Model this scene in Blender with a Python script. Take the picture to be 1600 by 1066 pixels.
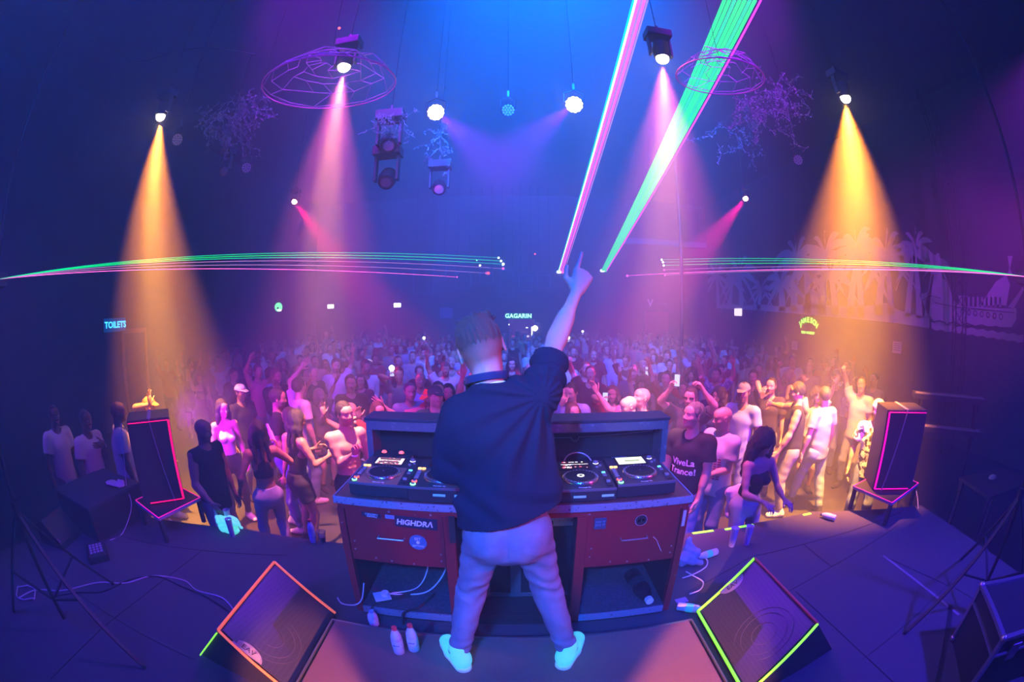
import bpy, bmesh, math, random
import numpy as np
from math import radians as R, sin, cos, pi
from mathutils import Vector, Matrix
from mathutils.bvhtree import BVHTree

SC = bpy.context.scene
for o in list(bpy.data.objects):
    bpy.data.objects.remove(o)
COL = SC.collection

# ------------------------------------------------------------------ camera: full-frame 15 mm fisheye
CAMH, PITCH = 2.0, R(4)
cd = bpy.data.cameras.new('camera'); cam = bpy.data.objects.new('camera', cd); COL.objects.link(cam)
cam.location = (0, 0, CAMH); cam.rotation_euler = (R(90) - PITCH, 0, 0)
cd.type = 'PANO'; cd.panorama_type = 'FISHEYE_EQUISOLID'
cd.fisheye_lens = 15; cd.fisheye_fov = pi * 1.12; cd.sensor_width = 36; cd.sensor_height = 24; cd.clip_start = .02
SC.camera = cam

# ------------------------------------------------------------------ world, view
w = bpy.data.worlds.new('world'); SC.world = w; w.use_nodes = True
w.node_tree.nodes['Background'].inputs[0].default_value = (.0, .0, .02, 1)
w.node_tree.nodes['Background'].inputs[1].default_value = 0.0
vs = SC.view_settings
vs.view_transform = 'Standard'; vs.look = 'None'; vs.gamma = 1; vs.use_curve_mapping = False
vs.exposure = 0.0
cy = SC.cycles
cy.use_denoising = True; cy.volume_bounces = 0; cy.max_bounces = 4; cy.diffuse_bounces = 2; cy.glossy_bounces = 2
cy.transmission_bounces = 4; cy.transparent_max_bounces = 12; cy.use_light_tree = True
cy.caustics_reflective = False; cy.caustics_refractive = False; cy.sample_clamp_indirect = 4

def direction(px, py):
    dx, dd = px - 800, py - 533
    r = math.hypot(dx, dd) or 1e-6; th = 2 * math.asin(r / (2 * 666.7))
    x = sin(th) * dx / r; D = sin(th) * dd / r; Z = cos(th)
    c, s = cos(PITCH), sin(PITCH)
    return Vector((x, Z * c - D * s, -D * c - Z * s))
def on_y(px, py, y):
    d = direction(px, py); t = y / d.y; return Vector((d.x * t, y, CAMH + d.z * t))
def on_x(px, py, x):
    d = direction(px, py); t = x / d.x; return Vector((x, d.y * t, CAMH + d.z * t))
def on_z(px, py, z):
    d = direction(px, py); t = (z - CAMH) / d.z; return Vector((d.x * t, d.y * t, z))
def at_r(px, py, r):
    return Vector((0, 0, CAMH)) + direction(px, py) * r

# ------------------------------------------------------------------ lamps of the club (seen fixtures are built further down) and added unseen spots
GAIN = dict(amber_beam_light=.62, violet_par_light=.75, blue_wash_light=.62, pink_stage_light=.45, red_beam_light=.8, pink_side_light=.8, added_warm_light=1.9, added_magenta_light=1.15)
def spot(name, loc, tgt, col, e, ang, blend=.6, r=.07):
    e = e * GAIN.get(name, 1)
    l = bpy.data.lights.new(name, 'SPOT'); l.energy = e; l.color = col; l.spot_size = R(ang); l.spot_blend = blend; l.shadow_soft_size = r
    o = bpy.data.objects.new(name, l); COL.objects.link(o); o.location = loc
    o.rotation_euler = (Vector(tgt) - Vector(loc)).to_track_quat('-Z', 'Y').to_euler()
    return o
AMBER = (1, .38, .05)
L_A1 = Vector((-4.4, 3.4, 4.6)); L_A2 = Vector((-1.73, 3.6, 4.6)); L_A3 = Vector((1.5, 3.5, 4.6)); L_A4 = Vector((3.84, 3.19, 4.6))
L_P1 = Vector((-.98, 5, 4.6)); L_P2 = Vector((.77, 4.8, 4.6))
L_R1 = on_y(461, 316, 9.0); L_R2 = on_y(1164, 311, 9.0)
FL = -.72          # dance floor below the stage top
def beam(name, loc, tgt, col, e, ang, blend=.9, r=.025, off=.10):
    loc, tgt = Vector(loc), Vector(tgt); return spot(name, loc + (tgt - loc).normalized() * off, tgt, col, e, ang, blend, r)
beam('amber_beam_light', L_A1, (-4.35, 4.3, FL), (1, .29, .02), 25000, 38)
beam('amber_beam_light', L_A1, (-4.35, 4.2, FL), (1, .46, .07), 31000, 17)
beam('amber_beam_light', L_A2, (-2.2, 4.6, FL), (1, .13, .36), 7500, 40)
beam('amber_beam_light', L_A2, (-2.1, 4.4, FL), (1, .42, .14), 15000, 18)
beam('amber_beam_light', L_A3, (1.45, 4.6, FL), (1, .13, .42), 7500, 46)
beam('amber_beam_light', L_A3, (1.45, 4.6, FL), (1, .44, .24), 15000, 20)
beam('amber_beam_light', L_A4, (4.1, 4.4, FL), (1, .27, .02), 27000, 52)
beam('amber_beam_light', L_A4, (4.0, 4.2, FL), (1, .46, .07), 27000, 27)
beam('violet_par_light', L_P1, (1.6, 2.5, 1.2), (.24, .01, 1), 1900, 30)
beam('violet_par_light', L_P2, (-1.8, 2.5, 1.2), (.24, .01, 1), 1900, 30)
beam('red_beam_light', L_R1, on_y(540, 420, 8), (1, .0, .12), 8000, 18, .8, .04)
beam('red_beam_light', L_R2, on_y(1090, 400, 8), (1, .0, .25), 8000, 18, .8, .04)
# blue washes hung above and behind the camera: they light the haze under the ceiling, the stage and the performer's back
spot('blue_wash_light', (.5, 1.9, 7.2), (.5, 12, 5.4), (0.0, .14, 1), 62000, 100, 1, .2)
spot('blue_wash_light', (-.6, -2.5, 6.8), (0, 6, 3.4), (0.0, .0, 1), 4200, 120, 1, .2)
spot('blue_stage_light', (-.9, -2.8, 4.2), (-.05, 1.9, 1.25), (0.0, .15, 1), 4600, 31, .8, .10)
spot('blue_stage_light', (4.6, -2.4, 5.8), (2.9, 1.5, 0), (0.05, .02, 1), 6500, 40, .9, .2)
spot('blue_stage_light', (-4.6, -2.4, 5.8), (-2.6, 1.5, 0), (0.02, .01, 1), 2000, 38, .9, .2)
spot('pink_side_light', (4.9, -.1, 3.2), (0.1, 1.95, 1.35), (1, .05, .45), 1100, 26, .8, .08)
spot('pink_stage_light', (-1.2, -2.6, 3.6), (0, 2.1, .6), (1, .02, .25), 420, 34, .8, .08)
spot('added_pale_light', (-1.6, -2.6, 4.0), (.12, 1.8, 1.75), (.62, .60, 1), 620, 12, .8, .06)  # added unseen spot that whitens the performer's arm and head
# pink strips on the audience side of the booth, and added unseen magenta floods behind the side speakers and overhead
for x in (-.7, .75): spot('pink_booth_light', (x, 3.06, .75), (x * 1.6, 9, .6), (.85, .0, .8), 46, 160, .6, .15)
spot('added_magenta_light', (-3.5, 3.2, 1.0), (-1.6, 9, .5), (.5, .0, 1), 400, 130, .9, .15)
spot('added_magenta_light', (4.1, 3.3, 1.0), (2.0, 9, .5), (.55, .0, 1), 300, 130, .9, .15)
spot('added_magenta_light', (-2.4, 2.2, 7.3), (-2.0, 8.5, FL), (.38, .0, 1), 2500, 54, .9, .15)
spot('added_magenta_light', (2.8, 2.2, 7.3), (2.2, 8.5, FL), (.40, .0, 1), 2700, 54, .9, .15)
spot('added_mural_light', (6.2, -.4, 5.6), (10, 6.5, 3.2), (.42, .02, 1), 3000, 48, .9, .1)  # added spot out of view, brightens the mural
spot('added_violet_light', (-6.4, -.4, 5.0), (-5.4, 3.0, .4), (.30, .08, 1), 900, 30, .9, .1)  # added spot out of view, lifts the three men at the far left
# added unseen low spots behind the camera, warm pools on the near riser corners
spot('added_warm_light', (1.3, -1.9, 1.3), (-.98, 1.10, .1), (1, .28, .12), 2600, 11, .5, .05)
spot('added_warm_light', (-1.3, -1.9, 1.3), (.88, 1.14, .1), (1, .28, .12), 2600, 12, .5, .05)

# ------------------------------------------------------------------ materials
def mat(name, col=(.5, .5, .5), rough=.6, metal=0, emit=None, es=0, spec=.5, objcol=False, noise=None, bump=None, trans=0, alpha=None, ior=1.45, attr=None):
    m = bpy.data.materials.new(name); m.use_nodes = True; nt = m.node_tree; b = nt.nodes['Principled BSDF']
    b.inputs['Base Color'].default_value = (*col, 1); b.inputs['Roughness'].default_value = rough; b.inputs['Metallic'].default_value = metal
    b.inputs['Specular IOR Level'].default_value = spec; b.inputs['IOR'].default_value = ior
    if trans: b.inputs['Transmission Weight'].default_value = trans
    if emit: b.inputs['Emission Color'].default_value = (*emit, 1); b.inputs['Emission Strength'].default_value = es
    src = None
    if objcol:
        oi = nt.nodes.new('ShaderNodeObjectInfo'); src = oi.outputs['Color']
    if attr:
        at = nt.nodes.new('ShaderNodeAttribute'); at.attribute_name = attr
        mx = nt.nodes.new('ShaderNodeMix'); mx.data_type = 'RGBA'
        nt.links.new(at.outputs['Alpha'], mx.inputs[0])
        if src: nt.links.new(src, mx.inputs[6])
        else: mx.inputs[6].default_value = (*col, 1)
        nt.links.new(at.outputs['Color'], mx.inputs[7]); src = mx.outputs[2]
    if noise:   # (scale, second colour, lo, hi)
        tc = nt.nodes.new('ShaderNodeTexCoord'); n = nt.nodes.new('ShaderNodeTexNoise'); n.inputs['Scale'].default_value = noise[0]; n.inputs['Detail'].default_value = 6
        nt.links.new(tc.outputs['Object'], n.inputs['Vector'])
        rp = nt.nodes.new('ShaderNodeMapRange'); rp.inputs[1].default_value = noise[2]; rp.inputs[2].default_value = noise[3]
        nt.links.new(n.outputs[0], rp.inputs[0])
        mx = nt.nodes.new('ShaderNodeMix'); mx.data_type = 'RGBA'; nt.links.new(rp.outputs[0], mx.inputs[0])
        if src: nt.links.new(src, mx.inputs[6])
        else: mx.inputs[6].default_value = (*col, 1)
        mx.inputs[7].default_value = (*noise[1], 1); src = mx.outputs[2]
    if src: nt.links.new(src, b.inputs['Base Color'])
    if bump:    # (scale, strength)
        tc = nt.nodes.new('ShaderNodeTexCoord'); n = nt.nodes.new('ShaderNodeTexNoise'); n.inputs['Scale'].default_value = bump[0]; n.inputs['Detail'].default_value = 4
        nt.links.new(tc.outputs['Object'], n.inputs['Vector'])
        bp = nt.nodes.new('ShaderNodeBump'); bp.inputs['Strength'].default_value = bump[1]; bp.inputs['Distance'].default_value = .01
        nt.links.new(n.outputs[0], bp.inputs['Height']); nt.links.new(bp.outputs[0], b.inputs['Normal'])
    if alpha is not None: b.inputs['Alpha'].default_value = alpha
    return m
def emis(name, col, s):
    m = bpy.data.materials.new(name); m.use_nodes = True; nt = m.node_tree; nt.nodes.remove(nt.nodes['Principled BSDF'])
    e = nt.nodes.new('ShaderNodeEmission'); e.inputs[0].default_value = (*col, 1); e.inputs[1].default_value = s
    nt.links.new(e.outputs[0], nt.nodes['Material Output'].inputs['Surface']); return m

# ------------------------------------------------------------------ mesh helpers
def tag(o, label=None, cat=None, group=None, kind=None):
    if label: o['label'] = label
    if cat: o['category'] = cat
    if group: o['group'] = group
    if kind: o['kind'] = kind
    return o
def empty(name, loc=(0, 0, 0), rz=0, label=None, cat=None, group=None):
    o = bpy.data.objects.new(name, None); COL.objects.link(o); o.location = loc; o.rotation_euler = (0, 0, rz); o.empty_display_size = .05
    return tag(o, label, cat, group)
class MB:
    def __init__(s): s.bm = bmesh.new()
    def box(s, lo, hi, M=None, bev=0):
        c = [(a + b) / 2 for a, b in zip(lo, hi)]; d = [abs(b - a) for a, b in zip(lo, hi)]
        T = Matrix.Translation(c) @ Matrix.Diagonal((*d, 1))
        if M is not None: T = M @ T
        r = bmesh.ops.create_cube(s.bm, size=1, matrix=T)
        if bev:
            es = list({e for v in r['verts'] for e in v.link_edges})
            bmesh.ops.bevel(s.bm, geom=es, offset=bev, segments=2, affect='EDGES', profile=.6)
        return s
    def bar(s, a, b, w, h=None, bev=0):     # square bar from a to b
        a, b = Vector(a), Vector(b); h = h or w; d = b - a
        q = d.to_track_quat('Z', 'Y').to_matrix().to_4x4()
        T = Matrix.Translation((a + b) / 2) @ q
        return s.box((-w / 2, -h / 2, -d.length / 2), (w / 2, h / 2, d.length / 2), T, bev)
    def cyl(s, a, b, r, r2=None, n=16, caps=True):
        a, b = Vector(a), Vector(b); d = b - a
        T = Matrix.Translation((a + b) / 2) @ d.to_track_quat('Z', 'Y').to_matrix().to_4x4()
        bmesh.ops.create_cone(s.bm, cap_ends=caps, segments=n, radius1=r, radius2=r if r2 is None else r2, depth=d.length, matrix=T); return s
    def sphere(s, c, r, n=12, sc=(1, 1, 1)):
        bmesh.ops.create_uvsphere(s.bm, u_segments=n, v_segments=max(6, n // 2), radius=r, matrix=Matrix.Translation(c) @ Matrix.Diagonal((*sc, 1))); return s
    def tube(s, pts, r, n=6, closed=False):
        pts = [Vector(p) for p in pts]; rings = []
        m = len(pts); prev = None
        for i, p in enumerate(pts):
            a = pts[(i - 1) % m] if (closed or i > 0) else p; b = pts[(i + 1) % m] if (closed or i < m - 1) else p
            t = (b - a).normalized() if (b - a).length > 1e-9 else Vector((0, 0, 1))
            u = t.orthogonal().normalized() if prev is None else (prev - t * prev.dot(t)).normalized()
            prev = u; v = t.cross(u); rr = r(i / (m - 1)) if callable(r) else r
            rings.append([s.bm.verts.new(p + (u * cos(2 * pi * k / n) + v * sin(2 * pi * k / n)) * rr) for k in range(n)])
        for i in range(m if closed else m - 1):
            A, B = rings[i], rings[(i + 1) % m]
            for k in range(n): s.bm.faces.new((A[k], A[(k + 1) % n], B[(k + 1) % n], B[k]))
        if not closed:
            s.bm.faces.new(rings[0][::-1]); s.bm.faces.new(rings[-1])
        return s
    def lathe(s, prof, c=(0, 0, 0), n=20, M=None):     # prof: (r, z)
        rings = []
        for r, z in prof:
            ring = []
            for k in range(n):
                p = Vector((r * cos(2 * pi * k / n), r * sin(2 * pi * k / n), z))
                p = (M @ p) if M is not None else p
                ring.append(s.bm.verts.new(p + Vector(c)))
            rings.append(ring)
        for A, B in zip(rings, rings[1:]):
            for k in range(n): s.bm.faces.new((A[k], A[(k + 1) % n], B[(k + 1) % n], B[k]))
        s.bm.faces.new(rings[0][::-1]); s.bm.faces.new(rings[-1]); return s
    def prism(s, poly, d, M=None):     # poly in xz plane, extruded along y by d
        M = M or Matrix.Identity(4)
        A = [s.bm.verts.new(M @ Vector((x, 0, z))) for x, z in poly]; B = [s.bm.verts.new(M @ Vector((x, d, z))) for x, z in poly]
        n = len(poly); s.bm.faces.new(A); s.bm.faces.new(B[::-1])
        for i in range(n): s.bm.faces.new((A[i], B[i], B[(i + 1) % n], A[(i + 1) % n]))
        return s
    def poly(s, pts):
        s.bm.faces.new([s.bm.verts.new(p) for p in pts]); return s
    def mesh(s, name, m, smooth=False):
        bmesh.ops.recalc_face_normals(s.bm, faces=s.bm.faces)
        me = bpy.data.meshes.new(name); s.bm.to_mesh(me); s.bm.free()
        if m: me.materials.append(m)
        if smooth:
            me.polygons.foreach_set('use_smooth', [True] * len(me.polygons)); me.set_sharp_from_angle(angle=R(40))
        return me
    def build(s, name, m, parent=None, smooth=False, loc=None, M=None, label=None):
        o = bpy.data.objects.new(name, s.mesh(name, m, smooth)); COL.objects.link(o)
        if parent: o.parent = parent
        if M is not None: o.matrix_local = M
        elif loc is not None: o.location = loc
        if label: o['label'] = label
        return o
def kids(o): return [c for c in bpy.data.objects if c.parent == o]
def copy_tree(o, parent=None):
    c = o.copy(); COL.objects.link(c); c.parent = parent
    for ch in list(o.children): copy_tree(ch, c)
    return c
def text_mesh(body, size, ext=.001, shear=0, spacing=1, bold=0):
    cu = bpy.data.curves.new('txt', 'FONT'); cu.body = body; cu.size = size; cu.extrude = ext; cu.shear = shear; cu.align_x = 'CENTER'; cu.align_y = 'CENTER'
    cu.space_character = spacing; cu.offset = bold; cu.resolution_u = 3
    ob = bpy.data.objects.new('txt', cu); me = bpy.data.meshes.new_from_object(ob); bpy.data.objects.remove(ob); bpy.data.curves.remove(cu); return me
def text(name, body, size, m, parent=None, loc=(0, 0, 0), rot=(0, 0, 0), **k):
    me = text_mesh(body, size, **k); me.materials.append(m); o = bpy.data.objects.new(name, me); COL.objects.link(o)
    o.parent = parent; o.location = loc; o.rotation_euler = rot; return o
def arc_pts(p, n=8):      # catmull-rom through p
    p = [Vector(q) for q in p]; P = [p[0]] + p + [p[-1]]; out = []
    for i in range(1, len(P) - 2):
        for k in range(n):
            t = k / n; a, b, c, d = P[i - 1:i + 3]
            out.append(.5 * ((2 * b) + (c - a) * t + (2 * a - 5 * b + 4 * c - d) * t * t + (3 * b - a - 3 * c + d) * t ** 3))
    out.append(p[-1]); return out

M_BLACK = mat('black_paint', (.02, .02, .022), .55)
M_BLACKM = mat('black_metal', (.03, .03, .035), .35, .6)
M_DARK = mat('dark_plastic', (.03, .03, .036), .4)
M_STEEL = mat('steel', (.45, .45, .48), .35, .9)
M_CHROME = mat('chrome', (.7, .7, .72), .2, 1)
M_RUB = mat('rubber', (.015, .015, .015), .8)
M_WHITE = mat('white_plastic', (.75, .75, .78), .5)
M_CABLE = mat('white_cable', (.6, .6, .62), .5)
M_CABLEB = mat('black_cable', (.02, .02, .02), .5)

# ------------------------------------------------------------------ figures: signed-distance bodies meshed with surface nets
def V(*a): return np.array(a, float)
def nrm(v): v = np.asarray(v, float); return v / (np.linalg.norm(v) + 1e-12)
def cap(a, b, ra, rb=None, k=.03, flat=None, ff=1.0, endcut=False, disp=None):
    return dict(t='cap', a=V(*a), b=V(*b), ra=ra, rb=ra if rb is None else rb, k=k, flat=None if flat is None else nrm(flat), ff=ff, endcut=endcut, disp=disp)
def ell(c, r, Rm=None, k=.02): return dict(t='ell', c=V(*c), r=V(*r), R=np.eye(3) if Rm is None else Rm, k=k)
def scut(p): p = dict(p); p['sc'] = True; return p
def neg(p): p = dict(p); p['neg'] = True; return p
def pdist(p, X, Y, Z):
    if p['t'] == 'cap':
        a, b = p['a'], p['b']; x, y, z = X - a[0], Y - a[1], Z - a[2]; ba = b - a
        if p['flat'] is not None:
            f = p['flat']; g = p['ff'] - 1; s = x * f[0] + y * f[1] + z * f[2]
            x, y, z = x + g * s * f[0], y + g * s * f[1], z + g * s * f[2]
            ba = ba + g * np.dot(ba, f) * f
        L = np.dot(ba, ba) + 1e-9
        t = np.clip((x * ba[0] + y * ba[1] + z * ba[2]) / L, 0, 1)
        r = p['ra'] + (p['rb'] - p['ra']) * t
        d = np.sqrt((x - t * ba[0]) ** 2 + (y - t * ba[1]) ** 2 + (z - t * ba[2]) ** 2) - r
        if p['endcut']:
            n = nrm(b - a); d = np.maximum(d, (X - b[0]) * n[0] + (Y - b[1]) * n[1] + (Z - b[2]) * n[2])
        if p.get('sc'):
            n = nrm(b - a); d = np.maximum(d, -((X - a[0]) * n[0] + (Y - a[1]) * n[1] + (Z - a[2]) * n[2]))
        return d
    c, r, Rm = p['c'], p['r'], p['R']; x, y, z = X - c[0], Y - c[1], Z - c[2]
    u = (x * Rm[0, 0] + y * Rm[1, 0] + z * Rm[2, 0]); v = (x * Rm[0, 1] + y * Rm[1, 1] + z * Rm[2, 1]); w_ = (x * Rm[0, 2] + y * Rm[1, 2] + z * Rm[2, 2])
    k0 = np.sqrt((u / r[0]) ** 2 + (v / r[1]) ** 2 + (w_ / r[2]) ** 2) + 1e-9
    k1 = np.sqrt((u / r[0] ** 2) ** 2 + (v / r[1] ** 2) ** 2 + (w_ / r[2] ** 2) ** 2) + 1e-9
    return k0 * (k0 - 1) / k1
def pbox(p):
    if p['t'] == 'cap':
        r = max(p['ra'], p['rb']); return np.minimum(p['a'], p['b']) - r, np.maximum(p['a'], p['b']) + r
    r = max(p['r']); return p['c'] - r, p['c'] + r
def field(prims, lo, hi, h):
    n = np.ceil((hi - lo) / h).astype(int) + 1
    ax = [lo[i] + h * np.arange(n[i]) for i in range(3)]
    F = np.full(n, .15, np.float32)
    for p in prims:
        if p['t'] == 'cut':
            X, Y, Z = ax[0][:, None, None], ax[1][None, :, None], ax[2][None, None, :]; q, m_ = p['p'], p['n']
            F = np.maximum(F, ((X - q[0]) * m_[0] + (Y - q[1]) * m_[1] + (Z - q[2]) * m_[2]).astype(np.float32)); continue
        if p['t'] == 'shell': F = np.maximum(F, -(F + p['th'])); continue
        if p['t'] == 'disp': F = F + p['f'](ax[0][:, None, None], ax[1][None, :, None], ax[2][None, None, :]).astype(np.float32); continue
        a, b = pbox(p); m = p['k'] + 2.5 * h
        i0 = np.clip(np.floor((a - m - lo) / h).astype(int), 0, n); i1 = np.clip(np.ceil((b + m - lo) / h).astype(int) + 1, 0, n)
        if (i1 <= i0).any(): continue
        s = tuple(slice(i0[q], i1[q]) for q in range(3))
        X, Y, Z = ax[0][s[0]][:, None, None], ax[1][s[1]][None, :, None], ax[2][s[2]][None, None, :]
        d = pdist(p, X, Y, Z); k = p['k']; G = F[s]
        if p.get('neg'):
            d = -d; hh = np.maximum(k - np.abs(G - d), 0) / k; F[s] = np.maximum(G, d) + hh * hh * k * .25
        else:
            hh = np.maximum(k - np.abs(G - d), 0) / k; F[s] = np.minimum(G, d) - hh * hh * k * .25
    return F, ax
def nets(F, lo, h):
    S = F < 0
    C = [S[a:S.shape[0] - 1 + a, b:S.shape[1] - 1 + b, c:S.shape[2] - 1 + c] for a in (0, 1) for b in (0, 1) for c in (0, 1)]
    cnt = sum(c.astype(np.int8) for c in C); act = (cnt > 0) & (cnt < 8)
    idx = np.argwhere(act)
    if len(idx) == 0: return np.zeros((0, 3)), np.zeros((0, 4), int)
    off = np.array([(a, b, c) for a in (0, 1) for b in (0, 1) for c in (0, 1)])
    val = np.stack([F[idx[:, 0] + o[0], idx[:, 1] + o[1], idx[:, 2] + o[2]] for o in off], 1)
    P = np.zeros((len(idx), 3)); N = np.zeros(len(idx))
    for i in range(8):
        for j in range(i + 1, 8):
            if np.abs(off[i] - off[j]).sum() != 1: continue
            a, b = val[:, i], val[:, j]; m = (a < 0) != (b < 0)
            t = np.where(m, a / np.where(m, a - b, 1), 0)
            P += np.where(m[:, None], off[i] + (off[j] - off[i]) * t[:, None], 0); N += m
    P = lo + (idx + P / N[:, None]) * h
    vid = np.full(act.shape, -1); vid[tuple(idx.T)] = np.arange(len(idx))
    Q = []
    for ax in range(3):
        u, v = (ax + 1) % 3, (ax + 2) % 3
        a = [slice(None)] * 3; b = [slice(None)] * 3; a[ax] = slice(0, -1); b[ax] = slice(1, None)
        ch = S[tuple(a)] != S[tuple(b)]
        e = np.argwhere(ch); ok = (e[:, u] > 0) & (e[:, v] > 0) & (e[:, u] < act.shape[u]) & (e[:, v] < act.shape[v]) & (e[:, ax] < act.shape[ax])
        e = e[ok]
        if len(e) == 0: continue
        ins = S[tuple(e.T)]
        du = np.zeros(3, int); du[u] = 1; dv = np.zeros(3, int); dv[v] = 1
        q = np.stack([vid[tuple((e - du - dv).T)], vid[tuple((e - dv).T)], vid[tuple(e.T)], vid[tuple((e - du).T)]], 1)
        q[~ins] = q[~ins][:, ::-1]
        Q.append(q)
    Q = np.concatenate(Q); Q = Q[(Q >= 0).all(1)]
    return P, Q
def smooth(P, Q, it=1, lam=.5):
    for _ in range(it):
        A = np.zeros_like(P); n = np.zeros(len(P))
        for i in range(4):
            j = (i + 1) % 4
            np.add.at(A, Q[:, i], P[Q[:, j]]); np.add.at(A, Q[:, j], P[Q[:, i]]); np.add.at(n, Q[:, i], 1); np.add.at(n, Q[:, j], 1)
        P = P + lam * (A / np.maximum(n, 1)[:, None] - P)
    return P
def to_mesh(name, parts, m, color=None):
    nv = 0; Ps = []; Qs = []
    for P, Q in parts:
        Ps.append(P); Qs.append(Q + nv); nv += len(P)
    P = np.concatenate(Ps); Q = np.concatenate(Qs)
    me = bpy.data.meshes.new(name); me.vertices.add(len(P)); me.vertices.foreach_set('co', P.astype(np.float32).ravel())
    me.loops.add(len(Q) * 4); me.loops.foreach_set('vertex_index', Q.astype(np.int32).ravel())
    me.polygons.add(len(Q)); me.polygons.foreach_set('loop_start', np.arange(len(Q), dtype=np.int32) * 4)
    me.polygons.foreach_set('use_smooth', np.ones(len(Q), bool)); me.update(calc_edges=True); me.validate()
    if color is not None and len(me.vertices) == len(P):
        at = me.color_attributes.new('tint', 'FLOAT_COLOR', 'POINT'); at.data.foreach_set('color', color(P).astype(np.float32).ravel())
    me.materials.append(m); return me
def sdf_mesh(prims, h, disp=None, boxes=(), skip=(), pad=.03, it=1):
    """one surface; boxes: regions meshed finer as (lo, hi, h); disp(X,Y,Z)->offset added to the field"""
    lo = np.min([pbox(p)[0] for p in prims if not p.get('neg') and p['t'] in ('cap', 'ell')], 0) - pad; hi = np.max([pbox(p)[1] for p in prims if not p.get('neg') and p['t'] in ('cap', 'ell')], 0) + pad
    out = []
    def one(lo, hi, h):
        F, ax = field(prims, lo, hi, h)
        if disp is not None: F = F + disp(ax[0][:, None, None], ax[1][None, :, None], ax[2][None, None, :]).astype(np.float32)
        P, Q = nets(F, lo, h)
        return (smooth(P, Q, it, .5) if it and len(P) else P), Q
    P, Q = one(lo, hi, h)
    for (bl, bh, _) in boxes:
        c = P[Q].mean(1); inside = ((c > bl + h * 1.2) & (c < bh - h * 1.2)).all(1); Q = Q[~inside]
    out.append((P, Q))
    for (bl, bh, bh_) in boxes: out.append(one(np.maximum(bl, lo), np.minimum(bh, hi), bh_))
    res = []
    for P, Q in out:
        if len(Q) == 0: continue
        used = np.unique(Q); mp = np.full(len(P), -1); mp[used] = np.arange(len(used)); res.append((P[used], mp[Q]))
    return res
def ik(a, t, l1, l2, pole):
    a, t = np.asarray(a, float), np.asarray(t, float); d = t - a; L = np.linalg.norm(d); L2 = min(max(L, abs(l1 - l2) + .01), l1 + l2 - .004)
    n = d / (L + 1e-9); t = a + n * L2; x = (l1 * l1 - l2 * l2 + L2 * L2) / (2 * L2); hgt = math.sqrt(max(l1 * l1 - x * x, 0))
    p = np.asarray(pole, float); p = p - n * np.dot(p, n); return a + n * x + nrm(p) * hgt, t
def rotm(yaw, pitch, roll):   # yaw about z (left +), pitch up +, roll to the right +
    return np.array(Matrix.Rotation(yaw, 3, 'Z') @ Matrix.Rotation(pitch, 3, 'X') @ Matrix.Rotation(roll, 3, 'Y'))
def hand(W, d, n, thumb, kind='open', s=1.0):
    """W wrist, d towards the fingers, n out of the palm, thumb: unit vector towards the thumb side"""
    d = nrm(d); n = nrm(n - d * np.dot(n, d)); t = np.cross(d, n); t = t if np.dot(t, thumb) > 0 else -t
    pr = []
    kn = [W + (d * .088 + t * (.030)) * s, W + (d * .093 + t * .010) * s, W + (d * .090 - t * .011) * s, W + (d * .080 - t * .030) * s]
    for q in kn: pr.append(cap(W + (q - W) * .18, q, .020 * s, .0145 * s, k=.014))
    pr.append(cap(W + d * .03 * s, W + d * .06 * s, .03 * s, .033 * s, k=.02, flat=n, ff=2.0))
    L = [(.043, .025, .02), (.048, .029, .022), (.044, .027, .021), (.033, .021, .018)]
    curls = {'open': [(.05, .1, .1)] * 4, 'relaxed': [(.35, .45, .3)] * 4, 'fist': [(1.4, 1.6, 1.0)] * 4, 'hold': [(.75, .8, .5)] * 4,
             'point': [(.0, .08, .05), (1.25, 1.5, .9), (1.4, 1.6, 1), (1.45, 1.6, 1)], 'peace': [(.05, .05, 0), (.05, .05, 0), (1.4, 1.6, 1), (1.4, 1.6, 1)],
             'flat': [(.12, .15, .1)] * 4}[kind]
    spread = {'open': .16, 'peace': .2}.get(kind, .04)
    for i, (q, l, c) in enumerate(zip(kn, L, curls)):
        a = 0; p = q; sp = (1.3 - i) * spread; r = .0098 if i < 3 else .0084
        for j in range(3):
            a += c[j]; u = nrm((d * cos(a) + n * sin(a)) + t * sp * cos(a)); e = p + u * l[j] * s
            pr.append(cap(p, e, (r - j * .0008) * s, (r - .0008 - j * .0008) * s, k=.004)); p = e
    b0 = W + (d * .025 + t * .022 + n * .006) * s
    if kind in ('fist', 'point', 'hold'): u1, u2 = nrm(d * .6 + t * .55 + n * .6), nrm(d * .75 - t * .15 + n * .75)
    elif kind == 'peace': u1, u2 = nrm(d * .6 + t * .3 + n * .7), nrm(d * .6 - t * .5 + n * .6)
    else: u1, u2 = nrm(d * .55 + t * .8 + n * .2), nrm(d * .8 + t * .55 + n * .1)
    if kind == 'point': u1, u2 = nrm(d * .5 + t * .85 + n * .1), nrm(d * .95 + t * .2 + n * .2)
    b1 = b0 + u1 * .042 * s; b2 = b1 + u2 * .032 * s; b3 = b2 + u2 * .024 * s
    pr += [cap(b0, b1, .0165 * s, .012 * s, k=.014), cap(b1, b2, .0108 * s, .010 * s, k=.005), cap(b2, b3, .010 * s, .0085 * s, k=.004)]
    return pr
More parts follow.
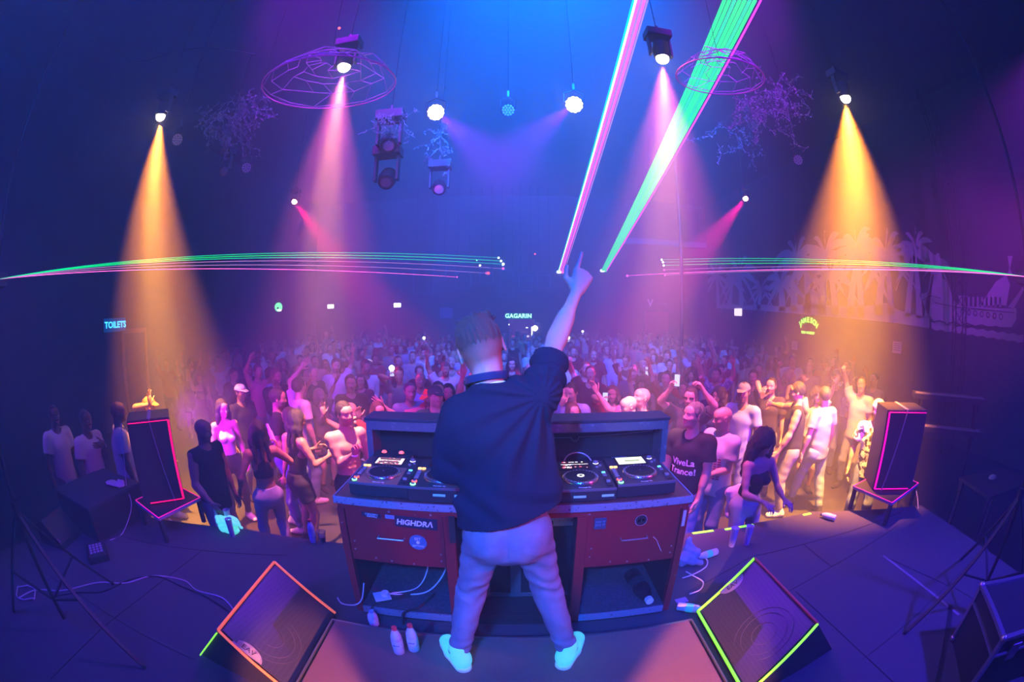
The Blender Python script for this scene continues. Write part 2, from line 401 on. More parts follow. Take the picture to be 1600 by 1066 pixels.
def head_prims(C, Rm, s=1.0, fem=False, open_mouth=False):
    def T(x, y, z): return C + Rm @ (V(x, y, z) * s)
    def E(c, r, k=.02): return ell(T(*c), V(*r) * s, Rm, k)
    j = .9 if fem else 1
    pr = [E((0, -.012, .028), (.077, .097, .09)), E((0, .03, -.02), (.064 * j, .064, .08), .03), E((0, .03, -.072), (.052 * j, .052, .036), .03),
          E((0, .072, -.095), (.02 * j, .017, .015), .02), E((0, .055, .045), (.06, .042, .05), .03)]
    pr += [cap(T(-.032, .081, .027), T(.032, .081, .027), .0105 * s, k=.016), cap(T(-.045, .06, -.022), T(-.03, .075, -.03), .018 * s, .012 * s, k=.025), cap(T(.045, .06, -.022), T(.03, .075, -.03), .018 * s, .012 * s, k=.025)]
    for sx in (-1, 1): pr.append(neg(E((sx * .031, .099, .009), (.0155, .0145, .0085), .012)))
    for sx in (-1, 1): pr.append(E((sx * .030, .080, .008), (.0125, .0115, .0095), .004))
    pr += [cap(T(0, .088, .014), T(0, .112, -.024), .0068 * s, .0112 * s, k=.01), cap(T(-.012, .098, -.03), T(.012, .098, -.03), .0088 * s, k=.008)]
    if open_mouth: pr += [neg(E((0, .1, -.058), (.017, .02, .011), .006)), cap(T(-.02, .085, -.044), T(.02, .085, -.044), .0055 * s, k=.006), cap(T(-.015, .088, -.073), T(.015, .088, -.073), .006 * s, k=.008)]
    else: pr += [cap(T(-.021, .086, -.052), T(.021, .086, -.052), .0048 * s, .0048 * s, k=.006), cap(T(-.016, .089, -.062), T(.016, .089, -.062), .0058 * s, k=.006), neg(cap(T(-.02, .098, -.057), T(.02, .098, -.057), .0018 * s, k=.004))]
    for sx in (-1, 1):
        Re = Rm @ np.array(Matrix.Rotation(-sx * .35, 3, 'Z'))
        pr.append(ell(T(sx * .081, -.006, .002), V(.0075, .02, .031) * s, Re, .008)); pr.append(neg(ell(T(sx * .087, .0, .004), V(.004, .011, .018) * s, Re, .004)))
    return pr
def face_tint(C, Rm, s, beard=0, brow=(.03, .02, .015), lip=(.45, .12, .12), scalp=None, buzz=None):
    def f(P):
        L = (P - C) @ Rm / s; x, y, z = L.T; out = np.zeros((len(P), 4)); out[:, :3] = .5
        def put(m, c, a=1.0): out[m, :3] = c; out[m, 3] = a
        front = y > .055
        if beard: put((z < -.035 + .25 * np.maximum(0, np.abs(x) - .03)) & (y > -.002) & (z > -.125) & (np.abs(x) < .085) & ~((np.abs(x) < .024) & (z > -.069) & (z < -.046) & (y > .08)), (.07, .045, .035), beard * .62)
        if scalp: put((z > .055 - .45 * (y + .02)) & (z > -.035) & (y < .085), scalp[:3], scalp[3])
        if buzz is not None:     # short back and sides that fade towards the neck
            a = np.clip((z + .07) / .1, 0, 1) * np.clip((.05 - y) / .03, 0, 1) * (np.abs(x) < .079); m = (a > 0) & (z < .12); out[m, :3] = buzz; out[m, 3] = np.maximum(out[m, 3], a[m] * .9)
        put(front & (np.abs(np.abs(x) - .031) < .018) & (np.abs(z - .0275 + .18 * (np.abs(x) - .031)) < .0048), brow, .65)
        put(front & (np.abs(x) < .022) & (z < -.0475) & (z > -.068) & (y > .08), lip, .75)
        ey = front & (((np.abs(x) - .030) / .0112) ** 2 + ((z - .008) / .0058) ** 2 < 1); put(ey, (.75, .73, .7)); put(front & (((np.abs(x) - .030) / .0052) ** 2 + ((z - .008) / .0055) ** 2 < 1), (.02, .012, .01))
        return out
    return f

def skeleton(H=1.78, fem=False, bulk=1.0, pel=(0, 0), chest=(0, 0, 0), hL=None, hR=None, poleL=None, poleR=None, fL=None, fR=None, head=(0, 0, 0), headoff=(0, 0), handL=('relaxed',), handR=('relaxed',), kneeL=None, kneeR=None, shrug=(0, 0)):
    """facing +y, the person's right is +x; hL / hR wrist targets relative to the own shoulder, in units of 1 m at H 1.78"""
    s = H / 1.78; J = dict(s=s, fem=fem, bulk=bulk, H=H); c = V(*chest) * s
    P = V(pel[0], pel[1], .93) * s
    sw = (.165 if fem else .185) * s
    J['pel'] = P; J['waist'] = P + V(0, 0, .15 * s) + c * .35; J['chest'] = P + V(0, 0, .36 * s) + c * .8; J['neck0'] = P + V(0, -.01 * s, .545 * s) + c
    J['head'] = P + V(headoff[0] * s, headoff[1] * s + .012 * s, .735 * s) + c
    J['Rh'] = rotm(*head)
    for n, sx in (('R', 1), ('L', -1)):
        sh = P + V(sx * sw, -.01 * s, .505 * s) + c + V(0, 0, shrug[0 if n == 'R' else 1] * s); J['sh' + n] = sh
        t = (hR if n == 'R' else hL); t = V(sx * .09, .06, -.54) if t is None else V(*t); pole = (poleR if n == 'R' else poleL)
        pole = V(sx * .5, -1, -.2) if pole is None else V(*pole)
        J['el' + n], J['wr' + n] = ik(sh, sh + t * s, .285 * s, .255 * s, pole)
        hp = P + V(sx * (.1 if fem else .09) * s, 0, -.02 * s); J['hip' + n] = hp
        f = (fR if n == 'R' else fL); f = V(sx * .13, 0.0, 0) if f is None else V(*f)
        kp = (kneeR if n == 'R' else kneeL); kp = V(sx * .15, 1, 0) if kp is None else V(*kp)
        J['kn' + n], J['an' + n] = ik(hp, V(f[0], f[1], .085) * V(s, s, s) if len(f) < 4 else f[:3], .425 * s, .42 * s, kp); J['foot' + n] = f
        hd = (handR if n == 'R' else handL)
        fa = nrm(J['wr' + n] - J['el' + n]); kind = hd[0]
        d = fa if len(hd) < 2 or hd[1] is None else nrm(hd[1]); pn = V(-sx, .2, 0) if len(hd) < 3 else V(*hd[2]); J['hand' + n] = (kind, d, pn, V(0, 1, .3) if len(hd) < 4 else V(*hd[3]))
    return J
def body_prims(J, bare=False):
    s, fem, b = J['s'], J['fem'], J['bulk']; pr = []; up = V(0, 1, 0)
    P, Wt, Ch, N0 = J['pel'], J['waist'], J['chest'], J['neck0']
    if fem:
        pr += [cap(P + V(-.055, -.01, -.02) * s, P + V(.055, -.01, -.02) * s, .115 * s * b, k=.05, flat=up, ff=1.1), cap(P, Wt, .12 * s * b, .095 * s * b, k=.06, flat=up, ff=1.3), cap(Wt, Ch, .1 * s * b, .115 * s * b, k=.06, flat=up, ff=1.25)]
        pr += [cap(Ch + V(sx * .062, .07, -.01) * s, Ch + V(sx * .064, .085, -.02) * s, .056 * s, k=.03) for sx in (-1, 1)]
    else:
        pr += [cap(P + V(-.045, -.01, -.01) * s, P + V(.045, -.01, -.01) * s, .115 * s * b, k=.05, flat=up, ff=1.15), cap(P, Wt, .13 * s * b, .122 * s * b, k=.06, flat=up, ff=1.25), cap(Wt, Ch, .122 * s * b, .145 * s * b, k=.06, flat=up, ff=1.3)]
        pr += [cap(Ch + V(sx * .05, .055, .03) * s, Ch + V(sx * .095, .05, .04) * s, .055 * s * b, .05 * s, k=.03, flat=up, ff=1.3) for sx in (-1, 1)]
        pr += [neg(cap(Ch + V(0, .13, .05) * s, Wt + V(0, .118, 0) * s, .006 * s, k=.03))] if bare else []
        if bare:
            for q in range(3):
                pr += [cap(Wt + (Ch - Wt) * (.1 + .27 * q) + V(sx * .032, .092, 0) * s, Wt + (Ch - Wt) * (.16 + .27 * q) + V(sx * .034, .094, 0) * s, .018 * s, k=.012) for sx in (-1, 1)]
    T = .5 * (J['shR'] + J['shL'])
    pr += [cap(Ch, T + V(0, 0, -.03 * s), .13 * s, .1 * s, k=.05, flat=up, ff=1.5), cap(J['shR'] + V(-.03, 0, -.01) * s, J['shL'] + V(.03, 0, -.01) * s, .058 * s, k=.05)]
    HC, Rh = J['head'], J['Rh']; nb = HC + Rh @ V(0, -.022, -.06) * s; nr = (.047 if fem else .058) * s
    pr += [cap(N0 + V(0, -.005, -.05) * s, nb, nr * 1.08, nr * .95, k=.03)]
    for sx, n in ((1, 'R'), (-1, 'L')):
        pr.append(cap(N0 + V(sx * .035, -.01, -.01) * s, J['sh' + n] + V(-sx * .02, 0, .01) * s, .04 * s, .038 * s, k=.04))
        a, e, wv = J['sh' + n], J['el' + n], J['wr' + n]; q = (.82 if fem else 1) * b ** .5
        pr += [cap(a, a + (e - a) * .3, .055 * s * q, .05 * s * q, k=.035), cap(a, e, .05 * s * q, .038 * s * q, k=.03), cap(a + (e - a) * .35, a + (e - a) * .65, .047 * s * q, .044 * s * q, k=.03)]
        pr += [cap(e, wv, .038 * s * q, .026 * s * q, k=.02), cap(e + (wv - e) * .12, e + (wv - e) * .45, .042 * s * q, .037 * s * q, k=.03)]
        hp, kn, an = J['hip' + n], J['kn' + n], J['an' + n]; q = b ** .7
        pr += [cap(hp, kn, (.09 if fem else .085) * s * q, .055 * s * q, k=.04), cap(kn, an, .052 * s * q, .036 * s, k=.03), cap(kn + (an - kn) * .1 + V(0, -.012, 0), kn + (an - kn) * .45 + V(0, -.018, 0) * s, .056 * s * q, .05 * s * q, k=.03)]
        kind, d, pn, th = J['hand' + n]; pr += hand(wv, d, pn, th, kind, s * J.get('hand_s', .92 if fem else 1))
    return pr
def foot_prims(J, n, s, r=0.0):
    an = J['an' + n]; f = J['foot' + n]; yaw = f[3] if len(f) > 3 else 0; yaw = J.get('yaw' + n, (-.25 if n == 'R' else .25))
    d = V(-sin(yaw), cos(yaw), 0); z0 = an[2] - .085 * s
    def Q(u, z, side=0): return V(an[0], an[1], z0) + d * u * s + V(d[1], -d[0], 0) * side * s + V(0, 0, z * s)
    return [cap(Q(-.04, .045), Q(.07, .045), .042 * s + r, .043 * s + r, k=.03), cap(Q(.06, .04), Q(.15, .034), .042 * s + r, .038 * s + r, k=.03, flat=(0, 0, 1), ff=1.15), cap(Q(-.02, .07), an + V(0, 0, .03 * s), .04 * s + r, .042 * s + r, k=.03)]
def ripple(seed, amp, fz=38, fx=14):
    rg = np.random.RandomState(seed); A = rg.uniform(-1, 1, (5, 3)); ph = rg.uniform(0, 6, 5)
    def f(X, Y, Z):
        wv = np.sin(X * 9 + ph[0]) * 1.3 + np.sin(Y * 11 + Z * 5 + ph[1]); o = 0
        o = np.sin(Z * fz + X * fx * A[0, 0] + wv * 1.3 + ph[2]) * np.sin(X * 7 + Z * 4 + ph[3]) + .6 * np.sin(Z * fz * .55 + (X + Y) * fx + wv + ph[4])
        return o * amp
    return f
def shirt_prims(J, hem=-.10, sleeve=.62, loose=.018, neckr=.068, kind='tee', skirt=.02):
    s, fem, b = J['s'], J['fem'], J['bulk']; up = V(0, 1, 0); P, Wt, Ch, N0 = J['pel'], J['waist'], J['chest'], J['neck0']; L = loose * s
    T = .5 * (J['shR'] + J['shL']); hp = P + V(0, 0, hem * s); pr = []
    rb = .118 if fem else .135; rc = .122 if fem else .152
    pr += [cap(Ch, hp, rc * s * b + L, (rb + skirt) * s * b + L, k=.05, flat=up, ff=1.2, endcut=True)]
    if fem: pr += [cap(Ch + V(sx * .062, .075, -.01) * s, Ch + V(sx * .064, .088, -.02) * s, .058 * s + L * .5, k=.03) for sx in (-1, 1)]
    if not fem: pr += [cap(Ch + V(-.07, .05, .03) * s, Ch + V(.07, .05, .03) * s, .062 * s * b + L, k=.04, flat=up, ff=1.2)]
    if kind in ('tee', 'long', 'sleeveless'):
        pr += [cap(Ch, T + V(0, 0, -.03) * s, .135 * s + L, .105 * s + L, k=.05, flat=up, ff=1.5), cap(J['shR'] + V(-.035, 0, -.008) * s, J['shL'] + V(.035, 0, -.008) * s, .06 * s + L * .8, k=.05)]
        for sx, n in ((1, 'R'), (-1, 'L')):
            pr.append(cap(N0 + V(sx * .045, -.01, -.01) * s, J['sh' + n] + V(-sx * .02, 0, .01) * s, .042 * s + L * .5, .042 * s + L * .7, k=.04))
            a, e, wv = J['sh' + n], J['el' + n], J['wr' + n]
            if kind == 'tee': pr += [cap(a, a + (e - a) * sleeve, .057 * s * b ** .5 + L, .06 * s * b ** .5 + L * 1.3, k=.04, endcut=True)]
            elif kind == 'long': pr += [cap(a, e, .055 * s + L, .045 * s + L, k=.04), cap(e, e + (wv - e) * .93, .045 * s + L, .034 * s + L, k=.02, endcut=True)]
            else: pr += [cap(a + V(-sx * .02, 0, 0) * s, a + V(sx * .03, 0, .005) * s, .055 * s + L, .055 * s + L, k=.03, endcut=True)]
    elif kind == 'tank':
        pr += [cap(Ch + V(sx * .07, .04, .04) * s, T + V(sx * .075, .0, .045) * s, .035 * s + L * .4, .02 * s + L * .3, k=.03) for sx in (-1, 1)] + [cap(Ch + V(sx * .07, -.05, .04) * s, T + V(sx * .075, -.02, .045) * s, .035 * s + L * .4, .02 * s + L * .3, k=.03) for sx in (-1, 1)]
    HC, Rh = J['head'], J['Rh']
    pr.append(neg(cap(N0 + V(0, .012, .0) * s, HC, neckr * s, neckr * 1.5 * s, k=.012)))
    return pr
def pants_prims(J, top=.10, leg=1.0, loose=.012, end=.04, kind='pants'):
    s, fem, b = J['s'], J['fem'], J['bulk']; up = V(0, 1, 0); P = J['pel']; L = loose * s; pr = []
    w_ = .06 if fem else .05
    pr += [cap(P + V(-w_, -.012, -.03) * s, P + V(w_, -.012, -.03) * s, .12 * s * b + L, k=.05, flat=up, ff=1.12), cap(P + V(0, 0, -.05) * s, P + V(0, 0, top) * s, .128 * s * b + L, (.122 if fem else .133) * s * b + L, k=.05, flat=up, ff=1.22, endcut=True)]
    for n in 'RL':
        hp, kn, an = J['hip' + n], J['kn' + n], J['an' + n]; q = b ** .7
        if leg >= 1: pr += [cap(hp, kn, (.093 if fem else .09) * s * q + L, .06 * s * q + L, k=.03), cap(kn, an + (kn - an) * end / .4, .062 * s * q + L, .044 * s + L * 1.2, k=.03, endcut=True), cap(kn + (an - kn) * .1 + V(0, -.012, 0), kn + (an - kn) * .45 + V(0, -.015, 0), .056 * s * q + L, .05 * s + L, k=.03)]
        else: pr += [cap(hp, hp + (kn - hp) * leg, (.093 if fem else .09) * s * q + L, (.075 * s * q + L * 2), k=.03, endcut=True)]
    return pr
def hair_prims(J, style, seed=0):
    C, Rm, s = J['head'], J['Rh'], J['s'] * J.get('hs', 1)
    def T(x, y, z): return C + Rm @ (V(x, y, z) * s)
    def E(c, r, k=.02): return ell(T(*c), V(*r) * s, Rm, k)
    pr = []
    if style in ('short', 'crop'):
        t = .012 if style == 'short' else .005
        pr += [E((0, -.016, .035), (.079 + t * .6, .098 + t, .092 + t))]
        pr += [neg(E((0, .085, -.03), (.085, .066, .095), .012)), neg(cap(T(-.11, .02, -.07), T(.11, .02, -.07), .062 * s, k=.015)), neg(cap(T(-.1, -.06, -.125), T(.1, -.06, -.125), .075 * s, k=.01))]
    elif style in ('long', 'curly', 'bob', 'pony'):
        g = .032 if style == 'curly' else .012
        pr += [E((0, -.018, .035), (.083 + g, .1 + g, .094 + g)), neg(E((0, .088, -.045), (.058, .062, .105), .015)), neg(cap(T(0, .05, -.14), T(0, .1, -.18), .06 * s, k=.01))]
        if style == 'pony': pr += [neg(cap(T(-.1, .0, -.1), T(.1, .0, -.1), .06 * s, k=.01)), cap(T(0, -.11, .04), T(0, -.15, .0), .025 * s, .03 * s), cap(T(0, -.15, .0), T(.01, -.14, -.2), .03 * s, .014 * s)]
        else:
            Ln = {'long': -.30, 'curly': -.38, 'bob': -.13}[style]; N0 = J['neck0']; dn = V(0, 0, -1)
            for x, y in ((-.06, -.05), (0, -.075), (.06, -.05), (-.08, -.0), (.08, -.0)):
                a = T(x, y, -.0); b = T(x * 1.15, y * 1.1, -.09); e = V(b[0] + x * .35 * s, b[1] - .02 * s - (.03 if abs(x) < .07 else -.01) * s, b[2] + (Ln + .08) * s * (1 if y < -.02 else .8))
                r = (.062 if style == 'curly' else .036) * s
                pr += [cap(a, b, r, r, k=.03), cap(b, e, r, r * (.9 if style == 'curly' else .55), k=.03)]
    elif style == 'afro': pr += [E((0, -.03, .05), (.12, .125, .115)), neg(E((0, .1, -.03), (.07, .075, .1), .015))]
    elif style == 'buzztop': pass
    return pr
def cap_prims(J, back=False):
    C, Rm, s = J['head'], J['Rh'], J['s']
    def T(x, y, z): return C + Rm @ (V(x, y, z) * s)
    sg = -1 if back else 1
    pr = [ell(T(0, -.012, .048), V(.09, .11, .088) * s, Rm, .01), neg(cap(T(-.2, -.012, -.05), T(.2, -.012, -.05), .095 * s, k=.004)), neg(cap(T(0, -.2, -.05), T(0, .2, -.05), .095 * s, k=.004))]
    pr += [cap(T(-.03, sg * .085, .045), T(-.02, sg * .15, .034), .045 * s, .032 * s, k=.008, flat=Rm @ V(0, sg * .2, 1), ff=5.5), cap(T(.03, sg * .085, .045), T(.02, sg * .15, .034), .045 * s, .032 * s, k=.008, flat=Rm @ V(0, sg * .2, 1), ff=5.5)]
    return pr
def strands(amp, f=160, C=None):
    def g(X, Y, Z): return amp * (np.sin(X * f + 3 * np.sin(Z * 24 + X * 30)) * np.sin(Y * f * .8 + 2.5 * np.sin(Z * 19)) + .7 * np.sin((X + Y) * f * .5 + Z * 35))
    return g
M_SKIN = mat('skin', (.5, .3, .22), .5, objcol=True, attr='tint', spec=.35)
M_CLOTH = mat('cloth', (.5, .5, .5), .85, objcol=True, bump=(220, .25), spec=.2)
M_HAIR = mat('hair', (.03, .02, .015), .55, objcol=True, bump=(260, .6))
def fig_meshes(name, J, shirt=None, pants=None, hair=None, hat=None, shoes=True, h=.014, hf=.0065, hh=.006, tint=None, bare=False, mouth=False, seed=1, headbox=True):
    s = J['s']; C, Rm = J['head'], J['Rh']
    pr = body_prims(J, bare) + head_prims(C, Rm, s * J.get('hs', 1), J['fem'], mouth)
    if not shoes:
        for n in 'RL': pr += foot_prims(J, n, s)
    bx = [(C - V(.12, .13, .15) * s, C + V(.12, .13, .16) * s, hf)]
    for n in 'RL':
        kind, d, pn, th = J['hand' + n]; c = J['wr' + n] + d * .1 * s; bx.append((c - .125 * s, c + .125 * s, hh))
    t = tint or {}
    out = {'body': to_mesh('person', sdf_mesh(pr, h, boxes=bx), M_SKIN, face_tint(C, Rm, s * J.get('hs', 1), **t))}
    if shirt is not None: out['shirt'] = to_mesh('shirt', sdf_mesh(shirt_prims(J, **shirt), h, ripple(seed, .0032)), M_CLOTH)
    if pants is not None: out['trousers'] = to_mesh('trousers', sdf_mesh(pants_prims(J, **pants), h, ripple(seed + 7, .003, 55, 10)), M_CLOTH)
    if hair:
        hp = hair_prims(J, hair, seed)
        out['hair'] = to_mesh('hair', sdf_mesh(hp, .008 if hair in ('short', 'crop') else .011, strands(.0035 if hair in ('short', 'crop', 'long', 'bob', 'pony') else .009, 160 if hair != 'curly' else 95)), M_HAIR)
    if hat: out['cap'] = to_mesh('cap', sdf_mesh(cap_prims(J, hat == 'back'), .0075), M_CLOTH)
    if shoes:
        sp = [];
        for n in 'RL': sp.append(to_mesh('shoe', sdf_mesh(foot_prims(J, n, s, .006), .012), M_CLOTH))
        out['shoe'] = sp
    return out
def place(meshes, colors, loc, rz, label, group=None, name='person', hide=()):
    b = bpy.data.objects.new(name, meshes['body']); COL.objects.link(b); b.location = loc; b.rotation_euler = (0, 0, rz)
    b.color = (*colors['skin'], 1); tag(b, label, 'person', group)
    for k, me in meshes.items():
        if k == 'body' or k in hide: continue
        for m_ in (me if isinstance(me, list) else [me]):
            o = bpy.data.objects.new(k, m_); COL.objects.link(o); o.parent = b; o.color = (*colors.get(k, (.1, .1, .1)), 1)
    return b

# ------------------------------------------------------------------ the performer at the decks (back to the camera)
M_SHIRT = mat('dark_tee_cotton', (.016, .022, .045), .85, bump=(300, .35), spec=.25)
M_JEANS = mat('washed_denim', (.20, .21, .30), .85, noise=(9, (.34, .33, .42), .35, .8), bump=(420, .45), spec=.2)
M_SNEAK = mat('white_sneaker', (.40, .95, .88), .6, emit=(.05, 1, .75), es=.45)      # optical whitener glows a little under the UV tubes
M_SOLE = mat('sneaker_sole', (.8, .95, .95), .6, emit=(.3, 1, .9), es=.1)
M_DJHAIR = mat('brown_hair', (.15, .105, .08), .6, bump=(330, .9))
def build_dj():
    base = Vector((0, 1.7, .12)); s = 1.045
    sh_ = s * 1.11
    J = dict(s=s, fem=False, bulk=1.0, H=1.86, hs=1.11, hand_s=1.16)
    J.update(pel=V(-.02, -.01, .93), waist=V(-.02, 0, 1.09), chest=V(-.045, .0, 1.31), neck0=V(-.085, .0, 1.545), head=V(-.125, .055, 1.715), Rh=rotm(.12, -.22, -.30))
    J.update(shR=V(.12, .03, 1.545), shL=V(-.225, .01, 1.45), elR=V(.195, .2, 1.745), elL=V(-.28, .055, 1.165), wrR=V(.305, .31, 1.97), wrL=V(-.2, .28, 1.06))
    J.update(hipR=V(.075, 0, .93), hipL=V(-.115, 0, .92), knR=V(.175, .06, .51), knL=V(-.205, .06, .5), anR=V(.3, -.02, .1), anL=V(-.285, -.04, .1))
    J.update(footR=(0, 0), footL=(0, 0), yawR=-.46, yawL=.53)
    J['handR'] = ('point', nrm(V(.085, .07, .2)), V(-.1, 1, -.3), V(-1, 0, 0)); J['handL'] = ('hold', nrm(V(.15, .9, -.3)), V(0, -.3, -1), V(1, .3, 0))
    C = J['head']; pr = body_prims(J) + head_prims(C, J['Rh'], s * J['hs'])
    bx = [(C - V(.14, .15, .17), C + V(.14, .15, .16), .0045)]
    for n in 'RL': c = J['wr' + n] + J['hand' + n][1] * .1; bx.append((c - .13, c + .13, .004))
    body = to_mesh('person', sdf_mesh(pr, .008, boxes=bx), M_SKIN, face_tint(C, J['Rh'], s * J['hs'], beard=.6, buzz=(.07, .045, .035)))
    o = bpy.data.objects.new('person', body); COL.objects.link(o); o.location = base; o.color = (.62, .4, .31, 1)
    tag(o, 'performer seen from behind in dark t-shirt and jeans, right arm raised, finger pointing up', 'person')
    # shirt
    up = V(0, 1, 0); S = J['shR']; aR = nrm(J['elR'] - J['shR']); aL = nrm(J['elL'] - J['shL'])
    sp = [cap((-.045, -.005, 1.36), (-.01, -.015, .86), .188, .232, k=.06, flat=up, ff=1.42), cap((-.05, -.01, 1.36), (-.055, 0, 1.47), .185, .14, k=.06, flat=up, ff=1.5),
          cap(J['shR'] + V(-.03, 0, -.01), J['shL'] + V(.03, 0, -.0), .083, .083, k=.05), cap((.03, 0, 1.42), (.12, -.01, 1.08), .085, .10, k=.06, flat=up, ff=1.1),
          cap(J['neck0'] + V(.03, -.01, -.015), J['shR'] + V(-.02, 0, .0), .062, .07, k=.04), cap(J['neck0'] + V(-.03, -.01, -.02), J['shL'] + V(.02, 0, .0), .06, .066, k=.05),
          cap(J['shR'], J['shR'] + aR * .25, .076, .084, k=.04), cap(J['shR'] + V(-.02, 0, -.05), J['shR'] + aR * .12 + V(.02, .0, -.07), .07, .045, k=.05),
          cap(J['shL'], J['shL'] + aL * .36, .078, .084, k=.04), cap((-.15, 0, 1.36), (-.2, .02, 1.2), .08, .05, k=.05)]
    def folds(X, Y, Z):
        dx, dz = X - S[0], Z - S[2]; r = np.sqrt(dx * dx + dz * dz) + 1e-4; th = np.arctan2(dz, dx)
        wob = np.sin(X * 8 + Z * 5) * .8
        fan = np.sin(th * 15 + wob * 1.5 + r * 3) * np.exp(-((r - .22) / .17) ** 2) * .012 + np.sin(th * 9 + 1.3 + wob) * np.exp(-((r - .42) / .16) ** 2) * .013
        low = np.sin((Z * 1.0 + X * .42) * 42 + np.sin(X * 13 + 1) * 1.2) * np.exp(-((Z - 1.10) / .085) ** 2) * .010
        big = np.sin(X * 20 + Z * 7 + np.sin(Z * 9) * 1.2) * .009 * np.clip((1.4 - Z) / .3, 0, 1)
        ta = (X - S[0]) * aR[0] + (Y - S[1]) * aR[1] + (Z - S[2]) * aR[2]
        ring = np.sin(ta * 95 + np.sin(X * 22) * .8) * .0075 * np.clip(ta / .05, 0, 1) * np.clip((.2 - ta) / .06, 0, 1)
        el = (X < -.2) * np.sin(Z * 60 + X * 30) * .004 * np.exp(-((Z - 1.25) / .06) ** 2)
        return -(fan + low + big + el) * np.clip((.04 - Y) / .05, 0, 1) - ring
    sR = J['shR'] + aR * .185; sL = J['shL'] + aL * .30
    sp += [dict(t='disp', f=folds), dict(t='shell', th=.021), dict(t='cut', p=V(-.01, 0, 1.015), n=nrm(V(.30, .0, -1))), dict(t='cut', p=sR, n=aR),
           neg(scut(cap(sL, sL + aL * .2, .105, .11, k=.004))), neg(cap(J['neck0'] + V(0, .025, -.03), J['neck0'] + V(-.03, .03, .2), .068, .1, k=.006))]
    for c in sp: c.setdefault('k', .01)
    sm = to_mesh('shirt', sdf_mesh(sp, .0065, it=2), M_SHIRT); so = bpy.data.objects.new('shirt', sm); COL.objects.link(so); so.parent = o
    # stitched hem and collar
    bv = BVHTree.FromObject(so, bpy.context.evaluated_depsgraph_get())
    nk = J['neck0']; pts = [nk + V(cos(a) * .073 - .008, sin(a) * .072 + .02, .012 + .012 * cos(a) - .028 * sin(a)) for a in np.linspace(0, 2 * pi, 40)[:-1]]
    MB().tube(pts, .008, 8, True).build('collar', M_SHIRT, o, True)
    pts = [nk + V(cos(a) * .064 - .008, sin(a) * .064 + .022, .028 + .012 * cos(a) - .02 * sin(a)) for a in np.linspace(0, 2 * pi, 36)[:-1]]
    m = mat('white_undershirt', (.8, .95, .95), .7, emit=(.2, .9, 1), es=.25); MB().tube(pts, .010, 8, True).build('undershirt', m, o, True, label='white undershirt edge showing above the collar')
    # jeans
    P = J['pel']; jp = [cap(P + V(-.055, -.02, -.03), P + V(.055, -.02, -.03), .132, k=.05, flat=up, ff=1.1), cap(P + V(0, -.005, -.03), P + V(0, 0, .16), .148, .145, k=.05, flat=up, ff=1.22, endcut=True),
        cap(P + V(-.07, -.05, -.04), P + V(-.065, -.05, -.02), .08, k=.05), cap(P + V(.07, -.05, -.04), P + V(.065, -.05, -.02), .08, k=.05)]
    for n in 'RL':
        hp, kn, an = J['hip' + n], J['kn' + n], J['an' + n]
        jp += [cap(hp, kn, .103, .072, k=.035), cap(kn, an + V(0, 0, -.01), .073, .056, k=.03, endcut=True), cap(kn + (an - kn) * .1 + V(0, -.015, 0), kn + (an - kn) * .45 + V(0, -.02, 0), .066, .058, k=.03)]
    def wr(X, Y, Z):
        o_ = 0; bk = np.clip((.09 - Y) / .06, 0, 1)
        for n, sx in (('R', 1), ('L', -1)):
            kn = J['kn' + n]; m = np.clip(sx * X / .04, 0, 1); dx = (X - kn[0]) * sx
            o_ = o_ + m * bk * (.0055 * np.sin(Z * 78 - 300 * dx * dx + dx * 14 + np.sin(X * 40 + Z * 20) * 1.1) * np.exp(-((Z - kn[2] - .06) / .075) ** 2)
              + .0035 * np.sin(Z * 60 + dx * 35 + np.sin(X * 50) * .8) * np.exp(-((Z - .72) / .08) ** 2) + .003 * np.sin(Z * 46 + dx * 30 + 2) * np.exp(-((Z - .36) / .09) ** 2))
            o_ = o_ + m * (.0055 * np.sin(Z * 105 + dx * 16) * np.exp(-((Z - .17) / .06) ** 2))
        o_ = o_ + .004 * np.sin((Z + np.abs(X) * .6) * 62) * np.exp(-((Z - .82) / .05) ** 2) * bk
        seam = -.004 * np.exp(-(X + .02) ** 2 / .00002) * (Z > .83) * bk * (Y < -.03)
        for cx in (-.105, .07):       # back pockets, a slightly raised patch
            ins = np.clip((.058 - np.abs(X - cx)) / .006, 0, 1) * np.clip((.965 - Z) / .006, 0, 1) * np.clip((Z - .835 - .25 * np.abs(X - cx) * 0 - (.02 - .35 * np.abs(X - cx)) * -1) / .006, 0, 1)
            o_ = o_ + .0028 * ins * bk
        return -(o_ + seam)
    jp.append(dict(t='disp', f=wr, k=.01)); jm = to_mesh('jeans', sdf_mesh(jp, .0065, it=1), M_JEANS)
    jo = bpy.data.objects.new('jeans', jm); COL.objects.link(jo); jo.parent = o
    # hair: long and tousled on top
    T = lambda x, y, z: C + J['Rh'] @ (V(x, y, z) * sh_)
    E = lambda c, r, k=.02: ell(T(*c), V(*r) * sh_, J['Rh'], k)
    rg = np.random.RandomState(4)
    hp = [E((0, -.008, .046), (.081, .105, .086))]
    for i in range(46):
        a, b = rg.uniform(-.06, .06), rg.uniform(-.075, .085); z = .05 + .082 * math.sqrt(max(0, 1 - (a / .083) ** 2 - (b / .108) ** 2)) ; u = V(rg.uniform(-.02, .02) + .012, rg.uniform(-.02, .02), rg.uniform(-.002, .008))
        hp.append(cap(T(a, b, z - .012), T(a, b, z - .004) + J['Rh'] @ u, .015, .008, k=.012))
    hp += [neg(E((0, .1, -.03), (.09, .062, .1), .012)), neg(cap(T(-.12, -.02, -.085), T(.12, -.02, -.085), .088 * sh_, k=.02)), neg(cap(T(-.12, -.09, -.055), T(.12, -.09, -.055), .055 * sh_, k=.03))]
    Rh = J['Rh']
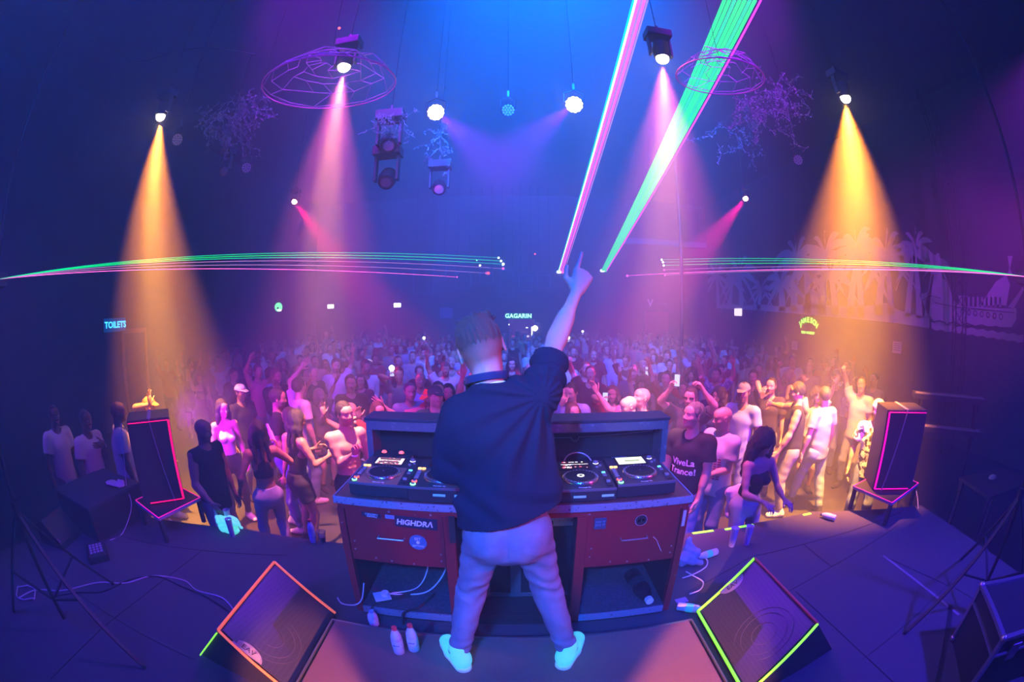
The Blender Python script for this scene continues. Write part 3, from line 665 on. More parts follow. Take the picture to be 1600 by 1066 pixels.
    def hd(X, Y, Z):
        u = (X - C[0]) * Rh[0, 0] + (Y - C[1]) * Rh[1, 0] + (Z - C[2]) * Rh[2, 0]; v = (X - C[0]) * Rh[0, 1] + (Y - C[1]) * Rh[1, 1] + (Z - C[2]) * Rh[2, 1]
        return .0026 * np.sin(u * 420 + 3.5 * np.sin(v * 60 + u * 50) + v * 120) + .002 * np.sin(u * 190 + v * 260 + 2 * np.sin(u * 80))
    ho = bpy.data.objects.new('hair', to_mesh('hair', sdf_mesh(hp, .0036, hd, it=0), M_DJHAIR)); COL.objects.link(ho); ho.parent = o
    # shoes with sole
    for n in 'RL':
        fp = foot_prims(J, n, s, .008); z0 = J['an' + n][2] - .085 * s
        for q in fp: q['a'][2] += .006; q['b'][2] += .006
        me = to_mesh('sneaker', sdf_mesh(fp + [dict(t='cut', p=V(0, 0, .012), n=V(0, 0, -1), k=.01)], .006), M_SNEAK); q = bpy.data.objects.new('sneaker', me); COL.objects.link(q); q.parent = o
        yaw = J['yaw' + n]; d = V(-sin(yaw), cos(yaw), 0); r_ = V(d[1], -d[0], 0); an = J['an' + n]; pts = []
        pr2 = [cap(V(an[0], an[1], .012) + d * -.045 * s, V(an[0], an[1], .012) + d * .08, .048, .051, k=.02), cap(V(an[0], an[1], .012) + d * .08, V(an[0], an[1], .012) + d * .16 * s, .051, .045, k=.02), dict(t='cut', p=V(0, 0, .0), n=V(0, 0, -1), k=.01), dict(t='cut', p=V(0, 0, .026), n=V(0, 0, 1), k=.01)]
        q2 = bpy.data.objects.new('sole', to_mesh('sole', sdf_mesh(pr2, .006), M_SOLE)); COL.objects.link(q2); q2.parent = q
        lace = MB()
        for i in range(4):
            c = V(an[0], an[1], .098 - i * .009) + d * (.05 + i * .02); lace.tube([c - r_ * .026 - V(0, 0, .012), c + V(0, 0, .006), c + r_ * .026 - V(0, 0, .012)], .003, 5)
        lace.build('laces', M_WHITE, q, True)
    # headphones resting round the neck
    hb = empty('headphones', base + Vector(nk + V(-.018, .03, .05)), 0, 'black headphones resting around the neck of the performer', 'headphones')
    pts = [(cos(a) * .084, sin(a) * .082, .014 * cos(a) + .012 - .02 * sin(a)) for a in np.linspace(pi * 1.02 - .25, 2 * pi + .05, 26)]
    hm = MB()
    for i in range(len(pts) - 1): hm.bar(pts[i], Vector(pts[i + 1]) + (Vector(pts[i + 1]) - Vector(pts[i])) * .2, .014, .03, .003)
    hm.build('headband', mat('glossy_black', (.03, .05, .12), .25), hb, True)
    for sx in (-1, 1):
        e_ = MB().cyl((sx * .085, .02, -.01), (sx * .06, .1, -.06), .016, .02).build('yoke', M_BLACKM, hb, True)
        MB().cyl((sx * .075, .075, -.055), (sx * .045, .105, -.05), .036, .036, 24).build('ear_cup', M_DARK, hb, True)
        MB().cyl((sx * .045, .105, -.05), (sx * .037, .113, -.049), .034, .03, 24).build('ear_pad', M_RUB, hb, True)
    MB().tube(arc_pts([pts[-1], (.088, .03, -.02), (.075, .06, -.1), (.09, .05, -.2), (.1, .25, -.28), (.16, .42, -.46)]), .0035, 6).build('cable', M_CABLEB, hb, True)
    return o

# ------------------------------------------------------------------ the hall
M_WALL = mat('dark_wall', (.06, .055, .07), .9, noise=(1.5, (.045, .04, .05), .4, .6), bump=(6, .3))
M_CEIL = mat('dark_ceiling', (.05, .05, .06), .95)
M_FLOOR = mat('club_floor', (.02, .018, .022), .6, noise=(3, (.012, .012, .015), .4, .6))
def stage_mat():
    m = mat('stage_carpet', (.085, .085, .10), .8, noise=(260, (.045, .045, .06), .35, .65), bump=(300, .5)); return m
M_STAGE = stage_mat()
def struct(mb, name, m): return tag(mb.build(name, m), kind='structure')
XW, YB, ZC = 10.0, 20.0, 7.6
struct(MB().box((-XW, -3.5, FL - .1), (XW, YB, FL)), 'floor', M_FLOOR)
struct(MB().box((-XW - .2, -3.5, FL), (-XW, YB, ZC)), 'wall_left', M_WALL)
struct(MB().box((XW, -3.5, FL), (XW + .2, YB, ZC)), 'wall_right', M_WALL)
struct(MB().box((-XW - .2, YB, FL), (XW + .2, YB + .2, ZC)), 'wall_back', M_WALL)
struct(MB().box((-XW - .2, -3.7, FL), (XW + .2, -3.5, ZC)), 'wall_rear', M_WALL)
struct(MB().box((-XW - .2, -3.7, ZC), (XW + .2, YB + .2, ZC + .1)), 'ceiling', M_CEIL)
SP = [(-4.75, -3.4), (-4.7, 1), (-3.75, 2.62), (-2.5, 2.98), (-1, 3.1), (1.69, 3.23), (3.12, 3.14), (4.54, 2.44), (4.25, .4), (4.3, -3.4)]
b = MB(); P0 = [b.bm.verts.new((x, y, 0)) for x, y in SP]; P1 = [b.bm.verts.new((x, y, FL)) for x, y in SP]
b.bm.faces.new(P0); b.bm.faces.new(P1)
for i in range(len(SP)): j = (i + 1) % len(SP); b.bm.faces.new((P0[i], P0[j], P1[j], P1[i]))
struct(b, 'floor_stage', M_STAGE)
# joints between the stage boards
M_JOINT = mat('board_joint', (.02, .02, .025), .9); M_SCUFF = mat('scuffed_tape', (.22, .2, .26), .7)
def flat_strip(mb, pts, w_, z=.0015, t=.002):
    for a, b_ in zip(pts, pts[1:]):
        a, b_ = Vector((*a, 0)), Vector((*b_, 0)); d = (b_ - a).normalized(); n = Vector((-d.y, d.x, 0)) * w_ / 2
        vs_ = [a - n, b_ - n, b_ + n, a + n]; lo = [mb.bm.verts.new(v + Vector((0, 0, z))) for v in vs_]; hi = [mb.bm.verts.new(v + Vector((0, 0, z + t))) for v in vs_]
        mb.bm.faces.new(hi); mb.bm.faces.new(lo[::-1])
        for i in range(4): j = (i + 1) % 4; mb.bm.faces.new((lo[i], lo[j], hi[j], hi[i]))
b = MB()
for pts in ([(1.3, 2.35), (2.0, 2.63), (2.6, 2.6), (3.2, 2.55), (4.2, 2.5)], [(2.6, 2.6), (2.61, 2.14)], [(1.35, 1.9), (2.6, 2.14), (3.8, 2.3)], [(3.2, 2.0), (3.45, 1.0), (3.5, .2)], [(2.1, 2.0), (2.15, 1.1), (2.2, .2)], [(2.1, 1.05), (3.2, 1.15), (4.2, 1.2)],
            [(-1.9, 2.7), (-3.3, 2.2), (-4.6, 1.9)], [(-2.7, 2.4), (-2.75, 1.0), (-2.7, .2)], [(-1.9, 1.2), (-3.2, 1.1), (-4.5, .9)]): flat_strip(b, pts, .006)
tag(b.build('floor_joint', M_JOINT), kind='structure')
t = MB(); flat_strip(t, [(3.21, 1.98), (3.16, .8)], .03); tag(t.build('worn_tape', M_SCUFF), 'worn grey tape strip stuck on the stage boards right of the right floor monitor', 'tape')
t = MB(); flat_strip(t, [(2.3, .35), (3.2, .95)], .05); tag(t.build('floor_tape', M_BLACK), 'black tape strip on the stage floor beside the flight case', 'tape')
# glowing green edge marking
M_GTAPE = mat('fluorescent_green_tape', (.3, 1, .05), .6, emit=(.25, 1, .02), es=1.6)
M_PTAPE = mat('fluorescent_pink_tape', (1, .02, .35), .6, emit=(1, .0, .22), es=1.5)
M_RTAPE = mat('fluorescent_red_tape', (1, .02, .12), .6, emit=(1, .0, .1), es=1.5)
M_OTAPE = mat('fluorescent_orange_tape', (1, .25, .06), .6, emit=(1, .16, .06), es=.7)
for pts, lab in (([(1.66, 3.205), (1.88, 3.195)], 'glowing green tape strip on the stage edge just right of the red desk'), ([(2.0, 3.175), (2.33, 3.16)], 'longest glowing green tape strip on the stage edge behind two tall cups'), ([(2.97, 3.11), (3.08, 3.105)], 'short glowing green tape strip furthest right on the stage edge')):
    t = MB(); flat_strip(t, pts, .035); tag(t.build('edge_tape', M_GTAPE), lab, 'tape', 'green tape along the stage edge')

# riser with woven mat
M_MAT = mat('riser_mat', (.24, .15, .13), .6, bump=(90, .3))
nt = M_MAT.node_tree; bs = nt.nodes['Principled BSDF']; wv = nt.nodes.new('ShaderNodeTexWave'); wv.inputs['Scale'].default_value = 55; tc = nt.nodes.new('ShaderNodeTexCoord')
wv.wave_type = 'BANDS'; wv.bands_direction = 'DIAGONAL'; bp = nt.nodes.new('ShaderNodeBump'); bp.inputs['Strength'].default_value = .6; bp.inputs['Distance'].default_value = .004
nt.links.new(tc.outputs['Object'], wv.inputs['Vector']); nt.links.new(wv.outputs[0], bp.inputs['Height']); nt.links.new(bp.outputs[0], bs.inputs['Normal'])
rz = empty('riser', (0, 1.2, 0), 0, 'low carpeted riser platform under the performer, behind the red desk', 'platform')
MB().box((-1.12, -2.2, 0), (1.12, .70, .105), bev=.006).build('deck', M_BLACK, rz)
MB().box((-1.10, -2.2, .105), (1.10, .69, .12)).build('mat', M_MAT, rz)
b = MB(); b.box((-1.125, .69, .08), (1.125, .705, .123)).box((-1.13, -2.2, .08), (-1.12, .70, .123)).box((1.12, -2.2, .08), (1.13, .70, .123)); b.build('edge_trim', M_STEEL, rz)

# ------------------------------------------------------------------ booth desk
def worn(name, col, wearcol, lo=.62, hi=.66, sc=26, rough=.5):
    return mat(name, col, rough, noise=(sc, wearcol, lo, hi), bump=(40, .15))
M_RED = worn('red_painted_wood', (.26, .008, .02), (.34, .10, .12), .74, .76, 30)
M_REDW = worn('worn_red_edge', (.25, .012, .02), (.40, .26, .30), .68, .70, 45)
M_TOP = worn('desk_top_laminate', (.13, .05, .04), (.3, .2, .2), .66, .7, 14, .35)
M_TRIM = worn('desk_metal_trim', (.22, .25, .32), (.05, .05, .07), .62, .66, 60, .5)
M_SHELF = mat('grey_carpet_shelf', (.05, .05, .065), .95, noise=(60, (.10, .10, .13), .5, .7), bump=(200, .5))
M_IN = mat('cabinet_inside', (.018, .018, .022), .8)
desk = empty('dj_desk', (0, 2.12, 0), 0, 'worn red wooden booth desk with two drawer fronts, stickers and open shelves', 'desk')
X0, X1 = -1.035, 1.05
MB().box((X0, 0, .91), (X1, .80, .945), bev=.003).build('desk_top', M_TOP, desk, label='brown laminate desk top')
b = MB(); b.box((X0 - .008, -.008, .905), (X1 + .008, .004, .95), bev=.002).box((X0 - .008, 0, .905), (X0, .80, .95)).box((X1, 0, .905), (X1 + .008, .80, .95)); b.build('edge_trim', M_TRIM, desk, label='scratched metal edge strip')
MB().box((X0 + .01, .005, .868), (X1 - .01, .04, .905)).build('apron', M_REDW, desk)
for xa, xb in ((X0 + .005, X0 + .05), (-.385, -.325), (.365, .425), (X1 - .05, X1 - .005)): MB().box((xa, .0, .05), (xb, .045, .87), bev=.002).build('post', M_REDW, desk)
for xa, xb in ((X0 + .007, X0 + .025), (-.372, -.352), (.385, .405), (X1 - .025, X1 - .007)): MB().box((xa, .045, .05), (xb, .79, .905)).build('side_panel', M_IN, desk)
MB().box((X0 + .02, .77, .05), (X1 - .02, .79, .905)).build('back_panel', M_IN, desk)
for xa, xb, nm in ((X0 + .05, -.385, 'L'), (.425, X1 - .05, 'R')):
    MB().box((xa, .01, .085), (xb, .77, .105)).build('shelf', M_SHELF, desk)
    MB().box((xa, .0, .045), (xb, .022, .10), bev=.002).build('rail', M_TRIM, desk)
    dr = MB().box((xa + .003, .012, .50), (xb - .003, .03, .865), bev=.002).build('drawer', M_RED, desk)
    xc = (xa + xb) / 2 + (-.02 if nm == 'L' else .0); zc = .70
    h_ = MB().tube([(xc - .08, .012, zc), (xc - .08, -.02, zc), (xc + .08, -.02, zc), (xc + .08, .012, zc)], .005, 8).build('handle', M_STEEL, dr, True)
    for q, (sx, sz) in enumerate([(xa + .03, .58), (xa + .035, .64), (xc - .02, .52), (xc + .12, .515), (xb - .03, .60), (xb - .03, .55), (xa + .16, .53)]):
        MB().cyl((sx, .013, sz), (sx, .009, sz), .006, n=10).build('screw', M_STEEL, dr)
MB().box((-.325, .02, .045), (.365, .06, .075)).build('rail', M_BLACK, desk)
MB().box((X0 + .03, .04, .0), (X1 - .03, .76, .05)).build('plinth', M_BLACK, desk)
MB().box((-.36, .05, .05), (.39, .77, .06)).build('bottom_board', M_IN, desk)
# upstand box behind the decks
M_CON = worn('blue_grey_board', (.13, .11, .15), (.24, .22, .28), .6, .68, 18)
cons = empty('booth_upstand', (0, 2.72, .945), 0, 'long open-fronted box standing along the audience side of the red desk', 'shelf box')
CX0, CX1, CH = -1.02, 1.10, .335
MB().box((CX0, .0, CH - .02), (CX1, .22, CH), bev=.004).build('top_board', mat('black_top_board', (.04, .035, .05), .5), cons)
MB().box((CX0 + .01, .005, CH - .085), (CX1 - .01, .03, CH - .02), bev=.003).build('top_rail', M_CON, cons)
for xa, xb in ((CX0 + .01, CX0 + .055), (CX1 - .055, CX1 - .01)): MB().box((xa, .005, .0), (xb, .2, CH - .085), bev=.003).build('side', M_CON, cons)
MB().box((CX0 + .05, .185, 0), (CX1 - .05, .20, CH - .02)).build('back_board', M_IN, cons)
MB().box((CX0 + .05, .03, 0), (CX1 - .05, .185, .008)).build('floor_board', M_IN, cons)
b = MB(); b.tube([(.2, .16, .17), (.42, .16, .17)], .004, 6); b.tube([(.47, .16, .172), (.8, .16, .185), (1.03, .16, .20)], .004, 6); b.build('shelf_edge', M_STEEL, cons)
MB().tube([(.42, .16, .17)] + [(.445 - .027 * cos(a), .16, .17 - .03 * sin(a)) for a in np.linspace(0, pi, 10)] + [(.47, .16, .17)], .003, 6).build('cut_out', M_STEEL, cons)

# stickers
def sticker(name, lab, x, z, w_, h_, col, cat='sticker', shape='rect', tilt=0, y=2.1285):
    b = MB()
    if shape == 'rect': b.box((-w_ / 2, -.0015, -h_ / 2), (w_ / 2, 0, h_ / 2))
    else: b.cyl((0, -.0015, 0), (0, 0, 0), w_ / 2, n=32)
    o = b.build(name, mat(name + '_print', col, .45)); o.location = (x, y, z); o.rotation_euler = (0, tilt, 0); tag(o, lab)
    if cat != 'floor': o.parent = desk; o.location.y -= 2.12
    else: o['category'] = 'paper'
    return o
RX = (R(90), 0, 0); M_LETW = mat('white_print', (.8, .8, .85), .5); M_LETB = mat('blue_print', (.1, .2, .45), .5)
s_ = sticker('sticker', 'long black sticker with angular white lettering on the left drawer', -.545, .815, .25, .075, (.012, .02, .045), tilt=.04)
text('lettering', 'HiGHDR\u039b', .048, M_LETW, s_, (-.01, -.003, -.004), RX, shear=.15, bold=.0015)
s_ = sticker('sticker', 'small black ribbon sticker near the top left of the left drawer', -.815, .842, .12, .03, (.015, .02, .04), tilt=.06)
text('lettering', '\u00b7 S SOCIETY', .017, M_LETW, s_, (0, -.003, .005), RX); text('lettering', 'CLOTHING', .013, M_LETW, s_, (.005, -.003, -.009), RX)
s_ = sticker('sticker', 'tiny white text sticker above the long black sticker', -.70, .842, .055, .025, (.35, .3, .45), tilt=.03)
for q in range(3): MB().box((-.022, -.003, .006 - q * .007), (.02, -.0015, .009 - q * .007)).build('printed_line', M_LETB, s_)
s_ = sticker('sticker', 'round blue sticker right of the left drawer handle', -.545, .68, .105, .105, (.06, .16, .30), shape='round')
text('lettering', 'SET', .026, M_LETW, s_, (0, -.003, .024), RX); text('lettering', 'SETTING', .018, M_LETW, s_, (0, -.003, -.026), RX); b = MB(); b.cyl((0, -.003, 0), (0, -.0015, 0), .011, n=16); b.build('dot', M_LETW, s_)
s_ = sticker('sticker', 'square blue-black sticker in the top left corner of the right drawer', .50, .815, .07, .075, (.03, .07, .13))
text('lettering', 'MIX IT\nDIG IT', .02, mat('teal_print', (.15, .35, .5), .5), s_, (0, -.003, .0), RX)
s_ = sticker('sticker', 'round black sticker with two white crescents above the right drawer handle', .745, .815, .075, .075, (.01, .012, .02), shape='round')
for sx, r_ in ((-1, .014), (1, .011)):
    b = MB(); b.poly([(sx * .014 + r_ * cos(a) * .9, -.0022, r_ * sin(a)) for a in np.linspace(.5 if sx > 0 else pi + .4, (.5 if sx > 0 else pi + .4) + 3.9, 14)]); bmesh.ops.solidify(b.bm, geom=b.bm.faces[:], thickness=.001); b.build('crescent', M_LETW, s_)
b = MB(); b.tube([(.036 * cos(a), -.002, .036 * sin(a)) for a in np.linspace(0, 2 * pi, 30)[:-1]], .0012, 5, True); b.build('rim', M_LETW, s_)
s_ = sticker('paper_scrap', 'pale torn paper scrap on the right corner post of the desk', 1.018, .80, .02, .11, (.6, .5, .62), 'paper', y=2.118)
MB().tube(arc_pts([(.826, -.02, .705), (.85, -.025, .68), (.87, -.02, .64), (.895, -.02, .59)], 5), .0022, 5).build('loose_string', M_CABLE, desk, True, label='white string dangling from the right drawer handle')
MB().box((-.352, -.008, .70), (-.318, -.001, .88)).build('gaffer_tape', M_BLACK, desk, label='black tape strip')

# flight case on the floor in the open middle of the desk
M_ALU = mat('aluminium_profile', (.42, .44, .5), .35, .85)
fc = empty('flight_case', (.12, 2.42, .06), .0, 'black flight case with aluminium edges standing in the knee space of the desk', 'case')
MB().box((-.29, 0, .0), (.29, .22, .66), bev=.004).build('panel', M_BLACK, fc)
b = MB()
for x in (-.29, .29):
    for z0, z1 in ((0, .66),): b.box((x - .02 if x > 0 else x - .008, -.01, z0), (x + .008 if x > 0 else x + .02, .02, z1))
for z in (0, .635): b.box((-.29, -.01, z), (.29, .02, z + .03))
b.box((-.13, -.012, 0), (-.06, .01, .66)).box((.10, -.012, 0), (.13, .01, .66)); b.build('edge_profile', M_ALU, fc)
for x in (-.29, .29):
    for z in (0.01, .65): MB().sphere((x, -.005, z), .028, 10, (1, .8, 1)).build('corner', M_STEEL, fc, True)
MB().box((.14, -.018, .60), (.27, -.01, .68)).build('latch', M_STEEL, fc); b = MB()
for q in range(5): b.cyl((.155 + q * .025, -.022, .64), (.155 + q * .025, -.017, .64), .006, n=8)
b.build('rivet', M_CHROME, fc)
MB().tube([(-.12, -.03, .60), (-.12, -.05, .66), (-.02, -.05, .66), (-.02, -.03, .60)], .012, 8).build('handle', M_RUB, fc, True)

# ------------------------------------------------------------------ decks and mixer
M_FACE = mat('deck_faceplate', (.05, .05, .055), .35, .3); M_FACE_WARM = mat('deck_faceplate_warm_light', (.34, .18, .12), .35, .3)  # second faceplate has warm reflected light put into its colour
M_BTN = mat('grey_button', (.25, .25, .27), .45)
E_AMB = emis('amber_led', (1, .45, .12), 5); E_RED = emis('red_led', (1, .08, .06), 4); E_GRN = emis('green_led', (.2, 1, .4), 4); E_WHT = emis('white_led', (.9, .85, 1), 5); E_CYN = emis('cyan_led', (.1, .8, 1), 4)
E_SCRG = emis('screen_grey', (.55, .65, .45), 1.1); E_SCRB = emis('screen_bright', (.85, .95, .75), 1.6); E_SCRD = emis('screen_dim', (.28, .12, .22), 1.0); E_SCRK = emis('screen_dark', (.03, .015, .05), .8); E_SCRP = emis('screen_pink', (1, .4, .5), 2.2); E_SCRW = emis('screen_white', (1, .95, .95), 3); E_SCRR = emis('screen_red', (1, .12, .2), 2.5)
M_PLATTER = mat('platter_black', (.012, .012, .016), .28); M_JOGR = mat('jog_rim_metal', (.5, .48, .5), .25, .95)
def player(loc, screen, face, label, plates=(), hub='dot', tall=.09, W=.355, D=.43):
    t = empty('cd_player', loc, 0, label, 'dj player', 'players on the red desk')
    z1 = tall; sl = .012
    # wedge body, deeper feet
    poly = [(0, .012), (D, .012), (D, z1 + sl), (0, z1)]
    b = MB(); b.prism([(y, z) for y, z in poly], W, Matrix.Rotation(R(90), 4, 'Z') @ Matrix.Scale(-1, 4, (0, 1, 0))); o = b.build('casing', M_DARK, t)
    o.location = (-W / 2, 0, 0)
    MB().box((-W / 2 - .002, -.003, z1 - .012), (W / 2 + .002, .004, z1 + .002)).build('front_lip', mat('lip', (.2, .2, .26), .35, .5), t)
    def Z(y): return z1 + sl * y / D
    def panel(mb, x0, x1, y0, y1, th=.002, up=0):
        lo = [(x0, y0), (x1, y0), (x1, y1), (x0, y1)]; A = [mb.bm.verts.new((x, y, Z(y) + up)) for x, y in lo]; B = [mb.bm.verts.new((x, y, Z(y) + up + th)) for x, y in lo]
        mb.bm.faces.new(B)
        for i in range(4): j = (i + 1) % 4; mb.bm.faces.new((A[i], A[j], B[j], B[i]))
    b = MB(); panel(b, -W / 2 + .045, W / 2 - .06, .004, .26); b.build('faceplate', face, t)
    b = MB(); panel(b, -W / 2 + .004, W / 2 - .004, .26, D - .004); b.build('upper_plate', M_FACE, t)
    # jog wheel
    jc = (-.005, .155); zz = Z(.155)
    j = MB().lathe([(.108, 0), (.108, .010), (.103, .016), (.088, .018), (.0865, .0175)], (jc[0], jc[1], zz), 48).build('jog_wheel', M_JOGR, t, True)
    b = MB()
    for q in range(30): a = 2 * pi * q / 30; b.sphere((jc[0] + .0975 * cos(a), jc[1] + .0975 * sin(a), zz + .0155), .0062, 6, (1, 1, .6))
    b.build('finger_dimples', M_STEEL, j, True)
    MB().cyl((jc[0], jc[1], zz + .014), (jc[0], jc[1], zz + .0195), .0865, n=48).build('platter', M_PLATTER, j, True)
    b = MB()
    if hub == 'ring': b.lathe([(.021, 0), (.021, .001), (.020, .001)], (jc[0], jc[1], zz + .0195), 24); o = b.build('hub_display', E_SCRW, j); MB().cyl((jc[0], jc[1], zz + .0197), (jc[0], jc[1], zz + .021), .012, n=20).build('hub_centre', M_PLATTER, j)
    else: b.cyl((jc[0], jc[1], zz + .0195), (jc[0], jc[1], zz + .0205), .007, n=16); b.build('hub_display', M_JOGR, j)
    text('lettering', 'Pioneer DJ', .016, M_LETW, t, (.0, .022, Z(.02) + .0025), (.03, 0, 0))
    # screen
    sx0, sx1, sy0, sy1 = (-.105, .075, .285, .40)
    sc_ = MB(); panel(sc_, sx0 - .012, sx1 + .012, sy0 - .008, sy1 + .008, .008, .002); sb = sc_.build('screen', M_PLATTER, t)
    g = MB(); mi = []
    def q_(x0, x1, y0, y1, up, k): n0 = len(g.bm.faces); panel(g, x0, x1, y0, y1, .0006, up); mi.extend([k] * (len(g.bm.faces) - n0))
    if screen == 'bright':
        ms = [E_SCRB, E_SCRG]; q_(sx0, sx1, sy0, sy1, .0105, 0); q_(sx0 + .05, sx1 - .03, sy0 + .04, sy0 + .065, .0113, 1); q_(sx0 + .02, sx0 + .022, sy0, sy1, .0113, 1); q_(sx0 + .03, sx1 - .01, sy1 - .012, sy1 - .009, .0113, 1)
    else:
        ms = [E_SCRD if screen == 'warm' else E_SCRK, E_SCRP, E_SCRW, E_SCRR]; q_(sx0, sx1, sy0, sy1, .0105, 0); rg = random.Random(len(screen))
        for i in range(34):
            x = rg.uniform(.02, .9); y = rg.choice((.1, .22, .5, .56, .9)); wd = rg.uniform(.02, .09)
            q_(sx0 + (sx1 - sx0) * x, sx0 + (sx1 - sx0) * min(.99, x + wd), sy0 + (sy1 - sy0) * y - .003, sy0 + (sy1 - sy0) * y + .004, .0115, rg.choice((1, 2, 3)))
        q_(sx0 + .004, sx1 - .004, sy0 + .066, sy0 + .0685, .0117, 2)
        if screen == 'warm': q_(sx1 - .022, sx1 - .004, sy0 + .01, sy1 - .01, .0117, 2); q_(sx0 + .003, sx0 + .014, sy0 + .01, sy1 - .02, .0117, 2)
    dsp = g.build('display', ms[0], sb)
    for m_ in ms[1:]: dsp.data.materials.append(m_)
    dsp.data.polygons.foreach_set('material_index', mi)
    # buttons left, right
    for k, y in enumerate((.245, .235)):
        x = -W / 2 + .018 + .026 * k; MB().box((x - .010, .255, Z(.26)), (x + .010, .272, Z(.26) + .008), bev=.001).build('loop_button', E_AMB if k < 2 else M_BTN, t)
    for k in range(5):
        y = .12 + k * .026; MB().box((-W / 2 + .012, y, Z(y)), (-W / 2 + .036, y + .012, Z(y) + .006), bev=.001).build('button', M_BTN, t)
    for y, e in ((.075, E_RED), (.035, E_GRN)):
        MB().lathe([(.0155, 0), (.0155, .006), (.0125, .006)], (-W / 2 + .024, y, Z(y)), 20).build('cue_button' if e == E_RED else 'play_button', e if hub != 'dot' or 1 else M_BTN, t, True)
        MB().cyl((-W / 2 + .024, y, Z(y)), (-W / 2 + .024, y, Z(y) + .008), .0115, n=16).build('button_cap', M_BTN, t, True)
    MB().box((W / 2 - .045, .03, Z(.1)), (W / 2 - .015, .15, Z(.1) + .003)).build('tempo_slot', M_PLATTER, t)
    MB().box((W / 2 - .042, .075, Z(.08)), (W / 2 - .018, .093, Z(.08) + .016), bev=.002).build('tempo_fader', M_BTN, t)
    for k, y in enumerate((.175, .20, .225)): MB().box((W / 2 - .04, y, Z(y)), (W / 2 - .02, y + .010, Z(y) + .005)).build('mode_button', E_CYN if k == 2 else M_BTN, t)
    for k, (x, y) in enumerate(((W / 2 - .05, .385), (W / 2 - .03, .335), (W / 2 - .055, .31))):
        MB().cyl((x, y, Z(y)), (x, y, Z(y) + (.016 if k == 0 else .01)), .016 if k == 0 else .009, n=18).build('knob', M_BTN, t, True)
    b = MB(); b.lathe([(.0185, 0), (.0185, .002), (.017, .002)], (W / 2 - .05, .385, Z(.385)), 20); b.build('knob_ring', E_WHT, t)
    for x in (-W / 2 + .05, W / 2 - .05):
        for y in (.04, D - .05): MB().cyl((x, y, 0), (x, y, .014), .022, n=16).build('foot', M_RUB, t, True)
    for px in plates: MB().box((px - .035, -.0045, z1 - .05), (px + .035, -.001, z1 - .036)).build('name_plate', mat('mint_plate', (.35, .65, .55), .4, emit=(.1, .5, .4), es=.15), t)
    return t
player((-.765, 2.16, .945), 'warm', M_FACE_WARM, 'leftmost deck player, lit warm screen and warm light painted on face, red and amber buttons')
player((-.40, 2.135, .945), 'dark', M_FACE, 'deck player half hidden by the left arm of the performer', plates=(-.0, .12), tall=.10)
player((.405, 2.15, .945), 'darkwave', M_FACE, 'deck player right of the performer with glowing ring hub and waveform screen', plates=(-.03, .13), hub='ring', tall=.085)
player((.775, 2.175, .945), 'bright', M_FACE, 'rightmost deck player with pale bright screen', tall=.09)
mx_ = empty('dj_mixer', (.005, 2.14, .945), 0, 'black mixer between the players, hidden behind the performer', 'mixer')
MB().box((-.19, 0, .012), (.19, .43, .10), bev=.004).build('casing', M_DARK, mx_)
for i in range(4):
    for k in range(5): MB().cyl((-.13 + .075 * i, .2 + .04 * k, .10), (-.13 + .075 * i, .2 + .04 * k, .118), .010, n=12).build('knob', M_BTN, mx_)
    MB().box((-.14 + .075 * i, .09, .10), (-.12 + .075 * i, .105, .115)).build('channel_fader', M_BTN, mx_)
for x in (-.15, .15):
    for y in (.04, .38): MB().cyl((x, y, 0), (x, y, .014), .02, n=12).build('foot', M_RUB, mx_)
# foot controller with two red domes
ds = empty('light_controller', (-.83, 2.66, .975), 0, 'small pale box with two glowing red dome buttons at the left end of the upstand', 'controller')
MB().box((-.12, 0, 0), (.14, .12, .035), bev=.003).build('casing', mat('pale_casing', (.35, .33, .42), .5), ds)
MB().box((-.125, .0, .035), (.145, .13, .055), bev=.003).build('top_plate', M_DARK, ds)
for x in (-.055, .07):
    MB().cyl((x, .06, .055), (x, .06, .062), .03, n=20).build('bezel', M_BLACK, ds, True); MB().sphere((x, .06, .063), .019, 14, (1, 1, .8)).build('dome_button', mat('red_dome', (1, .15, .12), .3, emit=(1, .12, .12), es=1.8), ds, True)
tag(MB().box((.70, 2.735, .955), (.81, 2.80, .985), bev=.003).build('small_box', mat('violet_grey_plastic', (.2, .2, .28), .5)), 'small grey-blue adaptor box in the right half of the upstand', 'adaptor')
tag(MB().tube(arc_pts([(.33, 2.70, .95), (.37, 2.72, 1.03), (.44, 2.72, 1.055), (.51, 2.71, 1.03), (.56, 2.68, .96)], 6), .005, 7).build('looped_cable', M_CABLE, None, True), 'pale cable looping up behind the ring-hub deck player', 'cable')
tag(MB().tube(arc_pts([(-.90, 2.70, .95), (-.86, 2.71, .985), (-.80, 2.70, .985), (-.74, 2.68, .955)], 6), .004, 7).build('short_cable', M_CABLE, None, True), 'short pale cable behind the leftmost deck player', 'cable')
tag(MB().lathe([(.03, 0), (.035, .02), (.028, .045), (.01, .05)], (-.575, 2.64, .945), 18).build('mic_clamp', mat('mauve_plastic', (.35, .3, .55), .4), None, True), 'small violet knob-shaped holder between the two left players', 'holder')
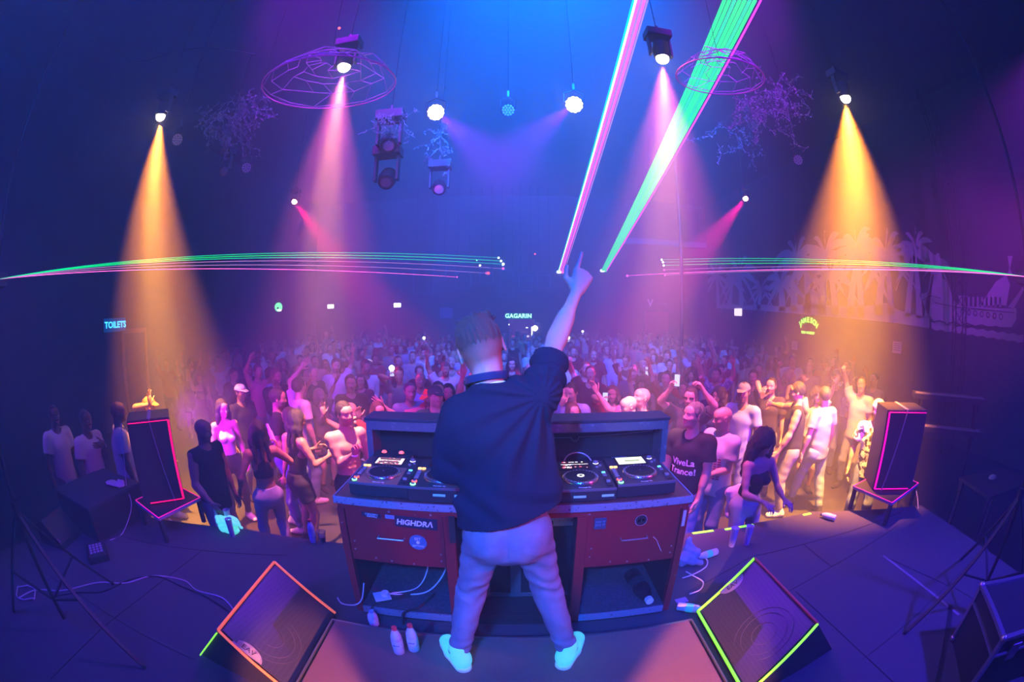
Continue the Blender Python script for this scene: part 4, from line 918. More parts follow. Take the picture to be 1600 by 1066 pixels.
# cables and power block inside the left compartment
pb = empty('power_block', (-.80, 2.25, .105), .5, 'white plug and black power strip on the left desk shelf', 'power strip')
MB().box((-.10, -.03, 0), (.12, .03, .035), bev=.004).build('strip', M_DARK, pb); MB().lathe([(.028, 0), (.03, .02), (.024, .035)], (-.05, 0, .035), 18).build('plug', M_WHITE, pb, True)
b = MB().box((-.13, -.05, .03), (-.02, .05, .04)); b.build('adapter_plate', M_WHITE, pb)
tag(MB().tube(arc_pts([(-.84, 2.23, .16), (-.70, 2.28, .13), (-.56, 2.34, .14), (-.46, 2.45, .25), (-.45, 2.5, .42), (-.50, 2.55, .5)]), .006, 7).build('coiled_cable', M_CABLE, None, True), 'white cable arching up inside the left desk compartment', 'cable')
tag(MB().tube(arc_pts([(-.80, 2.24, .16), (-.66, 2.33, .15), (-.6, 2.42, .2), (-.57, 2.46, .35), (-.62, 2.5, .48)]), .005, 7).build('inner_cable', M_CABLE, None, True), 'second white cable inside the left desk compartment', 'cable')
tag(MB().tube(arc_pts([(-.52, 2.3, .15), (-.60, 2.17, .12), (-.68, 2.105, .115), (-.70, 2.09, .09), (-.71, 2.09, .0)]), .009, 7).build('hanging_cable', M_CABLEB, None, True), 'thick black cable hanging over the left shelf edge', 'cable')
tag(MB().tube(arc_pts([(-.93, 2.10, .33), (-.95, 2.06, .22), (-1.0, 2.04, .17), (-1.10, 2.05, .15), (-1.13, 2.06, .19)]), .005, 7).build('bent_cable', M_CABLE, None, True), 'white cable loop at the lower left corner of the desk', 'cable')
tag(MB().tube(arc_pts([(-.86, 2.24, .14), (-.92, 2.1, .1), (-.93, 2.03, .02), (-1.0, 1.98, .006), (-1.14, 2.02, .006)]), .006, 7).build('floor_cable', M_CABLEB, None, True), 'black cable running from the left shelf down to the stage floor', 'cable')

# ------------------------------------------------------------------ floor monitors (grille up towards the performer)
M_GRILLE = mat('perforated_grille', (.055, .055, .065), .45, .4)
nt = M_GRILLE.node_tree; bs = nt.nodes['Principled BSDF']; vo = nt.nodes.new('ShaderNodeTexVoronoi'); vo.inputs['Scale'].default_value = 170; vo.inputs['Randomness'].default_value = 0; tc = nt.nodes.new('ShaderNodeTexCoord')
rp = nt.nodes.new('ShaderNodeMapRange'); rp.inputs[1].default_value = .28; rp.inputs[2].default_value = .4; mx = nt.nodes.new('ShaderNodeMix'); mx.data_type = 'RGBA'; mx.inputs[6].default_value = (.008, .008, .01, 1); mx.inputs[7].default_value = (.07, .07, .085, 1)
nt.links.new(tc.outputs['Object'], vo.inputs['Vector']); nt.links.new(vo.outputs['Distance'], rp.inputs[0]); nt.links.new(rp.outputs[0], mx.inputs[0]); nt.links.new(mx.outputs[2], bs.inputs['Base Color'])
def wedge(B, C_, A, D_, foot_y0, foot_y1, xf, label, tapes, sticker_at):
    """B, C_ low edge (far, near); A, D_ high edge (far, near); xf outer foot x"""
    B, C_, A, D_ = map(Vector, (B, C_, A, D_)); o = (B + C_ + A + D_) / 4; o = Vector((o.x, o.y, 0)); t = empty('floor_monitor', o, 0, label, 'speaker', 'floor monitors either side of the riser')
    sg = 1 if A.x > B.x else -1
    far = [B, A, Vector((xf, A.y + .02, 0)), Vector((B.x, B.y, 0))]; near = [C_, D_, Vector((xf, D_.y + .0, 0)), Vector((C_.x, C_.y, 0))]
    b = MB(); F = [b.bm.verts.new(v - o) for v in far]; N = [b.bm.verts.new(v - o) for v in near]; b.bm.faces.new(F); b.bm.faces.new(N)
    for i in range(4): j = (i + 1) % 4; b.bm.faces.new((F[i], F[j], N[j], N[i]))
    b.build('cabinet', M_BLACK, t)
    n = (A - B).cross(C_ - B).normalized(); n = n if n.z > 0 else -n
    def pt(u, v, up=0): return B.lerp(C_, u).lerp(A.lerp(D_, u), v) - o + n * up
    b = MB(); q = [pt(.03, .04, .004), pt(.97, .04, .004), pt(.97, .96, .004), pt(.03, .96, .004)]; Q2 = [pt(.03, .04, .016), pt(.97, .04, .016), pt(.97, .96, .016), pt(.03, .96, .016)]
    a_ = [b.bm.verts.new(v) for v in q]; c_ = [b.bm.verts.new(v) for v in Q2]; b.bm.faces.new(c_)
    for i in range(4): j = (i + 1) % 4; b.bm.faces.new((a_[i], a_[j], c_[j], c_[i]))
    g = b.build('grille', M_GRILLE, t)
    b = MB(); cc = pt(.68, .5, .0165); e1 = (pt(1, .5) - pt(0, .5)).normalized(); e2 = n.cross(e1)
    for r_ in (.19, .15, .08): b.tube([cc + e1 * r_ * cos(a) + e2 * r_ * sin(a) for a in np.linspace(0, 2 * pi, 48)[:-1]], .0018, 4, True)
    b.build('cone_ring', mat('ring_trace', (.11, .1, .13), .5), g)
    for (u0, v0, u1, v1, m) in tapes:
        b = MB(); a, c = pt(u0, v0, .012), pt(u1, v1, .012); b.bar(a, c, .016, .012, .002); b.build('edge_tape', m, t)
    for u in (.25, .75): MB().box((-.06, -.02, -.02), (.06, .02, .02), Matrix.Translation(pt(u, 1) * 1.0 + Vector((sg * .03, 0, -.10)))).build('handle', M_RUB, t)
    if sticker_at:
        u, v, r0 = sticker_at; c = pt(u, v, .0175); s0, s1, lt = sticker_at2[len(label) % 1]
    return t, pt, e1, e2, n
sticker_at2 = [(0, 0, 0)]
M_STK = mat('pale_sticker', (.6, .55, .62), .5)
def half_disc(t, pt, n, u, v, dirv, r_, label, lt):
    e = (dirv - n * dirv.dot(n)).normalized(); f = n.cross(e); c = pt(u, v, .0175)
    b = MB(); b.poly([c + f * r_ * cos(a) + e * r_ * sin(a) * .8 for a in np.linspace(0, pi, 24)]); bmesh.ops.solidify(b.bm, geom=b.bm.faces[:], thickness=.001)
    s_ = b.build('sticker', M_STK, t, label=label); o = text('lettering', lt, .05, mat('dark_print', (.05, .03, .08), .6), s_)
    z = n; x = f if f.x > 0 else -f; y = z.cross(x); Mx = Matrix((x, y, z)).transposed().to_4x4(); Mx.translation = c + e * r_ * .35 + n * .002; o.matrix_local = Mx
wl = wedge((-1.17, 2.03, .05), (-1.16, 1.21, .05), (-1.60, 2.09, .36), (-1.57, 1.27, .36), 0, 0, -1.88, 'left floor monitor with orange tape edges beside the riser', [(0, 1, 1, 1, M_OTAPE), (0, 0, 0, 1, M_OTAPE), (1, 1, 1, 0, M_OTAPE)], None)
half_disc(wl[0], wl[1], wl[4], .985, .62, Vector((0, 1, 0)), .10, 'pale half-round sticker', 'EAV')
b = MB(); b.bar((-.200, -.392, .35), (-.508, -.392, .01), .010, .008); b.build('corner_tape', M_GTAPE, wl[0], label='thin green tape on the near outer corner')
wr_ = wedge((1.24, 2.03, .05), (1.23, 1.17, .05), (1.66, 2.12, .36), (1.67, 1.28, .36), 0, 0, 1.98, 'right floor monitor with green tape edges beside the riser', [(0, 0, 0, 1, M_GTAPE), (0, 0, 1, 0, M_GTAPE), (1, 1, 1, 0, M_GTAPE), (0, 1, 1, 1, mat('dull_red_tape', (.5, .08, .08), .6))], None)
half_disc(wr_[0], wr_[1], wr_[4], .015, .55, Vector((0, -1, 0)), .10, 'pale half-round sticker', 'EAV')

# ------------------------------------------------------------------ strapped speakers at the stage corners
M_SPK = mat('speaker_black', (.035, .035, .045), .5); M_STRAP = mat('violet_ratchet_strap', (.30, .22, .45), .7)
def side_speaker(A, B, z0, z1, depth, plate, label, tape, strap, vert):
    A, B = Vector((*A, z0)), Vector((*B, z0)); e = (B - A); W_ = e.length; e.normalize(); back = Vector((-e.y, e.x, 0)); H = z1 - z0
    if back.y < 0: back = -back
    o = (A + B) / 2 + back * depth / 2; t = empty('side_speaker', (o.x, o.y, z0), math.atan2(e.y, e.x), label, 'speaker', 'strapped speakers at the stage corners')
    d2 = depth / 2; w2 = W_ / 2
    MB().box((-w2, -d2, 0), (w2, d2, H), bev=.01).build('cabinet', M_SPK, t)
    MB().box((-w2 + .025, -d2 - .008, .03), (w2 - .025, -d2, H - .03)).build('grille', M_GRILLE, t)
    y = -d2 - .009
    for (x0, za, x1, zb) in tape: b = MB(); b.bar((x0 * w2, y, za * H), (x1 * w2, y, zb * H), .022, .004); b.build('edge_tape', vert, t)
    b = MB(); pts = [(strap[0] * w2, d2, H + .004), (strap[0] * w2, -d2 - .012, H + .004), (strap[1] * w2, -d2 - .014, -.06)]
    for p_, q_ in zip(pts, pts[1:]): b.bar(p_, q_, .042, .004)
    b.build('strap', M_STRAP, t)
    # stand: plate on four legs
    pl = [Vector((*p, z0)) for p in plate]; c = sum(pl, Vector()) / 4; st = empty('speaker_stand', (c.x, c.y, 0), 0, 'low black table with pink taped edges under the ' + ('right' if A.x > 0 else 'left') + ' strapped speaker', 'stand', 'low stands under the side speakers')
    b = MB(); a_ = [b.bm.verts.new(v - Vector((c.x, c.y, .03))) for v in pl]; c_ = [b.bm.verts.new(v - Vector((c.x, c.y, .001))) for v in pl]; b.bm.faces.new(c_); b.bm.faces.new(a_[::-1])
    for i in range(4): j = (i + 1) % 4; b.bm.faces.new((a_[i], a_[j], c_[j], c_[i]))
    b.build('table_top', M_BLACK, st)
    for i in range(4):
        j = (i + 1) % 4; p_, q_ = pl[i] - Vector((c.x, c.y, 0)), pl[j] - Vector((c.x, c.y, 0))
        MB().bar(p_ + Vector((0, 0, -.012)), q_ + Vector((0, 0, -.012)), .012, .03).build('edge_frame', M_STRAP, st)
        MB().bar(p_ + Vector((0, 0, .002)), q_ + Vector((0, 0, .002)), .008, .006).build('edge_tape', M_PTAPE, st)
        k = (pl[i] - c) * .93; MB().bar((k.x, k.y, 0), (k.x, k.y, z0 - .03), .04, .04).build('leg', M_BLACK, st)
    return t
side_speaker((3.70, 2.76), (4.17, 2.47), .27, 1.13, .42, [(3.57, 2.97), (3.66, 2.38), (4.43, 2.53), (4.34, 3.12)], 'black strapped speaker with pink tape at the right stage corner', [(-.9, 0.02, -.9, .97), (-.9, .97, .95, .97), (-.9, .02, .8, .02)], (-.05, -.62), M_PTAPE)
side_speaker((-3.46, 2.42), (-3.14, 2.78), .27, 1.11, .42, [(-3.67, 2.45), (-3.12, 2.31), (-3.03, 2.91), (-3.6, 3.05)], 'black strapped speaker with red tape at the left stage corner', [(.93, .03, .93, .97), (-.95, .97, .93, .97), (-.7, .03, .93, .03)], (.05, .55), M_RTAPE)

# ------------------------------------------------------------------ bottles and cups
M_PET = mat('clear_plastic', (.85, .9, 1), .08, trans=.9, ior=1.2, spec=.6); M_WATER = mat('water_bottle_body', (.75, .80, .98), .2, trans=.2, ior=1.3)
M_LABEL = mat('bottle_label', (.6, .75, .85), .5); M_LABELC = mat('cyan_bottle_label', (.1, .7, .7), .5, emit=(.0, .5, .45), es=.3); M_CAPR = mat('red_cap', (.8, .05, .08), .4); M_CAPW = mat('white_cap', (.8, .8, .8), .4)
def bottle(loc, label, h=.22, r_=.033, capm=M_CAPR, lab=M_LABEL, rot=(0, 0, 0), group=None, body=M_WATER, txt=None):
    t = empty('water_bottle', loc, 0, label, 'bottle', group); t.rotation_euler = rot; k = h / .22
    prof = [(.028, 0), (.033, .006), (.033, .05), (.031, .055), (.033, .06), (.033, .12), (.031, .125), (.033, .13), (.031, .15), (.020, .185), (.0135, .195), (.0135, .203)]
    MB().lathe([(a * r_ / .033, z * k) for a, z in prof], n=24).build('bottle_body', body, t, True)
    MB().cyl((0, 0, .2 * k), (0, 0, .22 * k), .0155 * r_ / .033, n=20).build('cap', capm, t, True)
    lo = MB(); lo.lathe([(r_ + .0008, .065 * k), (r_ + .0008, .115 * k), (r_, .115 * k)], n=24); lb = lo.build('label', lab, t, True)
    if txt: text('lettering', txt, .02, mat('label_print', (.05, .1, .3), .6), lb, (0, -r_ - .0015, .09 * k), (R(90), 0, 0))
    return t
bottle((-.635, 1.70, .12), 'left one of two upright water bottles with red caps on the riser', group='two upright water bottles', txt='aqua')
bottle((-.555, 1.74, .12), 'right one of two upright water bottles with red caps on the riser', group='two upright water bottles', txt='aqua')
bottle((1.13, 2.16, .035), 'bottle with cyan label lying at the lower right corner of the desk', capm=M_CAPW, lab=M_LABELC, rot=(R(90), 0, R(58)))
bottle((1.72, 2.78, .035), 'bottle with cyan label lying near the two tall cups', rot=(R(90), 0, R(-80)), lab=M_LABELC)
bottle((3.22, 2.82, .035), 'small bottle with dark cap lying far right on the stage floor', h=.19, capm=M_DARK, rot=(R(90), 0, R(-150)))
bottle((-1.76, 3.0, 0), 'upright bottle with red cap at the stage edge left of the desk', h=.24)
bottle((.86, 2.50, .14), 'big dark bottle lying on the right desk shelf, white cap towards us', h=.36, r_=.06, capm=M_CAPW, lab=mat('dark_label', (.03, .03, .05), .4), body=mat('dark_pet', (.03, .02, .03), .1, trans=.3), rot=(R(-90) + pi, 0, .12))
bottle((-.90, 2.05, .0), 'short blue capped bottle at the lower left corner of the desk', h=.13, r_=.035, capm=mat('blue_cap', (.2, .4, .7), .4))
def cup(loc, label, h=.13, r0=.028, r1=.04, m=None, group=None, rot=(0, 0, 0), liquid=None):
    t = empty('plastic_cup', loc, 0, label, 'cup', group); t.rotation_euler = rot
    MB().lathe([(r0, 0), (r1, h), (r1 + .002, h), (r1 - .0005, h - .003), (r0 - .001, .004)], n=24).build('cup_wall', m or M_PET, t, True)
    if liquid: MB().lathe([(r0 - .002, .005), (r0 + (r1 - r0) * liquid - .0025, h * liquid), (.002, h * liquid)], n=20).build('drink', mat('drink', (.5, .45, .6), .1, trans=.4), t, True)
    return t
M_FROST = mat('frosted_cup', (.62, .58, .75), .4, trans=.35)
cup((1.92, 2.87, 0), 'left one of two tall frosted cups on the right part of the stage', .19, .028, .038, M_FROST, 'two tall cups', liquid=.5)
cup((2.07, 2.85, 0), 'right one of two tall frosted cups on the right part of the stage', .19, .028, .038, M_FROST, 'two tall cups', liquid=.4)
cup((-1.68, 3.04, 0), 'short clear cup at the stage edge beside a red-capped bottle', .11, .028, .042, M_PET, liquid=.5)
cup((-2.575, 2.79, 0), 'tall narrow glass standing in front of the glowing bag', .19, .026, .036, M_FROST, liquid=.8)
cup((-2.70, 2.93, 0), 'tall cup behind the glowing bag at the left stage edge', .20, .026, .036, M_FROST, liquid=.6)
def wine(loc, label):
    t = empty('glass_bottle', loc, 0, label, 'bottle')
    MB().lathe([(.03, 0), (.032, .01), (.032, .09), (.014, .14), (.012, .20), (.014, .205)], n=20).build('bottle_body', M_FROST, t, True); return t
wine((-2.84, 2.90, 0), 'pale bottle standing just left of the glowing bag')
# glowing bag
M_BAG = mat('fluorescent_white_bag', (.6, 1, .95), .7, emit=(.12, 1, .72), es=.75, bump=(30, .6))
pr = [cap((-.07, 0, .03), (.07, .0, .03), .05, .05, k=.03, flat=(0, 0, 1), ff=1.2), cap((-.10, 0, .10), (.10, .02, .11), .05, .045, k=.03, flat=(0, 1, 0), ff=1.0), cap((-.13, 0, .11), (-.16, .0, .08), .03, .012, k=.02), cap((.12, 0, .12), (.17, .01, .07), .03, .01, k=.02), cap((-.05, 0, .03), (.06, 0, .12), .06, k=.03), dict(t='cut', p=V(0, 0, 0), n=V(0, 0, -1), k=.01)]
o = bpy.data.objects.new('crumpled_bag', to_mesh('crumpled_bag', sdf_mesh(pr, .008, lambda X, Y, Z: .008 * np.sin(X * 60 + 3 * np.sin(Z * 40)) * np.sin(Z * 55 + Y * 40 + X * 20), it=0), M_BAG)); COL.objects.link(o); o.location = (-2.66, 2.86, 0)
tag(o, 'crumpled white bag glowing cyan at the left stage edge', 'bag')
# towel and cable by the right end of the desk
pr = [cap((-.05, 0, .05), (.05, 0, .10), .055, .05, k=.03), cap((0, .03, .12), (.0, .06, .20), .05, .03, k=.03), cap((.02, -.03, .04), (.09, -.05, .03), .03, k=.02), dict(t='cut', p=V(0, 0, 0), n=V(0, 0, -1), k=.01)]
o = bpy.data.objects.new('grey_towel', to_mesh('grey_towel', sdf_mesh(pr, .008, lambda X, Y, Z: .006 * np.sin(X * 70 + Z * 30) * np.sin(Z * 60 + Y * 50), it=0), mat('grey_cloth', (.3, .3, .4), .9))); COL.objects.link(o); o.location = (1.42, 2.72, 0)
tag(o, 'crumpled grey cloth on the stage at the right end of the desk', 'cloth')
tag(MB().tube(arc_pts([(1.30, 2.52, .01), (1.42, 2.55, .01), (1.55, 2.62, .01), (1.60, 2.72, .01), (1.55, 2.80, .01), (1.48, 2.82, .02)]), .006, 7).build('curled_cable', M_CABLE, None, True), 'white cable curled on the stage right of the desk', 'cable')
tag(MB().tube(arc_pts([(1.28, 2.30, .01), (1.38, 2.33, .01), (1.44, 2.42, .01), (1.40, 2.52, .01), (1.36, 2.60, .01)]), .006, 7).build('arched_cable', M_CABLE, None, True), 'white cable arc on the floor beside the right desk corner', 'cable')
b = sticker('paper_note', 'small violet printed paper at the lower right desk corner', 1.2, .003, .09, .06, (.4, .25, .55), 'floor', y=2.25); b.rotation_euler = (R(90), 0, .1)
text('lettering', 'MUDA', .022, M_LETW, b, (0, -.003, 0), RX)

# ------------------------------------------------------------------ lights: fixtures on the rig
M_PIPE = mat('matt_black_pipe', (.008, .008, .01), .9, spec=.1)
M_BLACKM = mat('fixture_black', (.012, .012, .015), .5, .3); M_DARK = mat('fixture_dark', (.02, .02, .026), .5)
E_LAMP = emis('lamp_glow_warm', (1, .78, .6), 60); E_LAMPV = emis('lamp_glow_violet', (.85, .75, 1), 40); E_LAMPR = emis('lamp_glow_red', (1, .35, .35), 25); M_LENS = mat('dark_lens', (.12, .12, .16), .15, spec=.8)
def moving_head(loc, aim, label, glow=None, r_=.07, s=1.0, name='moving_head_light', group=None):
    loc = Vector(loc); d = (Vector(aim) - loc).normalized(); t = empty(name, loc, 0, label, 'stage light', group)
    q = d.to_track_quat('-Z', 'Y').to_matrix().to_4x4()
    MB().lathe([(.05 * s, .26 * s), (.10 * s, .24 * s), (.115 * s, .10 * s), (.10 * s, .0), (.085 * s, -.004)], n=24, M=q).build('head', M_BLACKM, t, True)
    MB().cyl(q @ Vector((0, 0, -.006)), q @ Vector((0, 0, .01)), r_, n=28).build('lens', glow or M_LENS, t, True)
    for sx in (-1, 1): MB().bar((sx * .14 * s, 0, .02), (sx * .14 * s, 0, .34 * s), .03 * s, .09 * s, .004).build('yoke_arm', M_DARK, t)
    MB().box((-.17 * s, -.12 * s, .34 * s), (.17 * s, .12 * s, .46 * s), bev=.01).build('base', M_DARK, t)
    MB().bar((0, 0, .46 * s), (0, 0, .56 * s), .03, .05).build('clamp', M_DARK, t); MB().cyl((0, 0, .5 * s), (0, 0, ZC - loc.z - .01), .0045, n=6).build('hanging_rod', M_PIPE, t)
    return t
def led_par(loc, aim, label, glow=None, r_=.10):
    loc = Vector(loc); d = (Vector(aim) - loc).normalized(); t = empty('led_par', loc, 0, label, 'stage light'); q = d.to_track_quat('-Z', 'Y').to_matrix().to_4x4()
    MB().lathe([(.06, .14), (r_ * 1.0, .12), (r_ * 1.15, .01), (r_ * 1.15, -.004), (r_ * 1.05, 0)], n=28, M=q).build('can', M_BLACKM, t, True)
    b = MB()
    for rr, n in ((.0, 1), (.45, 6), (.85, 12)):
        for k in range(n): a = 2 * pi * k / n; b.cyl(q @ Vector((rr * r_ * cos(a), rr * r_ * sin(a), -.010)), q @ Vector((rr * r_ * cos(a), rr * r_ * sin(a), .012)), r_ * (.19 if glow is None else .235), n=12)
    b.build('led_lenses', glow or mat('led_lens', (.35, .35, .5), .3), t)
    MB().tube([(-r_ * 1.2, 0, .03), (-r_ * 1.25, 0, .16), (0, 0, .22), (r_ * 1.25, 0, .16), (r_ * 1.2, 0, .03)], .009, 6).build('yoke', M_BLACKM, t, True)
    MB().bar((0, 0, .22), (0, 0, .32), .03, .04).build('clamp', M_DARK, t); MB().cyl((0, 0, .3), (0, 0, ZC - loc.z - .01), .0045, n=6).build('hanging_rod', M_PIPE, t); return t
GA = 'amber beam lights on the rig'
for loc, aim, lab in ((L_A1, (-4.35, 4.3, FL), 'leftmost amber beam light above the left of the dance floor'), (L_A2, (-2.1, 4.6, FL), 'bright amber light hanging beside the left wire web'), (L_A3, (1.45, 4.6, FL), 'bright white-amber light hanging left of the right wire web'), (L_A4, (4.1, 4.4, FL), 'rightmost amber beam light before the mural wall')):
    # the lens leans to the stage so its face is seen
    mh = moving_head(loc, aim, lab, None, s=.8, group=None); d = (Vector((0, -.6, 1.4)) - loc).normalized()
    o = MB().sphere((0, 0, 0), .068, 20, (1, 1, .9)).build('glowing_bulb', E_LAMP, mh, True); o.location = Vector((0, -.015, -.02))
led_par(L_P1, (1.2, 0, 1.5), 'left white-violet LED lamp shining towards the decks', E_LAMPV)
led_par(L_P2, (-1.2, 0, 1.5), 'right white-violet LED lamp shining towards the decks', E_LAMPV)
led_par(on_y(794, 172, 5.4), (0, 0, 1.5), 'unlit LED lamp between the two white-violet lamps', None, .085)
led_par(on_y(385, 262, 5.2), (0, 0, 1.5), 'unlit LED lamp below the vines left of the left wire web', None, .075)
led_par(on_y(277, 218, 4.2), (0, 0, 1.5), 'unlit LED lamp just right of the leftmost amber beam', None, .085)
led_par(on_y(1247, 250, 5.0), (0, 0, 1.5), 'unlit LED lamp left of the rightmost amber beam', None, .075)
for c, aim, lab, g in ((L_R1, on_y(540, 420, 8), 'small red beam light hanging left over the crowd', E_LAMPR), (L_R2, on_y(1090, 400, 8), 'small red beam light hanging right over the crowd', E_LAMPR)):
    t = moving_head(c, aim, lab, g, .055, .7, 'red_beam_light'); o = MB().sphere((0, -.05, 0), .06, 16).build('glowing_bulb', g, t, True)
moving_head(on_y(607, 228, 5.0), (0, 0, 0), 'upper one of two unlit moving heads right of the left wire web', s=1.1)
moving_head(on_y(603, 285, 5.2), (-1, 0, -1), 'lower one of two unlit moving heads right of the left wire web', s=1.1)
moving_head(on_y(686, 296, 6.2), (0, 0, 0), 'unlit moving head hanging below the left white-violet lamp', s=1.0)
moving_head(on_y(350, 268, 5.6), (0, 0, 0), 'unlit moving head at the far left beside the vines', s=.9)
# steel rig: bars and truss carrying the fixtures
def truss(a, b_, w_, label):
    a, b_ = Vector(a), Vector(b_); d = b_ - a; L = d.length; u = d.normalized(); t = empty('lighting_truss', a, 0, label, 'truss')
    n1 = u.orthogonal().normalized() * w_ / 2; n2 = u.cross(n1.normalized()) * w_ / 2; cs = [n1 + n2, n1 - n2, -n1 - n2, -n1 + n2]
    for c in cs: MB().cyl(c, c + d, .02, n=8).build('chord', M_DARK, t, True)
    m = MB(); k = max(2, int(L / w_ / 1.2))
    for i in range(k):
        for j in range(4): m.cyl(cs[j] + d * i / k, cs[(j + 1) % 4] + d * (i + 1) / k, .009, n=6)
    m.build('lacing', M_DARK, t, True); return t
truss((9.3, 4.7, FL), (9.3, 4.7, 7.5), .3, 'upright dark truss in front of the mural wall')
tag(MB().cyl((1.1 * 7.7 * .55, 11.0, FL), (1.1 * 7.7 * .55, 11.0, ZC), .05, n=12).build('slim_column', M_DARK, None, True), 'slim dark column standing in the crowd left of the mural', 'column')
# wire webs
M_WEB = mat('violet_cord', (.6, .2, .6), .6)
def web(c, rad, seed, label, a0, a1, cat='web', droop=.25):
    rg = random.Random(seed); c = Vector(c); t = empty('wire_web', c, 0, label, cat, 'wire webs under the ceiling'); t.rotation_euler.x = R(7); m = MB(); N = 13; Rn = 5
    P = {}
    for i in range(Rn + 1):
        for k in range(N + 1):
            r_ = rad * (.22 + .78 * i / Rn) + rg.uniform(-.055, .055) * (i < Rn); a = a0 + (a1 - a0) * (k + (.5 if i % 2 else 0)) / N + rg.uniform(-.10, .10)
            P[i, k] = Vector((r_ * cos(a), r_ * sin(a) * 1.0, droop * (1 - (i / Rn) ** 2) + rg.uniform(-.02, .02)))
    for i in range(Rn + 1):
        for k in range(N):
            if i == Rn or rg.random() < .93: m.tube([P[i, k], P[i, k + 1]], .0045, 5)
            if i < Rn and rg.random() < .8: m.tube([P[i, k], P[i + 1, k]], .0038, 5)
    m.build('netting', M_WEB, t)
    MB().tube([(rad * 1.02 * cos(a), rad * 1.02 * sin(a), -.02) for a in np.linspace(a0, a1, 40)], .008, 6).build('rim_wire', mat('magenta_rim', (.8, .1, .5), .5), t, True)
    MB().tube([P[0, 2], Vector((0, 0, .5)), Vector((0, 0, ZC - c.z - .02))], .003, 4).build('hanging_cord', M_PIPE, t)
    return t
web((-1.97, 3.75, 4.50), .74, 3, 'magenta wire web hanging around the second amber light from the left', 0, 2 * pi, droop=.32)
web((2.24, 3.62, 4.60), .50, 8, 'violet wire web hanging where the green laser passes', 0, 2 * pi, droop=.28)
spot('web_light', (-2.9, 3.0, 5.3), (-1.95, 3.7, 4.7), (.8, .1, 1), 30, 50, .8, .03)
spot('web_light', (3.0, 2.9, 5.2), (2.2, 3.6, 4.7), (.8, .1, 1), 30, 50, .8, .03)
# dry vines tangled on the rig
M_VINE = mat('dry_vine', (.28, .24, .32), .8)
def vine(c, ext, seed, label, n=26, hang=.5):
    rg = random.Random(seed); m = MB()
    for i in range(n):
        p = Vector((rg.uniform(-ext[0], ext[0]), rg.uniform(-ext[1], ext[1]), rg.uniform(0, ext[2]))); pts = [p]; d = Vector((rg.uniform(-1, 1), rg.uniform(-1, 1), rg.uniform(-1, .4)))
        for k in range(rg.randint(5, 9)): d = (d + Vector((rg.uniform(-.9, .9), rg.uniform(-.9, .9), rg.uniform(-.9, .6)))).normalized(); p = p + d * rg.uniform(.05, .11); pts.append(p)
        m.tube(arc_pts(pts, 3), .0017, 4)
        for q in pts[1:]:
            for _ in range(2): e = q + Vector((rg.uniform(-.04, .04), rg.uniform(-.04, .04), rg.uniform(-.05, .03))); m.tube([q, e], .002, 3); m.tube([e, e + Vector((rg.uniform(-.012, .012), rg.uniform(-.012, .012), .012))], .0045, 4)
    return tag(m.build('dry_vine', M_VINE), label, 'vine', None, 'stuff' if 0 else None)
def put_vine(px, py, y, ext, seed, label, n): o = vine((0, 0, 0), ext, seed, label, n); o.location = on_y(px, py, y); return o
put_vine(365, 190, 4.3, (.45, .2, .5), 1, 'tangled dry vine hanging left of the left wire web', 34)
put_vine(352, 215, 4.6, (.3, .2, .5), 2, 'sparser dry vine above the far left unlit moving head', 18)
put_vine(1185, 170, 4.0, (.38, .15, .22), 3, 'dense flowering vine just below the right wire web', 34)
put_vine(1225, 150, 4.1, (.22, .15, .25), 4, 'vine tips reaching right from the right wire web', 16)
put_vine(684, 240, 6.0, (.1, .1, .6), 5, 'thin vine strand above the unlit moving head near the centre', 8)
put_vine(1150, 235, 6.0, (.5, .2, .5), 6, 'faint vine between the red beam light and the right wire web', 16)
put_vine(610, 190, 4.8, (.2, .1, .15), 7, 'small vine on top of the paired unlit moving heads', 10)
tag(MB().tube(arc_pts([on_y(400, 85, 3.6), on_y(300, 75, 3.2), on_y(210, 95, 3.0), on_y(150, 60, 2.7), on_y(110, 20, 2.4)]), .008, 6).build('slack_cable', M_CABLEB, None, True), 'slack black cable under the ceiling at the top left', 'cable')

# ------------------------------------------------------------------ lasers
E_LG = emis('laser_green', (.0, 1, .16), 1.5); E_LP = emis('laser_pink', (1, .12, .55), 2.6); E_LM = emis('laser_magenta', (1, .05, .75), 2.4); E_LC = emis('laser_teal', (.0, .9, .35), 1.2); E_LW = emis('laser_white', (.75, 1, .95), 5); E_LD = emis('laser_dim', (.6, .25, .6), 1.1)
def fan(org, ends, label, r0=.004, r1=.012, extend=1.0):
    t = empty('laser_fan', org, 0, label, 'laser beams'); org = Vector(org)
    for e, m, dot in ends:
        e = Vector(e) - org; e = e * extend; b = MB(); b.tube([(0, 0, 0), e], lambda u: r0 + (r1 - r0) * u, 6); b.build('laser_beam', m, t)
        if dot: MB().sphere(e, dot, 8).build('laser_spot', E_LW if m in (E_LG, E_LC) else E_LP, t)
    return t
dl = direction(0, 436); dr = direction(1600, 432)
OL = Vector((0, 0, CAMH)) + dl * 6.0; OR = Vector((0, 0, CAMH)) + dr * 6.0
YW = YB - .06
fan(OL, [(on_y(779, 403, YW), E_LC, .05), (on_y(783, 408, YW), E_LG, .06), (on_y(786, 413, YW), E_LC, .07), (on_y(786, 420, YW), E_LD, .07), (on_y(760, 427, YW), E_LD, .05), (on_y(714, 433, YW), E_LP, .04)], 'fan of green and pink laser beams crossing the hall from the left', .004, .011)
fan(OR, [(on_y(1034, 406, YW), E_LC, .05), (on_y(1036, 410, YW), E_LC, .05), (on_y(1037, 415, YW), E_LG, .05), (on_y(1038, 422, YW), E_LD, .05), (on_y(1039, 430, YW), E_LD, .05), (on_y(980, 431, YW), E_LP, .06)], 'fan of green and pink laser beams crossing the hall from the right', .004, .011)
